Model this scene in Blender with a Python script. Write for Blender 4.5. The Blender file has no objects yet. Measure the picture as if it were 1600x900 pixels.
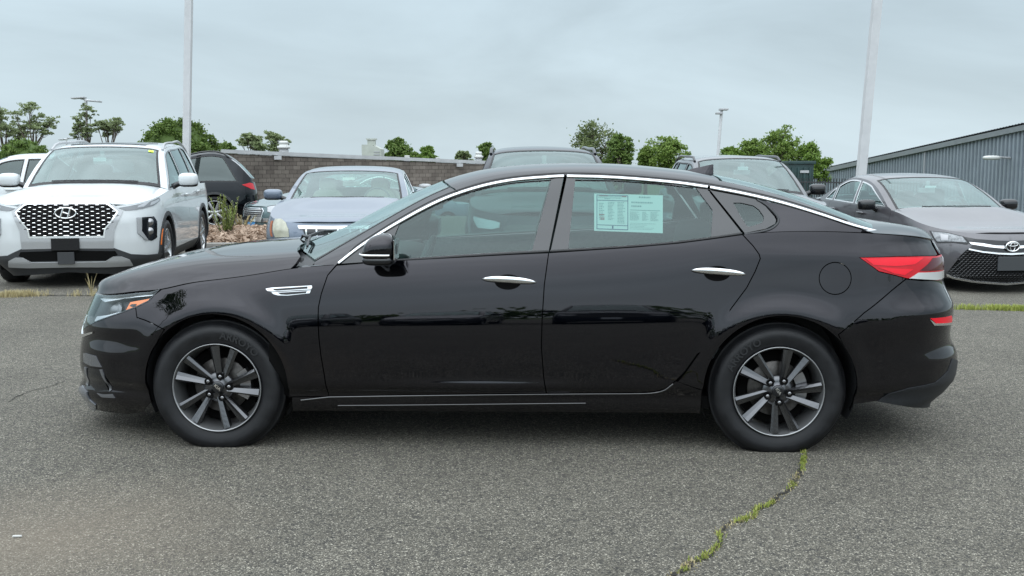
import bpy, bmesh, math, random
import numpy as np
from math import sin, cos, tan, atan, pi, radians, sqrt
from mathutils import Vector, Matrix
from mathutils.geometry import delaunay_2d_cdt
random.seed(7)
scene = bpy.context.scene
COL = scene.collection
# ---------------------------------------------------------------- camera
FPX, CAMH, VH = 1650.0, 1.42, 258.0
PITCH = atan((450 - VH) / FPX)
cam_d = bpy.data.cameras.new('camera'); cam = bpy.data.objects.new('camera', cam_d); COL.objects.link(cam)
cam_d.sensor_width = 36.0; cam_d.lens = FPX / 1600 * 36.0
cam_d.clip_start = 0.05; cam_d.clip_end = 3000
cam.location = (0, 0, CAMH); cam.rotation_euler = (pi / 2 - PITCH, 0, 0)
scene.camera = cam
# ---------------------------------------------------------------- sky (overcast) and sun
SUN_EL, SUN_AZ = radians(46), radians(195)       # azimuth measured from +Y clockwise
world = bpy.data.worlds.new("World"); scene.world = world; world.use_nodes = True
nt = world.node_tree; nt.nodes.clear()
def N(nt, t, **k):
    n = nt.nodes.new(t)
    for a, b in k.items():
        if a == 'ins':
            for i, v in b.items(): n.inputs[i].default_value = v
        else: setattr(n, a, b)
    return n
L = lambda nt, a, b: nt.links.new(a, b)
wo = N(nt, 'ShaderNodeOutputWorld'); bg = N(nt, 'ShaderNodeBackground', ins={'Strength': 0.1})
L(nt, bg.outputs[0], wo.inputs[0])
sky = N(nt, 'ShaderNodeTexSky', sky_type='NISHITA', sun_disc=False, sun_elevation=SUN_EL, sun_rotation=SUN_AZ, air_density=1.0, dust_density=1.0)
tc = N(nt, 'ShaderNodeTexCoord'); sep = N(nt, 'ShaderNodeSeparateXYZ'); L(nt, tc.outputs['Generated'], sep.inputs[0])
elr = N(nt, 'ShaderNodeMapRange', ins={'From Min': 0.0, 'From Max': 1.0, 'To Min': 0.0, 'To Max': 1.0}); L(nt, sep.outputs[2], elr.inputs[0])
ramp = N(nt, 'ShaderNodeValToRGB'); cr = ramp.color_ramp
cr.elements[0].position = 0.0; cr.elements[0].color = (.575, .69, .75, 1)
cr.elements[1].position = 1.0; cr.elements[1].color = (1.55, 1.68, 1.78, 1)
e = cr.elements.new(0.17); e.color = (.54, .66, .73, 1)
e = cr.elements.new(0.35); e.color = (.92, 1.03, 1.12, 1)
e = cr.elements.new(0.6); e.color = (1.32, 1.45, 1.55, 1)
L(nt, elr.outputs[0], ramp.inputs[0])
mp = N(nt, 'ShaderNodeMapping', ins={'Scale': (1.4, 1.4, 5.0), 'Location': (.3, .1, .2)}); L(nt, tc.outputs['Generated'], mp.inputs[0])
cn = N(nt, 'ShaderNodeTexNoise', ins={'Scale': 1.6, 'Detail': 6.0, 'Roughness': .55, 'Distortion': .4}); L(nt, mp.outputs[0], cn.inputs[0])
cm = N(nt, 'ShaderNodeMapRange', ins={'From Min': .3, 'From Max': .72, 'To Min': .82, 'To Max': 1.14}); L(nt, cn.outputs[0], cm.inputs[0])
vm = N(nt, 'ShaderNodeVectorMath', operation='SCALE'); L(nt, ramp.outputs[0], vm.inputs[0]); L(nt, cm.outputs[0], vm.inputs['Scale'])
# the hidden sun brightens its broad side of the cloud layer
dt = N(nt, 'ShaderNodeVectorMath', operation='DOT_PRODUCT', ins={1: (sin(SUN_AZ) * cos(SUN_EL), cos(SUN_AZ) * cos(SUN_EL), sin(SUN_EL))}); L(nt, tc.outputs['Generated'], dt.inputs[0])
dm = N(nt, 'ShaderNodeMapRange', ins={'From Min': -.5, 'From Max': 1.0, 'To Min': 0.0, 'To Max': 1.0}); L(nt, dt.outputs['Value'], dm.inputs[0])
dp = N(nt, 'ShaderNodeMath', operation='POWER', ins={1: 2.0}); L(nt, dm.outputs[0], dp.inputs[0])
da = N(nt, 'ShaderNodeMath', operation='MULTIPLY_ADD', ins={1: 8.0, 2: 9.0}); L(nt, dp.outputs[0], da.inputs[0])
vs = N(nt, 'ShaderNodeVectorMath', operation='SCALE'); L(nt, vm.outputs[0], vs.inputs[0]); L(nt, da.outputs[0], vs.inputs['Scale'])
mx = N(nt, 'ShaderNodeMix', data_type='RGBA', ins={0: 0.96}); L(nt, sky.outputs[0], mx.inputs[6]); L(nt, vs.outputs[0], mx.inputs[7])
L(nt, mx.outputs[2], bg.inputs[0])
sun_d = bpy.data.lights.new('sun', 'SUN'); sun_d.energy = 0.5; sun_d.angle = radians(150); sun_d.color = (1, .99, .975)
sun = bpy.data.objects.new('sun', sun_d); COL.objects.link(sun)
sdir = Vector((sin(SUN_AZ) * cos(SUN_EL), cos(SUN_AZ) * cos(SUN_EL), sin(SUN_EL)))
sun.rotation_euler = sdir.to_track_quat('Z', 'Y').to_euler()
sun.location = sdir * 60
scene.view_settings.view_transform = 'Standard'; scene.view_settings.look = 'None'
scene.view_settings.exposure = 0.30; scene.view_settings.gamma = 1.0
scene.render.engine = 'CYCLES'
scene.cycles.max_bounces = 10; scene.cycles.transparent_max_bounces = 24
scene.cycles.glossy_bounces = 5; scene.cycles.caustics_reflective = False; scene.cycles.caustics_refractive = False
# ---------------------------------------------------------------- pixel <-> space (photo is 1600x900)
FW = Vector((0, cos(PITCH), -sin(PITCH))); UP = Vector((0, sin(PITCH), cos(PITCH))); CAM = Vector((0, 0, CAMH))
def ray(u, v): return FW + Vector((1, 0, 0)) * ((u - 800) / FPX) + UP * ((450 - v) / FPX)
def proj(P):
    d = Vector(P) - CAM; z = d.dot(FW)
    return 800 + FPX * d.x / z, 450 - FPX * d.dot(UP) / z
def atY(u, v, Y):
    r = ray(u, v); return CAM + r * (Y / r.y)
def gz(x, y):                       # height of the lot: falls gently to the right beyond the black car, and away far behind
    def sm(a, b, t):
        t = min(1, max(0, (t - a) / (b - a))); return t * t * (3 - 2 * t)
    return -0.15 * sm(.8, 6.5, x) * sm(8, 13, y) - 2.2 * sm(28, 60, y) - 1.2 * sm(60, 120, y)
def ground(u, v):
    r = ray(u, v); z = 0.0
    for _ in range(12):
        t = (z - CAMH) / r.z; P = CAM + r * t; z = gz(P.x, P.y)
    return P
# ---------------------------------------------------------------- objects
def link(o, parent=None):
    COL.objects.link(o)
    if parent is not None: o.parent = parent
    return o
def tag(o, label=None, cat=None, group=None, kind=None):
    if label: o['label'] = label
    if cat: o['category'] = cat
    if group: o['group'] = group
    if kind: o['kind'] = kind
    return o
def empty(name, loc=(0, 0, 0), rz=0.0, label=None, cat=None, group=None):
    o = bpy.data.objects.new(name, None); link(o); o.location = loc; o.rotation_euler = (0, 0, rz)
    o.empty_display_size = .2
    return tag(o, label, cat, group)
def copy_tree(o, parent=None):
    c = o.copy(); COL.objects.link(c); c.parent = parent
    for ch in list(o.children): copy_tree(ch, c)
    return c
class MB:
    """collects geometry for ONE mesh object"""
    def __init__(s): s.v = []; s.f = []; s.n = []; s.sm = []; s.mi = []; s.uv = None
    def add(s, vs, fs, ns=None, smooth=False, mi=0, M=None):
        b = len(s.v)
        for i, p in enumerate(vs):
            p = Vector(p); nn = None if ns is None else ns[i]
            if M is not None: p = M @ p
            s.v.append(tuple(p))
            if nn is not None and M is not None: nn = (M.to_3x3() @ Vector(nn)).normalized()
            s.n.append(None if nn is None else tuple(nn))
        for f in fs:
            s.f.append([b + i for i in f]); s.sm.append(smooth); s.mi.append(mi)
        return s
    def box(s, c, d, M=None, mi=0, bev=0):
        x, y, z = c; a, b, h = d[0] / 2, d[1] / 2, d[2] / 2
        if bev <= 0:
            vs = [(x + i * a, y + j * b, z + k * h) for i in (-1, 1) for j in (-1, 1) for k in (-1, 1)]
            fs = [(0, 1, 3, 2), (4, 6, 7, 5), (0, 4, 5, 1), (2, 3, 7, 6), (0, 2, 6, 4), (1, 5, 7, 3)]
            return s.add(vs, fs, mi=mi, M=M)
        bm = bmesh.new(); bmesh.ops.create_cube(bm, size=1)
        for v in bm.verts: v.co = Vector((v.co.x * d[0], v.co.y * d[1], v.co.z * d[2]))
        bmesh.ops.bevel(bm, geom=bm.edges[:], offset=bev, segments=2, affect='EDGES', profile=.6)
        bm.verts.index_update()
        s.add([v.co + Vector(c) for v in bm.verts], [[v.index for v in f.verts] for f in bm.faces], mi=mi, M=M, smooth=False)
        bm.free(); return s
    def tube(s, pts, r, seg=8, smooth=True, cap=True, M=None, mi=0):
        pts = [Vector(p) for p in pts]; n = len(pts); rs = r if isinstance(r, (list, tuple)) else [r] * n
        vs = []; fs = []
        t0 = (pts[1] - pts[0]).normalized(); a = t0.orthogonal().normalized()
        for i, p in enumerate(pts):
            t = (pts[min(n - 1, i + 1)] - pts[max(0, i - 1)]).normalized()
            a = (a - t * a.dot(t)).normalized(); b = t.cross(a)
            for k in range(seg):
                w = 2 * pi * k / seg; vs.append(p + (a * cos(w) + b * sin(w)) * rs[i])
        for i in range(n - 1):
            for k in range(seg):
                k2 = (k + 1) % seg; fs.append((i * seg + k, i * seg + k2, (i + 1) * seg + k2, (i + 1) * seg + k))
        s.add(vs, fs, smooth=smooth, M=M, mi=mi)
        if cap:
            s.add(vs[:seg], [tuple(range(seg))[::-1]], M=M, mi=mi); s.add(vs[-seg:], [tuple(range(seg))], M=M, mi=mi)
        return s
    def lathe(s, prof, seg=32, axis='z', M=None, smooth=True, mi=0, a0=0, a1=2 * pi):
        """prof: list of (r, h) turned about the axis"""
        vs = []; fs = []; full = abs(a1 - a0 - 2 * pi) < 1e-6; m = seg if full else seg + 1
        for (r, h) in prof:
            for k in range(m):
                w = a0 + (a1 - a0) * k / seg; c, q = r * cos(w), r * sin(w)
                vs.append((c, q, h) if axis == 'z' else (c, h, q))
        for i in range(len(prof) - 1):
            for k in range(seg):
                k2 = (k + 1) % m; fs.append((i * m + k, i * m + k2, (i + 1) * m + k2, (i + 1) * m + k))
        return s.add(vs, fs, smooth=smooth, M=M, mi=mi)
    def extrude(s, poly, y0, y1, M=None, mi=0, smooth=False):
        """polygon in local XZ, thickness along local Y"""
        n = len(poly); vs = [(p[0], y0, p[1]) for p in poly] + [(p[0], y1, p[1]) for p in poly]
        fs = [tuple(range(n))[::-1], tuple(range(n, 2 * n))] + [(i, (i + 1) % n, n + (i + 1) % n, n + i) for i in range(n)]
        return s.add(vs, fs, M=M, mi=mi, smooth=smooth)
    def blob(s, c, r, e1=1.0, e2=1.0, M=None, nu=20, nv=12, mi=0, warp=None):
        """superellipsoid"""
        def sp(v, e): return math.copysign(abs(v) ** e, v)
        vs = []; fs = []
        for j in range(nv + 1):
            ph = -pi / 2 + pi * j / nv
            for i in range(nu):
                th = 2 * pi * i / nu
                p = Vector((r[0] * sp(cos(ph), e1) * sp(cos(th), e2), r[1] * sp(cos(ph), e1) * sp(sin(th), e2), r[2] * sp(sin(ph), e1)))
                if warp: p = warp(p)
                vs.append(p + Vector(c))
        for j in range(nv):
            for i in range(nu):
                i2 = (i + 1) % nu; fs.append((j * nu + i, j * nu + i2, (j + 1) * nu + i2, (j + 1) * nu + i))
        return s.add(vs, fs, smooth=True, M=M, mi=mi)
    def build(s, name, mats, parent=None, weld=False, loc=None):
        me = bpy.data.meshes.new(name)
        me.from_pydata(s.v, [], s.f)
        me.polygons.foreach_set('use_smooth', s.sm)
        if not isinstance(mats, (list, tuple)): mats = [mats]
        for m in mats: me.materials.append(m)
        if len(mats) > 1: me.polygons.foreach_set('material_index', s.mi)
        if any(n is not None for n in s.n):
            me.update()
            vn = [n if n is not None else (0, 0, 0) for n in s.n]
            me.normals_split_custom_set_from_vertices(vn)
        me.update()
        o = bpy.data.objects.new(name, me); link(o, parent)
        if loc: o.location = loc
        return o
# ---------------------------------------------------------------- splines and polygons
def cubic(pts, nat=True):
    """natural cubic through (x, y) points, linear outside"""
    pts = sorted(pts); x = [p[0] for p in pts]; y = [p[1] for p in pts]; n = len(x)
    h = [x[i + 1] - x[i] for i in range(n - 1)]
    A = np.zeros((n, n)); b = np.zeros(n); A[0, 0] = A[-1, -1] = 1
    for i in range(1, n - 1):
        A[i, i - 1] = h[i - 1]; A[i, i] = 2 * (h[i - 1] + h[i]); A[i, i + 1] = h[i]
        b[i] = 6 * ((y[i + 1] - y[i]) / h[i] - (y[i] - y[i - 1]) / h[i - 1])
    m = np.linalg.solve(A, b)
    import bisect
    def f(t):
        if t <= x[0]:
            s0 = (y[1] - y[0]) / h[0] - h[0] * (2 * m[0] + m[1]) / 6; return y[0] + s0 * (t - x[0])
        if t >= x[-1]:
            s1 = (y[-1] - y[-2]) / h[-1] + h[-1] * (2 * m[-1] + m[-2]) / 6; return y[-1] + s1 * (t - x[-1])
        i = bisect.bisect_right(x, t) - 1; a = (x[i + 1] - t) / h[i]; c = 1 - a
        return a * y[i] + c * y[i + 1] + ((a ** 3 - a) * m[i] + (c ** 3 - c) * m[i + 1]) * h[i] ** 2 / 6
    return f
def lin(pts):
    pts = sorted(pts); X = [p[0] for p in pts]; Y = [p[1] for p in pts]
    return lambda t: float(np.interp(t, X, Y))
def area(p): return .5 * sum(p[i][0] * p[(i + 1) % len(p)][1] - p[(i + 1) % len(p)][0] * p[i][1] for i in range(len(p)))
def densify(poly, res, closed=True):
    out = []; n = len(poly)
    for i in range(n if closed else n - 1):
        a, b = poly[i], poly[(i + 1) % n]; d = math.dist(a, b); k = max(1, int(d / res + .5))
        for j in range(k): out.append((a[0] + (b[0] - a[0]) * j / k, a[1] + (b[1] - a[1]) * j / k))
    if not closed: out.append(tuple(poly[-1]))
    return out
def smooth_line(pts, k=6):
    """Catmull-Rom through open 2D/3D points"""
    P = [Vector(p) for p in pts]; P = [P[0] * 2 - P[1]] + P + [P[-1] * 2 - P[-2]]; out = []
    for i in range(1, len(P) - 2):
        for j in range(k):
            t = j / k; a, b, c, d = P[i - 1], P[i], P[i + 1], P[i + 2]
            out.append(tuple(.5 * ((2 * b) + (c - a) * t + (2 * a - 5 * b + 4 * c - d) * t * t + (3 * b - a - 3 * c + d) * t ** 3)))
    out.append(tuple(P[-2])); return out
def inset(poly, g):
    if g == 0: return poly
    s = 1 if area(poly) > 0 else -1; n = len(poly); out = []
    for i in range(n):
        a, b, c = poly[i - 1], poly[i], poly[(i + 1) % n]
        d1 = (b[0] - a[0], b[1] - a[1]); d2 = (c[0] - b[0], c[1] - b[1])
        l1 = math.hypot(*d1) or 1e-9; l2 = math.hypot(*d2) or 1e-9
        n1 = (-d1[1] / l1 * s, d1[0] / l1 * s); n2 = (-d2[1] / l2 * s, d2[0] / l2 * s)
        k = max(.35, 1 + n1[0] * n2[0] + n1[1] * n2[1])
        out.append((b[0] + g * (n1[0] + n2[0]) / k, b[1] + g * (n1[1] + n2[1]) / k))
    return out
def pip(P, x, y):
    """vectorised point in polygon"""
    inside = np.zeros(x.shape, bool); n = len(P)
    for i in range(n):
        x1, y1 = P[i]; x2, y2 = P[i - 1]
        c = ((y1 > y) != (y2 > y))
        with np.errstate(divide='ignore', invalid='ignore'):
            xi = (x2 - x1) * (y - y1) / ((y2 - y1) if y2 != y1 else 1e-12) + x1
        inside ^= c & (x < xi)
    return inside
def tri_region(poly, holes, res):
    loops = [densify(poly, res)] + [densify(h, res) for h in holes]
    vs = []; es = []
    for lp in loops:
        b = len(vs); vs += lp; es += [(b + i, b + (i + 1) % len(lp)) for i in range(len(lp))]
    B = np.array(vs)
    x0, y0 = B.min(0); x1, y1 = B.max(0)
    gx, gy = np.meshgrid(np.arange(x0 + res * .37, x1, res), np.arange(y0 + res * .41, y1, res)); gx = gx.ravel(); gy = gy.ravel()
    ok = pip(loops[0], gx, gy)
    for h in loops[1:]: ok &= ~pip(h, gx, gy)
    gx, gy = gx[ok], gy[ok]
    if len(gx):
        keep = np.ones(len(gx), bool)
        for i in range(0, len(gx), 2000):
            d = np.min((gx[i:i + 2000, None] - B[None, :, 0]) ** 2 + (gy[i:i + 2000, None] - B[None, :, 1]) ** 2, axis=1)
            keep[i:i + 2000] = d > (res * .45) ** 2
        gx, gy = gx[keep], gy[keep]
    pts = [Vector(p) for p in vs] + [Vector((a, b)) for a, b in zip(gx, gy)]
    r = delaunay_2d_cdt(pts, es, [], 0, 1e-6)
    V = r[0]; T = r[2]
    tx = np.array([[V[i].x for i in t] for t in T if len(t) == 3]).mean(1); ty = np.array([[V[i].y for i in t] for t in T if len(t) == 3]).mean(1)
    ok = pip(loops[0], tx, ty)
    for h in loops[1:]: ok &= ~pip(h, tx, ty)
    T = [t for t in T if len(t) == 3]
    return [(p.x, p.y) for p in V], [list(t) for t, k in zip(T, ok) if k]
def fdn(F, a, b, e=2e-3):
    p = F(a, b); da = Vector(F(a + e, b)) - Vector(F(a - e, b)); db = Vector(F(a, b + e)) - Vector(F(a, b - e))
    n = da.cross(db)
    if n.length < 1e-12: return Vector(p), Vector((0, 0, 1))
    return Vector(p), n.normalized()
def patch(name, F, poly, mats, parent, res=.04, holes=(), off=0.0, lip=.012, gap=0.0, side='near', flip=None, ctr=(0, 0, .5), bulge=None, kind=None, mi=None):
    """a skin over region `poly` of the surface F(a,b)->xyz, edges turned in by `lip`"""
    if gap:
        ip = inset(poly, gap)
        if side == 'merged':           # keep the centre line closed
            for i, (a, b) in enumerate(poly):
                if abs(F(a, b)[1]) < 1e-3: ip[i] = (ip[i][0], b) if abs(b) < 1e-6 else (a, ip[i][1])
        poly = ip; holes = [inset(h, -gap) for h in holes]
    V, T = tri_region(poly, list(holes), res)
    used = sorted({i for t in T for i in t}); mp_ = {k: i for i, k in enumerate(used)}
    P = []; NN = []; C = Vector(ctr)
    for k in used:
        p, n = fdn(F, *V[k])
        if n.dot(p - C) < 0: n = -n
        o = off if bulge is None else off + bulge(*V[k])
        P.append(p + n * o); NN.append(n)
    T = [[mp_[i] for i in t] for t in T]
    # orient
    for t in T:
        a, b, c = (P[i] for i in t)
        if (b - a).cross(c - a).dot(NN[t[0]]) < 0: t.reverse()
    ec = {}
    for t in T:
        for i in range(3):
            e = (t[i], t[(i + 1) % 3]); k = (min(e), max(e)); ec.setdefault(k, []).append(e)
    bed = [v[0] for v in ec.values() if len(v) == 1]
    def emit(mb, sg):
        M = None if sg == 1 else Matrix.Scale(-1, 4, (0, 1, 0))
        tt = T if sg == 1 else [t[::-1] for t in T]
        mb.add(P, tt, NN, smooth=True, M=M, mi=0)
        if lip:
            for a, b in bed:
                if sg == -1 or side == 'merged':
                    if abs(P[a].y) < 1e-4 and abs(P[b].y) < 1e-4: continue
                q = [P[a], P[b], P[b] - NN[b] * lip, P[a] - NN[a] * lip]
                fn = (q[3] - q[0]).cross(q[1] - q[0])
                fn = fn.normalized() if fn.length > 1e-12 else Vector((0, 0, 1))
                mb.add(q, [(0, 3, 2, 1)] if sg == 1 else [(0, 1, 2, 3)], [fn] * 4, smooth=True, M=M, mi=0)
    out = []
    if side == 'merged':
        mb = MB(); emit(mb, 1); emit(mb, -1); out.append(mb.build(name, mats, parent))
    else:
        if side in ('near', 'both'): mb = MB(); emit(mb, 1); out.append(mb.build(name, mats, parent))
        if side in ('far', 'both'): mb = MB(); emit(mb, -1); out.append(mb.build(name, mats, parent))
    for o in out:
        if kind: o['kind'] = kind
    return out[0]
def ribbon_line(mb, pts, ns, w, h, M=None):
    """raised strip along 3D pts with normals ns, width w, height h (rounded top)"""
    vs = []; fs = []; nn = []; n = len(pts)
    prof = [(-.5, -.3), (-.5, .5), (-.3, .92), (0, 1.0), (.3, .92), (.5, .5), (.5, -.3)]
    pn = [(-1, 0), (-1, .3), (-.5, 1), (0, 1), (.5, 1), (1, .3), (1, 0)]
    for i in range(n):
        t = (pts[min(n - 1, i + 1)] - pts[max(0, i - 1)]).normalized(); nv = ns[i]; s = t.cross(nv).normalized()
        ww = w[i] if isinstance(w, list) else w
        for (a, b), (c, d) in zip(prof, pn):
            vs.append(pts[i] + s * a * ww + nv * b * h); nn.append((s * c + nv * d).normalized())
    m = len(prof)
    for i in range(n - 1):
        for k in range(m - 1): fs.append((i * m + k, i * m + k + 1, (i + 1) * m + k + 1, (i + 1) * m + k))
    fs += [tuple(range(m)), tuple(range((n - 1) * m, n * m))[::-1]]
    mb.add(vs, fs, nn, smooth=True, M=M)
def text_mesh(body, size, depth=.001, bold=False, align='CENTER'):
    cu = bpy.data.curves.new('lettering', 'FONT'); cu.body = body; cu.size = size; cu.extrude = depth; cu.align_x = align; cu.align_y = 'CENTER'
    if bold: cu.offset = size * .018
    cu.resolution_u = 2
    o = bpy.data.objects.new('lettering', cu); COL.objects.link(o)
    bpy.context.view_layer.update()
    dg = bpy.context.evaluated_depsgraph_get(); me = bpy.data.meshes.new_from_object(o.evaluated_get(dg))
    vs = [v.co.copy() for v in me.vertices]; fs = [list(p.vertices) for p in me.polygons]
    bpy.data.objects.remove(o); bpy.data.curves.remove(cu); bpy.data.meshes.remove(me)
    return vs, fs
# ---------------------------------------------------------------- materials
def mat(name, base=(.5, .5, .5), rough=.5, metal=0.0, ior=1.5, coat=0.0, trans=0.0, emit=None, es=0, spec=.5, coatr=.03):
    m = bpy.data.materials.new(name); m.use_nodes = True; b = m.node_tree.nodes['Principled BSDF']
    b.inputs['Base Color'].default_value = (*base, 1); b.inputs['Roughness'].default_value = rough
    b.inputs['Metallic'].default_value = metal; b.inputs['IOR'].default_value = ior
    b.inputs['Coat Weight'].default_value = coat; b.inputs['Coat Roughness'].default_value = coatr
    b.inputs['Specular IOR Level'].default_value = spec
    if trans: b.inputs['Transmission Weight'].default_value = trans
    if emit: b.inputs['Emission Color'].default_value = (*emit, 1); b.inputs['Emission Strength'].default_value = es
    return m
def noisy(m, sc=30, amt=.15, det=4, bump=0, bsc=None, rough=None, coord='Object'):
    """procedural colour and relief variation"""
    nt = m.node_tree; b = nt.nodes['Principled BSDF']; tc = N(nt, 'ShaderNodeTexCoord')
    n = N(nt, 'ShaderNodeTexNoise', ins={'Scale': sc, 'Detail': det}); L(nt, tc.outputs[coord], n.inputs[0])
    c = list(b.inputs['Base Color'].default_value)
    mr = N(nt, 'ShaderNodeMapRange', ins={'From Min': .3, 'From Max': .7, 'To Min': 1 - amt, 'To Max': 1 + amt}); L(nt, n.outputs[0], mr.inputs[0])
    v = N(nt, 'ShaderNodeVectorMath', operation='SCALE', ins={0: c[:3]}); L(nt, mr.outputs[0], v.inputs['Scale']); L(nt, v.outputs[0], b.inputs['Base Color'])
    if rough:
        r = N(nt, 'ShaderNodeMapRange', ins={'From Min': .3, 'From Max': .7, 'To Min': rough[0], 'To Max': rough[1]}); L(nt, n.outputs[0], r.inputs[0]); L(nt, r.outputs[0], b.inputs['Roughness'])
    if bump:
        n2 = N(nt, 'ShaderNodeTexNoise', ins={'Scale': bsc or sc * 3, 'Detail': 5}); L(nt, tc.outputs[coord], n2.inputs[0])
        bp = N(nt, 'ShaderNodeBump', ins={'Strength': bump, 'Distance': .01}); L(nt, n2.outputs[0], bp.inputs['Height']); L(nt, bp.outputs[0], b.inputs['Normal'])
    return m
def paint(name, base, flake=.0, rough=.35, ior=1.5, coatior=1.5, dust=.02, metal=.0):
    m = mat(name, base, rough, metal, ior, coat=1.0, coatr=.02); nt = m.node_tree; b = nt.nodes['Principled BSDF']
    b.inputs['Coat IOR'].default_value = coatior
    tc = N(nt, 'ShaderNodeTexCoord')
    n = N(nt, 'ShaderNodeTexNoise', ins={'Scale': 5.0, 'Detail': 5, 'Roughness': .6}); L(nt, tc.outputs['Object'], n.inputs[0])
    vo = N(nt, 'ShaderNodeTexVoronoi', ins={'Scale': 900}); L(nt, tc.outputs['Object'], vo.inputs[0])
    mr = N(nt, 'ShaderNodeMapRange', ins={'From Min': .35, 'From Max': .75, 'To Min': 0, 'To Max': dust}); L(nt, n.outputs[0], mr.inputs[0])
    mx = N(nt, 'ShaderNodeMix', data_type='RGBA', ins={6: (*base, 1), 7: (.35, .33, .3, 1)}); L(nt, mr.outputs[0], mx.inputs[0])
    L(nt, mx.outputs[2], b.inputs['Base Color'])
    r2 = N(nt, 'ShaderNodeMapRange', ins={'From Min': .3, 'From Max': .8, 'To Min': .012, 'To Max': .06}); L(nt, n.outputs[0], r2.inputs[0]); L(nt, r2.outputs[0], b.inputs['Coat Roughness'])
    return m
def glass(name, tint, f0=.06, rough=0.0):
    """window glass: tinted see-through with a mirror reflection that grows at grazing angles"""
    m = bpy.data.materials.new(name); m.use_nodes = True; nt = m.node_tree; nt.nodes.clear()
    o = N(nt, 'ShaderNodeOutputMaterial'); t = N(nt, 'ShaderNodeBsdfTransparent', ins={0: (*tint, 1)})
    g = N(nt, 'ShaderNodeBsdfGlossy', ins={'Color': (.86, 1.0, .99, 1), 'Roughness': rough})
    lw = N(nt, 'ShaderNodeLayerWeight', ins={'Blend': .5})
    pw = N(nt, 'ShaderNodeMath', operation='POWER', ins={1: 4.0}); L(nt, lw.outputs['Facing'], pw.inputs[0])
    mr = N(nt, 'ShaderNodeMapRange', ins={'From Min': 0, 'From Max': 1, 'To Min': f0, 'To Max': 1}); L(nt, pw.outputs[0], mr.inputs[0])
    x = N(nt, 'ShaderNodeMixShader'); L(nt, mr.outputs[0], x.inputs[0]); L(nt, t.outputs[0], x.inputs[1]); L(nt, g.outputs[0], x.inputs[2]); L(nt, x.outputs[0], o.inputs[0])
    return m
M = {}
def gloss_paint(name, base, tint, ior):
    m = mat(name, base, .03, ior=ior); nt = m.node_tree; b = nt.nodes['Principled BSDF']; b.inputs['Specular Tint'].default_value = (*tint, 1)
    tc = N(nt, 'ShaderNodeTexCoord'); n = N(nt, 'ShaderNodeTexNoise', ins={'Scale': 4.0, 'Detail': 6, 'Roughness': .65}); L(nt, tc.outputs['Object'], n.inputs[0])
    r = N(nt, 'ShaderNodeMapRange', ins={'From Min': .3, 'From Max': .8, 'To Min': .014, 'To Max': .034}); L(nt, n.outputs[0], r.inputs[0]); L(nt, r.outputs[0], b.inputs['Roughness'])
    # a little dust, thicker low on the sills and bumpers
    n2 = N(nt, 'ShaderNodeTexNoise', ins={'Scale': 26.0, 'Detail': 6, 'Roughness': .7}); L(nt, tc.outputs['Object'], n2.inputs[0])
    sp = N(nt, 'ShaderNodeSeparateXYZ'); L(nt, tc.outputs['Object'], sp.inputs[0]); h = N(nt, 'ShaderNodeMapRange', ins={'From Min': .18, 'From Max': .42, 'To Min': .022, 'To Max': .0006}); L(nt, sp.outputs[2], h.inputs[0])
    q = N(nt, 'ShaderNodeMath', operation='MULTIPLY'); L(nt, n2.outputs[0], q.inputs[0]); L(nt, h.outputs[0], q.inputs[1])
    x = N(nt, 'ShaderNodeMix', data_type='RGBA', ins={6: (*base, 1), 7: (.35, .32, .28, 1)}); L(nt, q.outputs[0], x.inputs[0]); L(nt, x.outputs[2], b.inputs['Base Color'])
    return m
M['black_paint'] = gloss_paint('black_paint', (.0004, .0007, .0014), (.97, .94, 1.0), 1.57)
M['white_paint'] = paint('white_paint', (.56, .59, .60), rough=.4, dust=.04)
M['silver_paint'] = paint('silver_blue_paint', (.118, .150, .200), rough=.35, metal=.35, dust=.05)
M['grey_paint'] = paint('grey_paint', (.075, .08, .088), rough=.35, metal=.3, dust=.06)
M['purple_grey_paint'] = paint('purple_grey_paint', (.088, .085, .094), rough=.35, metal=.35, dust=.05)
M['dark_suv_paint'] = gloss_paint('dark_suv_paint', (.010, .012, .018), (.9, .95, 1.0), 1.5)
M['teal_paint'] = paint('teal_paint', (.07, .13, .14), rough=.4, metal=.3, dust=.1)
M['gloss_black'] = mat('gloss_black', (.008, .009, .011), .12, ior=1.6)
M['pillar_black'] = mat('pillar_black', (.006, .007, .009), .12, ior=1.7)
M['matt_black'] = noisy(mat('matt_black', (.016, .017, .019), .6), 60, .2)
M['void_black'] = mat('void_black', (.004, .004, .004), .9, spec=.1)
M['trim_black'] = noisy(mat('trim_black', (.03, .032, .035), .45), 120, .2, bump=.15)
M['rubber'] = noisy(mat('rubber', (.010, .0105, .012), .5, spec=.35), 18, .25, rough=(.42, .62))
M['rubber_seal'] = mat('rubber_seal', (.012, .012, .013), .5)
M['chrome'] = mat('chrome', (.86, .87, .88), .06, 1.0)
M['satin_chrome'] = mat('satin_chrome', (.9, .9, .9), .2, .85)
M['rim_metal'] = noisy(mat('rim_metal', (.26, .265, .27), .3, .9), 40, .1, rough=(.22, .36))
M['rim_dark'] = mat('rim_dark', (.10, .102, .105), .35, .8)
M['brake_metal'] = noisy(mat('brake_metal', (.09, .085, .08), .4, .8), 50, .3)
M['steel'] = mat('steel', (.32, .32, .33), .3, .9)
M['silver_plastic'] = noisy(mat('silver_plastic', (.42, .43, .44), .38, .5), 100, .05)
M['glass_side'] = glass('side_glass', (.42, .60, .57), .062)
M['glass_wind'] = glass('windscreen_glass', (.62, .80, .76), .10)
M['glass_dark'] = glass('privacy_glass', (.10, .12, .13), .08)
M['glass_bg'] = glass('parked_glass', (.55, .72, .68), .16)
M['lens'] = glass('lamp_lens', (.86, .89, .91), .018)
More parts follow.
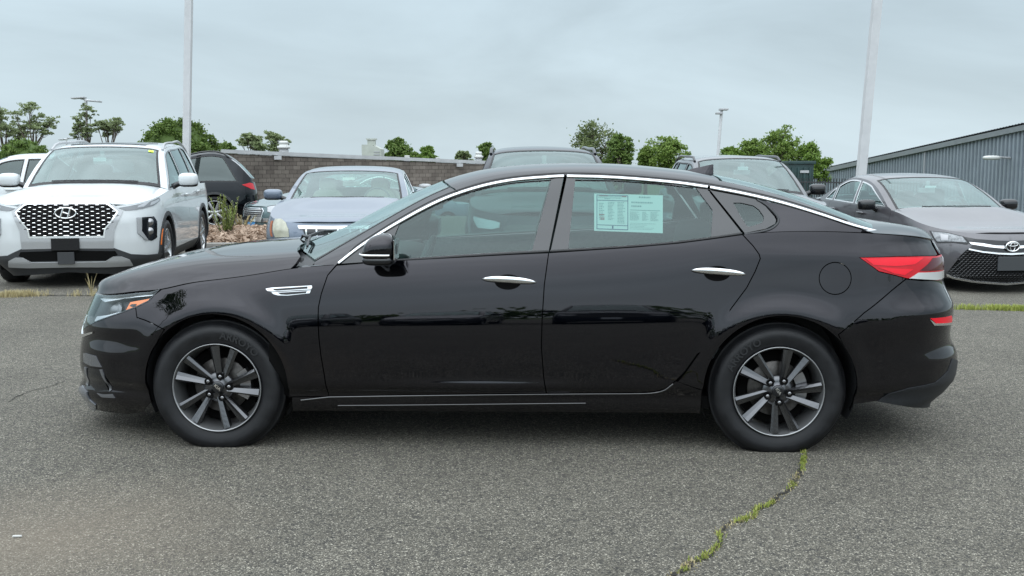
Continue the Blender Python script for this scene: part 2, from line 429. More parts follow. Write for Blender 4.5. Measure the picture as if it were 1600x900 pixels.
M['red_lens'] = mat('red_lens', (.50, .003, .012), .15, ior=1.4, coat=.2)
M['red_bright'] = mat('red_bright', (.78, .006, .022), .18, ior=1.4, coat=.15)
M['red_dark'] = mat('red_dark', (.07, .003, .008), .12, ior=1.4, coat=.2)
M['clear_lens'] = mat('clear_lens', (.40, .42, .44), .15, .2, coat=1.0)
M['amber'] = mat('amber_reflector', (.95, .22, .02), .2, coat=1.0)
M['fog_lens'] = noisy(mat('clouded_lens', (.38, .38, .30), .3, coat=.6), 14, .2)
M['interior'] = noisy(mat('interior_fabric', (.020, .021, .022), .8), 50, .2)
M['interior_light'] = mat('interior_trim', (.30, .32, .32), .6)
M['interior_grey'] = noisy(mat('interior_grey', (.10, .11, .115), .8), 50, .2)
M['beige_interior'] = noisy(mat('interior_beige', (.38, .36, .31), .8), 50, .1)
M['paper'] = mat('sheet_paper', (.86, .88, .86), .6)
M['ink_blue'] = mat('ink_blue', (.03, .10, .22), .6)
M['ink_grey'] = mat('ink_grey', (.34, .44, .46), .6)
M['ink_red'] = mat('ink_red', (.45, .2, .2), .6)
M['yellow_tag'] = mat('yellow_sticker', (.62, .90, .06), .6)
M['plate_blue'] = mat('plate_blue', (.06, .30, .62), .4)
M['plate_white'] = mat('plate_white', (.7, .75, .8), .4)
M['galv'] = noisy(mat('pole_paint', (.50, .51, .52), .5), 6, .06)
M['lamp_grey'] = mat('lamp_grey', (.36, .37, .38), .5)
M['litter_white'] = mat('litter_white', (.5, .5, .48), .7)
# ---------------------------------------------------------------- car geometry
class Contour:
    """quarter plan contour |X|^m + |Y|^n = 1 by arc length; X 0..1 towards the end of the car, Y 1..0"""
    def __init__(s, length, width, m, n, k=400):
        s.m, s.n = m, n
        X = []; Y = []
        for i in range(k + 1):
            ph = pi / 2 * i / k; X.append(sin(ph) ** (2 / m)); Y.append(max(0, cos(ph)) ** (2 / n))
        X = [0.0] + X; Y = [1.0] + Y
        # refine the first steep part
        xs = np.concatenate([np.linspace(0, .5, 60), np.array([x for x in X if x > .5])]); ys = np.maximum(0, 1 - xs ** m) ** (1 / n)
        a = np.concatenate([[0], np.cumsum(np.hypot(np.diff(xs) * length, np.diff(ys) * width))])
        s.X, s.Y, s.A, s.total = xs, ys, a, a[-1]
    def at(s, a):   # a = arc length from the straight part
        if a <= 0: return 0.0, 1.0
        x = float(np.interp(a, s.A, s.X))
        return x, max(0.0, 1 - min(1, x) ** s.m) ** (1 / s.n)
    def arc(s, X): return float(np.interp(X, s.X, s.A))
class Car:
    """nose towards local -X, driver's side is local -Y. s runs along the plan contour from nose centre (0) to tail centre."""
    def __init__(s, loc, yaw, W, xa, xb, nose, tail, belt, ins, zb0=.6, zbr=.95, m=4, n=2.5, mr=4, nr=2.6, scale=1.0, extra=None):
        s.W, s.xa, s.xb = W, xa, xb; s.nose, s.tail, s.belt, s.ins = nose, tail, belt, ins; s.zb0, s.zbr = zb0, zbr
        s.Cf = Contour(xa - nose(.5), W, m, n); s.Cr = Contour(tail(.5) - xb, W, mr, nr)
        s.T = Matrix.Translation(loc) @ Matrix.Rotation(yaw, 4, 'Z') @ Matrix.Scale(scale, 4); s.Ti = s.T.inverted()
        s.scale = scale
        s.loc, s.yaw = loc, yaw; s.total = s.Cf.total + (xb - xa) + s.Cr.total; s.extra = extra
    def inset_at(s, x, z):
        g = z if z < s.zb0 else s.zb0 + (s.zbr - s.zb0) * (z - s.zb0) / (s.belt(x) - s.zb0)
        d = s.ins(g)
        if s.extra: d -= s.extra(x, z)
        return d
    def plan(s, t, z):
        lf = s.Cf.total
        if t < lf:
            X, Y = s.Cf.at(lf - t); return s.xa - (s.xa - s.nose(z)) * X, Y
        t -= lf
        if t <= s.xb - s.xa: return s.xa + t, 1.0
        X, Y = s.Cr.at(t - (s.xb - s.xa)); return s.xb + (s.tail(z) - s.xb) * X, Y
    def S(s, t, z):
        x, Y = s.plan(t, z)
        return (x, -(s.W - s.inset_at(x, z)) * Y, z)
    def s_of(s, x, z):
        if x < s.xa: return s.Cf.total - s.Cf.arc(min(1, (s.xa - x) / (s.xa - s.nose(z))))
        if x <= s.xb: return s.Cf.total + x - s.xa
        return s.Cf.total + s.xb - s.xa + s.Cr.arc(min(1, (x - s.xb) / (s.tail(z) - s.xb)))
    def w(s, x, z): return -s.S(s.s_of(x, z), z)[1]
    def sY(s, y, z, rear=False):   # parameter for a lateral position on the nose or tail
        C = s.Cr if rear else s.Cf; x = s.tail(z) if rear else s.nose(z)
        q = min(1, abs(y) / (s.W - s.inset_at(x, z))); X = (1 - q ** C.n) ** (1 / C.m)
        return s.total - (C.total - C.arc(X)) if rear else C.total - C.arc(X)
    # greenhouse side, from the belt up
    def G(s, x, z):
        zb = s.belt(x); h = z - zb
        y = s.w(x, zb) - s.gin - s.tum * h - s.tcv * h * h - s.gtap * (x - s.gx0) ** 2
        return (x, -y, z)
    def R(s, x, b):                # roof and glass skin; b = .65*eta, eta 0 at the centre, 1 at the rail
        e = b / .65; zr = s.rail(x); yr = -s.G(x, zr)[1]; xc = x + s.shift(x); k = 1 - min(1, abs(e)) ** 2
        q = abs(e)
        return (x + (xc - x) * k, -e * yr, zr + (s.zc(xc) - zr) * ((1 - s.rw) * (1 - q ** 2) + s.rw * (1 - q ** s.rp)))
    def Hd(s, x, b):               # bonnet; b = .8*eta
        e = b / .8; ze = s.belt(x); ye = s.w(x, ze); q = min(1, abs(e))
        k = getattr(s, 'hmix', 0.0); return (x, -e * ye, ze + max(0, s.hc(x) - ze) * (1 - k * q * q - (1 - k) * q ** s.hp))
    def Dk(s, x, b):               # boot lid
        e = b / .8; ze = s.belt(x); ye = s.w(x, ze); q = min(1, abs(e))
        return (x, -e * ye, ze + max(0, s.dc(x) - ze) * (1 - q ** min(5.0, s.hp)))
    # photo pixel -> parameters on a skin
    def wproj(s, p): return proj(s.T @ Vector(p))
    def inv(s, F, u, v, a, b, lim=None):
        for it in range(40):
            p = s.wproj(F(a, b)); e = (u - p[0], v - p[1])
            if abs(e[0]) + abs(e[1]) < .02: break
            h = 1e-3; pa = s.wproj(F(a + h, b)); pb = s.wproj(F(a, b + h))
            J = ((pa[0] - p[0]) / h, (pb[0] - p[0]) / h, (pa[1] - p[1]) / h, (pb[1] - p[1]) / h)
            det = J[0] * J[3] - J[1] * J[2]
            if abs(det) < 60: det = math.copysign(60, det or 1)
            da = (e[0] * J[3] - e[1] * J[1]) / det; db = (e[1] * J[0] - e[0] * J[2]) / det
            m = max(abs(da), abs(db)); k = min(1, .12 / m) if m > 0 else 1
            a += da * k; b += db * k
            if lim: a = min(lim[1], max(lim[0], a)); b = min(lim[3], max(lim[2], b))
        return a, b
    def side_px(s, u, v, y=None):  # point on a plane y=const of the car, as (x,z)
        y = -s.W if y is None else y
        o = s.Ti @ CAM; r = s.Ti.to_3x3() @ ray(u, v); t = (y - o.y) / r.y; P = o + r * t
        return P.x, P.z
    def front_px(s, u, v, x):      # point on a plane x=const, as (y,z)
        o = s.Ti @ CAM; r = s.Ti.to_3x3() @ ray(u, v); t = (x - o.x) / r.x; P = o + r * t
        return P.y, P.z
    def spx(s, u, v):              # shell from the side view
        x, z = s.side_px(u, v, -s.W + .03); x = min(s.tail(z) - .02, max(s.nose(z) + .02, x))
        return s.inv(s.S, u, v, s.s_of(x, z), z, (0.02, s.total - .02, 0, 2))
    def gpx(s, u, v):
        x, z = s.side_px(u, v, -s.W + .12); return s.inv(s.G, u, v, x, z)
    def fpx(s, u, v):              # shell from the front view (local y<0 half, driver's side)
        y, z = s.front_px(u, v, s.nose(.6)); 
        return s.inv(s.S, u, v, s.sY(min(abs(y), s.W * .97), z), z, (-.6, s.total * .5, 0, 2))
# ---------------------------------------------------------------- wheels (axis local Y, outer face towards -Y)
def tyre_mesh(R, rr, wid, squash=0.0, seg=72, tread=True):
    h = wid / 2
    prof = [(rr - .012, -h + .02), (rr, -h + .008), (rr + .012, -h + .002), (rr + .03, -h - .004), (rr + (R - rr) * .45, -h - .010), (rr + (R - rr) * .62, -h - .008),
            (rr + (R - rr) * .66, -h - .0045), (rr + (R - rr) * .82, -h + .002), (R - .022, -h + .012), (R - .009, -h + .024), (R - .002, -h + .042)]
    tr = []
    if tread:
        for gy in (-.055, -.02, .02, .055):
            a = gy * wid / .2
            tr += [(R, a - .006), (R - .007, a - .005), (R - .007, a + .005), (R, a + .006)]
    else: tr = [(R, 0)]
    full = prof + tr + [(r, -y) for r, y in prof[::-1]]
    mb = MB(); mb.lathe(full, seg, 'y')
    if squash:
        vs = []
        for (x, y, z) in mb.v:
            f = R - squash
            k_ = .007
            if z < -(f - k_):
                q_ = (-z - (f - k_)) / k_; z = -(f - k_) - k_ * math.tanh(q_); y *= 1 + .03 * min(1, q_)
            vs.append((x, y, z))
        mb.v = vs
    return mb
def arc_text(mb, s, r, a_mid, size, y, depth=.0012, flip=False, M=None):
    """letters standing around the wheel axis on the plane local y"""
    vs, fs = text_mesh(s, size, depth, bold=True)
    x0 = min(v.x for v in vs); x1 = max(v.x for v in vs)
    out = []
    for v in vs:
        a = a_mid - (v.x - (x0 + x1) / 2) / r; q = r + v.y
        out.append((q * cos(a), y - v.z, q * sin(a)))
    mb.add(out, fs, M=M)
def sedan_wheel(parent, name, loc, rot, R=.341, far=False, txt=1.1):
    """dark alloy wheel with five twisted pairs of faceted spokes"""
    w = empty(name, loc); w.parent = parent
    if far: w.rotation_euler = (0, 0, pi)
    w['label'] = 'alloy wheel with five pairs of faceted grey spokes'
    t = tyre_mesh(R, .2235, .205, .033)
    t.build('tyre', M['rubber'], w)
    lt = MB(); arc_text(lt, 'ARROYO', .268, txt, .052, -.1142, .0008)
    lt.build('tyre_lettering', M['tyre_mark'], w)
    rim = MB(); rim.lathe([(.2245, -.100), (.2258, -.108), (.224, -.1115), (.2205, -.1105), (.218, -.104), (.211, -.085), (.205, -.06), (.198, -.02), (.196, .06), (.213, .09)], 72, 'y')
    rim.build('rim_barrel', M['barrel_metal'], w)
    rim_obj_scale = 1.042
    RM = Matrix.Rotation(-rot, 4, 'Y')
    def spoke(a0, rin, off, w0, w1, sk, z0, zt, a_tip):
        """faceted bar from near the hub to the rim: root angle a0, tip angle a_tip"""
        mb = MB(); vs = []; n = 7
        p0 = Vector((cos(a0), 0, sin(a0))) * rin; p1 = Vector((cos(a_tip), 0, sin(a_tip))) * .2125
        for i in range(n):
            t = i / (n - 1); c = p0.lerp(p1, t); d = (p1 - p0).normalized(); s = Vector((-d.z, 0, d.x)); ww = w0 + (w1 - w0) * t ** 1.3
            yo = -(z0 + (zt - z0) * t); rg = sk * ww
            # five-point section: back edge, bevel, ridge, bevel, back edge
            for (q, dy) in ((-.5, .030), (-.5, .004), (-.16, -.001), (rg / ww, -.011), (.44, .0), (.5, .030)):
                vs.append(c + s * q * ww + Vector((0, yo + dy, 0)))
        m = 6; fs = []
        for i in range(n - 1):
            for k in range(m - 1): fs.append((i * m + k, (i + 1) * m + k, (i + 1) * m + k + 1, i * m + k + 1))
        fs += [tuple(range(m)), tuple(range((n - 1) * m, n * m))[::-1]]
        mb.add(vs, fs, M=RM); return mb
    for k in range(5):
        a = radians(90 + 72 * k)
        o = spoke(a - radians(8), .046, 0, .031, .053, .20, .083, .098, a + radians(3)).build('spoke', M['spoke_metal'], w)
        o = spoke(a - radians(34), .048, 0, .027, .044, -.20, .083, .098, a - radians(25)).build('spoke', M['spoke_metal'], w)
    hub = MB(); hub.lathe([(.0, -.088), (.032, -.0885), (.034, -.086), (.048, -.085), (.076, -.080), (.078, -.060), (.06, -.03), (0, -.03)], 40, 'y'); hub.build('hub', M['spoke_metal'], w)
    for k in range(5):
        a = radians(90 + 72 * k - 14) + rot
        c = Vector((cos(a) * .0572, 0, sin(a) * .0572)); MM = Matrix.Translation(c)
        nb = MB(); nb.lathe([(.0175, -.080), (.0175, -.0960), (.0155, -.0968), (.0125, -.0925), (0, -.0925)], 18, 'y', M=MM, mi=0)
        nb.lathe([(0, -.0965), (.005, -.096), (.0085, -.0945), (.0085, -.090)], 6, 'y', M=MM, smooth=False, mi=1)
        nb.build('wheel_nut', [M['void_black'], M['steel']], w)
    cp = MB(); cp.lathe([(0, -.0975), (.024, -.0972), (.0295, -.095), (.031, -.086)], 32, 'y'); c = cp.build('centre_cap', M['gloss_black'], w)
    lg = MB(); vs, fs = text_mesh('KIA', .022, .0006, bold=True)
    ca, sa = cos(rot - radians(42) if not far else 0), sin(rot - radians(42) if not far else 0)
    lg.add([((v.x * 1.1 * ca - v.y * sa), -.0980 - v.z, (v.x * 1.1 * sa + v.y * ca)) for v in vs], fs)
    lg.build('cap_emblem', M['chrome'], c)
    dk = MB(); dk.lathe([(.04, -.02), (.138, -.02), (.14, -.018), (.14, -.005), (.04, -.005)], 48, 'y'); dk.build('brake_disc', M['brake_metal'], w)
    ck = MB(); ck.lathe([(.10, -.042), (.155, -.042), (.158, .02), (.10, .02)], 10, 'y', a0=radians(-28), a1=radians(35), smooth=False)
    ck.add([], []); ck.build('brake_caliper', M['steel'], w)
    bk = MB(); bk.lathe([(0, .0), (.186, .0)], 32, 'y'); bk.build('inner_shield', M['void_black'], w)
    return w
def plain_wheel(parent, name, loc, R, rr, style=0, far=False, wid=.225):
    """wheel of a parked car, with as many spokes as its style shows"""
    w = empty(name, loc); w.parent = parent
    if far: w.rotation_euler = (0, 0, pi)
    tyre_mesh(R, rr, wid, .018, 40, False).build('tyre', M['rubber'], w)
    h = wid / 2
    rm = MB(); rm.lathe([(rr + .001, -h + .012), (rr - .004, -h + .004), (rr - .012, -h + .008), (rr - .02, -h + .04), (rr - .03, .02)], 40, 'y')
    n = (5, 7, 5, 10)[style]
    for k in range(n):
        for dv in ((-1, 1) if style in (0, 2) else (0,)):
            a = 2 * pi * k / n + .3 + dv * .13
            c, q = cos(a), sin(a); t = Vector((-q, 0, c)); wr, wt = (.018, .016) if style == 0 else (.030, .026)
            p0 = Vector((c, 0, q)) * .04; p1 = Vector((c, 0, q)) * (rr - .01); vs = []
            for p, wd, y in ((p0, wr, -h + .03), (p1, wt, -h + .014)):
                vs += [p - t * wd + Vector((0, y + .03, 0)), p - t * wd + Vector((0, y, 0)), p + Vector((0, y - .006, 0)), p + t * wd + Vector((0, y, 0)), p + t * wd + Vector((0, y + .03, 0))]
            rm.add(vs, [(0, 5, 6, 1), (1, 6, 7, 2), (2, 7, 8, 3), (3, 8, 9, 4)])
    rm.lathe([(0, -h + .02), (.03, -h + .02), (.06, -h + .03), (.062, -h + .07)], 20, 'y')
    rm.build('rim', M['rim_light'] if style in (0, 1) else M['rim_metal'], w)
    MB().lathe([(0, .0), (rr - .01, .0)], 24, 'y').build('inner_shield', M['void_black'], w)
    return w
M['tyre_mark'] = mat('tyre_mark', (.014, .015, .017), .45)
M['rim_light'] = mat('rim_light', (.55, .56, .57), .25, .8)
M['spoke_metal'] = mat('spoke_metal', (.115, .117, .123), .24, .92)
M['barrel_metal'] = mat('barrel_metal', (.32, .325, .33), .38, .85)
# ---------------------------------------------------------------- the black saloon
def build_black_saloon():
    YAW = radians(-1.9)
    loc = Vector((.018, 6.06, 0))
    belt_px = [(149, 461), (185, 457), (217, 454.5), (250, 451), (290, 443), (340, 436), (400, 428), (457, 419), (526, 413), (621, 407), (727, 401.5), (857, 394.5), (992, 386), (1107, 374), (1160, 366), (1240, 361), (1340, 362), (1400, 366), (1440, 370), (1460, 374)]
    W = .925
    ins = cubic([(.10, .16), (.16, .10), (.20, .068), (.235, .056), (.265, .053), (.29, .045), (.315, .021), (.33, .0150), (.345, .0122), (.37, .0100), (.41, .0074), (.46, .0046), (.51, .0024), (.56, .0012), (.61, .0018), (.66, .0045), (.72, .010), (.78, .0175), (.85, .0295), (.90, .041), (.95, .056), (1.0, .078)])
    def plane(u, v, y):
        o = Ti @ CAM; r = Ti.to_3x3() @ ray(u, v); t = (y - o.y) / r.y; P = o + r * t; return P.x, P.z
    T = Matrix.Translation(loc) @ Matrix.Rotation(YAW, 4, 'Z'); Ti = T.inverted()
    bp = []
    for i, (u, v) in enumerate(belt_px):
        y = -.86 if 250 < u < 1340 else (-.80 if 200 < u < 1420 else -.68)
        bp.append(plane(u, v, y))
    belt = cubic(bp)
    nose = cubic([(.1, -2.30), (.15, -2.36), (.22, -2.43), (.30, -2.44), (.40, -2.44), (.50, -2.435), (.58, -2.42), (.65, -2.385), (.72, -2.33), (.80, -2.26)])
    tail = cubic([(.1, 2.30), (.25, 2.40), (.36, 2.46), (.42, 2.465), (.50, 2.44), (.60, 2.44), (.68, 2.445), (.74, 2.42), (.86, 2.39), (.95, 2.375), (1.05, 2.35)])
    arches = [(-1.474, .32), (1.331, .32)]
    def extra(x, z):
        d = 0
        for (cx, cz) in arches:           # soft flare round each wheel opening
            r = math.hypot(x - cx, z - cz)
            if z > cz - .2: d += .012 * math.exp(-((r - .39) / .06) ** 2)
        # shoulder line of the rear wing, strongest over the wheel
        f = 1 / (1 + math.exp(-(x - 1.15) * 5))
        zr = .985 - .03 * (x - 1.4); q = (z - zr) / .045
        d += .006 * f * math.exp(-q * q if q > 0 else -(q * .30) ** 2) + .016 * f * math.exp(-((z - .66) / .11) ** 2)
        if -.80 < x < .50:                # scallop at the foot of the doors
            d += .011 * sin(pi * (x + .80) / 1.30) ** 1.5 * math.exp(-((z - .318 - .008 * (x + .8)) / .024) ** 2)
        if x < -1.80:                     # folds of the front bumper corner
            k = min(1, (-1.80 - x) / .25); d += k * (.008 * math.exp(-((z - .455) / .04) ** 2) - .006 * math.exp(-((z - .535) / .03) ** 2) + .008 * math.exp(-((z - .25) / .03) ** 2))
        if x > 1.85:                      # fold of the rear bumper
            k = min(1, (x - 1.85) / .3); d += k * (.010 * math.exp(-((z - .70) / .03) ** 2) - .003 * math.exp(-((z - .47) / .08) ** 2))
        return d
    c = Car(loc, YAW, W, -1.0, 1.35, nose, tail, belt, ins, zb0=.6, zbr=.95, m=4.2, n=2.6, mr=4.0, nr=2.8, extra=extra)
    # fit nose and tail so that the outline meets the photograph's
    for rear, trace in ((False, [(461, 148.5), (480, 139.5), (500, 131.5), (527, 128), (553, 124.7), (575, 126), (592, 129), (602, 124), (612, 126), (624, 136)]),
                        (True, [(385, 1464), (403, 1472.7), (439, 1474.5), (458, 1482), (475, 1489.6), (505, 1487.5), (534, 1487.5), (549, 1495), (568, 1495), (602, 1479), (622, 1455)])):
        pts = []
        f0 = c.tail if rear else c.nose
        for v, ut in trace:
            z = 1.42 - (v - 258) * 5.57 / 1650
            for outer in range(4):
                lo, hi = (-2.75, -2.1) if not rear else (2.1, 2.8)
                for _ in range(16):
                    mid = (lo + hi) / 2
                    if rear: c.tail = lambda q, m=mid: m
                    else: c.nose = lambda q, m=mid: m
                    best = None; rng = np.linspace(c.total - c.Cr.total * .95, c.total - .3, 36) if rear else np.linspace(.3, c.Cf.total * .95, 36)
                    for t in rng:
                        p = c.wproj(c.S(t, z))
                        if best is None or (p[0] > best[0] if rear else p[0] < best[0]): best = p
                    if rear: lo, hi = (mid, hi) if best[0] < ut else (lo, mid)
                    else: lo, hi = (mid, hi) if best[0] < ut else (lo, mid)
                z += (best[1] - v) * .0034
            pts.append((z, mid))
        if rear: c.tail = f0
        else: c.nose = f0
        f = cubic(pts)
        zlo, zhi = min(p[0] for p in pts), max(p[0] for p in pts)
        g = (lambda z, f=f, a=zlo, b=zhi: f(min(b + .03, max(a, z))))
        if rear: c.tail = g
        else: c.nose = g
    c.gin = .012; c.tum = .36; c.tcv = .22; c.gtap = .035; c.gx0 = .2
    # rail: outer (upper) edge of the bright trim
    rail_px = [(526, 413), (563.6, 382.5), (624, 344.5), (684.4, 312), (742, 291.8), (799.4, 279.5), (883, 273), (963.8, 275.5), (1050, 282.5), (1107.5, 290), (1165, 300.8), (1222.5, 314.5), (1280, 332.5), (1324, 348), (1374, 362.5)]
    rp = [c.gpx(u, v) for u, v in rail_px]; c.rail = cubic(rp)
    cp = [plane(u, v, 0) for u, v in [(497, 371), (526, 360.8), (612.5, 317.6), (650, 300), (690, 283.5), (742, 267.8), (799.4, 259), (850, 255.8), (900, 254.4), (960, 255.8), (1021, 260.5), (1107.5, 271.8), (1179, 287.4), (1280, 320.5), (1342, 344), (1375, 354)]]
    c.zc = cubic(cp)
    c.shift = lin([(-.95, -.30), (-.87, -.28), (-.5, -.20), (-.25, -.10), (0, 0), (.9, 0), (1.3, .08), (1.85, .16)])
    c.rw, c.rp = .55, 9.0
    hp = [plane(u, v, .30) for u, v in [(149, 459), (165, 446), (184.5, 435.5), (226.7, 416.5), (290, 395), (353, 380.5), (420, 373.2), (459, 370.8), (505, 368)]]
    c.hc = cubic(hp); c.hp = 17.0; c.hmix = .30
    dp = [plane(u, v, -.2) for u, v in [(1342, 346), (1380, 347), (1420, 353), (1446, 361), (1462, 371)]]
    c.dc = cubic(dp)
    root = empty('black_sedan', loc, YAW, 'glossy black four door saloon parked side on across the foreground', 'car')
    BP = M['black_paint']
    S = c.S
    sp = lambda pts: [c.spx(u, v) for u, v in pts]
    zb = lambda t, o=0: c.belt(c.plan(t, .9)[0]) + o
    top = lambda s0, s1, n=24, o=0: [(s0 + (s1 - s0) * i / n, c.belt(c.plan(s0 + (s1 - s0) * i / n, .75 if s0 + (s1 - s0) * i / n < 2 else .95)[0]) + o) for i in range(n + 1)]
    def arc_pts(cx, cz, r, a0, a1, n=26, rx=None):
        out = []
        for i in range(n + 1):
            a = radians(a0 + (a1 - a0) * i / n); x, z = cx + (rx or r) * cos(a), cz + r * sin(a); out.append((c.s_of(x, z), z))
        return out
    G_ = .0026
    # ---- lower panels -------------------------------------------------
    RF, RR = .366, .374
    fxf, fxr = c.spx(250, 451.3), None
    seamF = sp([(214, 496), (226, 500), (240, 506), (257, 515)])
    hlb = sp([(250, 451.5), (241, 461), (232, 471), (212, 480.5), (190, 489)])       # lamp outline, rear and lower edge
    s_n = .40
    hl_front = [(hlb[-1][0] * .62 + .0, .555), (s_n + .12, .535), (s_n + .02, .56), (s_n - .02, .60), (s_n, .66)]
    def nt_(s_): return c.belt(c.plan(s_, .7)[0])
    lamp_top = [(s_, nt_(s_) - .006) for s_ in np.linspace(s_n + .02, hlb[0][0] - .05, 12)]
    lamp = hl_front[::-1][:-1][::-1]
    lamp = hlb + hl_front + lamp_top           # closed
    # front wing
    door_front = [(526, 414.5), (512, 430), (502, 459), (497.5, 480), (497, 502), (498.5, 530), (501.5, 556), (507, 588), (514, 619)]
    df = sp(door_front)
    bot = lambda t: .2
    wing = [(s_, nt_(s_)) for s_ in np.linspace(hlb[0][0] + .012, df[0][0], 26)] + df[1:] + [(df[-1][0] - .02, .262), (c.s_of(-1.474 + RF + .012, .265), .262)]
    aF = arc_pts(-1.474, .318, RF, -9, 148, 34)
    wing += aF + [seamF[-1], seamF[-2], seamF[-3], seamF[0]] + hlb[::-1][1:-1]
    wing = [p for i, p in enumerate(wing) if i == 0 or math.dist(p, wing[i - 1]) > .004]
    patch('front_wing', S, wing, BP, root, .024, gap=G_, side='both', lip=.022)
    # front doors
    bd = sp([(857.3, 395), (850.5, 444.7), (847, 500), (846, 543.8), (849.5, 590), (854, 614.5)])
    sillL = sp([(514, 619), (604, 617.5), (730, 616), (854, 614.5)])
    sillR = sp([(854, 614.5), (930, 614), (996, 613.5), (1022, 612), (1040, 607.5), (1056, 595)])
    fd_top = [c.spx(u, v) for u, v in [(621, 407), (727, 401.5), (800, 397.5)]]
    fdoor = [df[0]] + fd_top + bd + sillL[::-1][1:-1] + df[::-1][:-1]
    patch('front_door', S, fdoor, BP, root, .024, gap=G_, side='both', lip=.022)
    rdb = sp([(1160, 366.5), (1176.5, 384), (1186, 397), (1188, 404), (1180, 424), (1166.6, 449.7), (1141, 484)])
    aR_door = arc_pts(1.331, .318, RR, 137, 176, 14)
    rdoor = [bd[0]] + [c.spx(u, v) for u, v in [(925, 390.5), (992, 386), (1060, 380), (1107, 374)]] + rdb + [aR_door[0]] + sp([(1090, 553), (1070, 581)]) + sillR[::-1][:-1] + bd[::-1][:-1]
    patch('rear_door', S, rdoor, BP, root, .024, gap=G_, side='both', lip=.022)
    # sill
    s1 = c.s_of(-1.474 + RF + .01, .25); s2 = c.s_of(1.331 - RR - .005, .25)
    sill = [(s1, .262)] + [(df[-1][0] - .02, .262)] + sillL + sillR[1:] + [(s2, .318), (s2, .185)] + [(s1, .18)]
    patch('sill', S, sill, BP, root, .03, gap=G_, side='both', lip=.03)
    # rear wing
    tl = sp([(1343, 402.5), (1373, 424), (1398, 430), (1416, 435)])
    tlt = sp([(1343, 402.5), (1400, 401), (1440, 400.3), (1462, 400)])
    seamR = sp([(1416, 436), (1392, 455), (1350, 489), (1310, 523)])
    s_e = c.total
    aR = arc_pts(1.331, .318, RR, 176, 33, 34)
    wz = [(s_, c.belt(c.plan(s_, .95)[0])) for s_ in np.linspace(rdb[0][0], c.sY(.66, .97, True), 30)]
    zt_l = tlt[-1][1]
    s_tl = c.sY(.62, .9, True)
    wingR = wz + [(wz[-1][0], zt_l + .003)] + tlt[::-1] + tl[1:] + seamR[1:] + aR[::-1] + [(s2 + .0, .318)] + sp([(1058, 597)])[0:1] + [sp([(1070, 583)])[0], sp([(1090, 555)])[0]] + rdb[::-1][:-1]
    fuel = [(c.spx(1305 + 25 * cos(a), 435 + 25 * sin(a))) for a in np.linspace(0, 2 * pi, 33)[:-1]]
    patch('rear_wing', S, wingR, BP, root, .024, gap=G_, holes=[inset(fuel, 0)], side='near', lip=.022)
    patch('rear_wing', S, wingR, BP, root, .05, gap=G_, side='far', lip=.022)
    patch('fuel_flap', S, fuel, BP, root, .03, gap=.0022, side='near', lip=.012)
    # bumpers (both halves in one skin)
    bum = [(0, .640), (s_n - .06, .640), (s_n - .06, nt_(s_n) - .006), (s_n + .0, nt_(s_n) - .006)]
    bum = [(0, .66), (s_n - .03, .66)] + hl_front[::-1][1:] + hlb[::-1][:2] + seamF[:1] + seamF[1:]
    aF2 = arc_pts(-1.474, .318, RF, 148, 196, 14)
    bum += aF2[1:] + [(c.s_of(-1.90, .17), .150), (1.0, .125), (.6, .105), (0, .105)]
    # openings: side air inlet and grille
    inlet = [c.spx(*q_) for q_ in ((139, 574), (156, 576), (171, 611), (150, 612), (140, 600))]
    grille = [(0.0, .655), (s_n - .10, .648), (s_n - .045, .60), (s_n - .06, .54), (.20, .50), (0, .495)]
    lowg = [(0.0, .34), (.36, .335), (.40, .26), (.34, .20), (0, .195)]
    patch('front_bumper', S, bum, BP, root, .024, gap=G_, side='merged', lip=.02)
    def nudge(poly): return [(max(.0, a), b) for a, b in poly]
    patch('radiator_grille', S, nudge(grille), M['gloss_black'], root, .04, side='merged', off=.004, lip=.01)
    patch('lower_grille', S, nudge(lowg), M['matt_black'], root, .04, side='merged', off=.003, lip=.01)
    patch('air_inlet', S, inlet, M['gloss_black'], root, .03, side='both', off=.0025, lip=.0)
    fx = lambda pts: [(max(.02, p_[0]), p_[1]) for p_ in sp(pts)]
    patch('inlet_trim', S, fx([(130.5, 552), (134, 551.5), (150, 556), (159, 573.5), (142, 571.5), (132, 566)]), M['satin_grey'], root, .015, side='both', off=.004, lip=.006)
    patch('inlet_edge', S, fx([(156.5, 577), (160, 577), (175.5, 609), (172, 612)]), M['satin_grey'], root, .015, side='both', off=.005, lip=.015)
    patch('inlet_edge', S, fx([(132.5, 573), (136, 575), (138.5, 603), (135, 600)]), M['satin_grey'], root, .015, side='both', off=.005, lip=.01)
    patch('fog_lamp', S, fx([(152, 614), (160, 616), (176, 615.5), (180, 621.5), (160, 620.5)]), M['satin_grey'], root, .012, side='both', off=.004, lip=.012)
    patch('bumper_lip', S, nudge([(0, .15), (.42, .16)] + fx([(127, 604), (131, 602), (137, 612), (141, 624), (150, 632)]) + [(.70, .105), (0, .09)]), M['splitter_grey'], root, .012, side='merged', off=.006, lip=.012)
    patch('lamp_trim', S, [(s_n - .03, .60), (s_n + .03, .55), (.56, .522), (.66, .535), (.78, .562), (.78, .552), (.66, .520), (.56, .503), (s_n + .04, .512), (s_n - .04, .56)], M['chrome'], root, .015, side='both', off=.006, lip=.008)
    # headlamp: recessed bowl, projector, reflector, clear cover
    hb = patch('headlight', S, lamp, M['lamp_bowl'], root, .025, side='near', off=-.045, lip=0)
    patch('lamp_rim', S, lamp, M['gloss_black'], hb, .03, holes=[inset(lamp, .007)], side='near', off=-.001, lip=.045)
    hs = c.s_of(-2.13, .66)
    ambp = sp([(192, 487), (201, 471), (234.5, 465), (229, 472), (211, 479)])
    patch('amber_reflector', S, ambp, M['amber'], hb, .012, side='near', off=-.012, lip=.01)
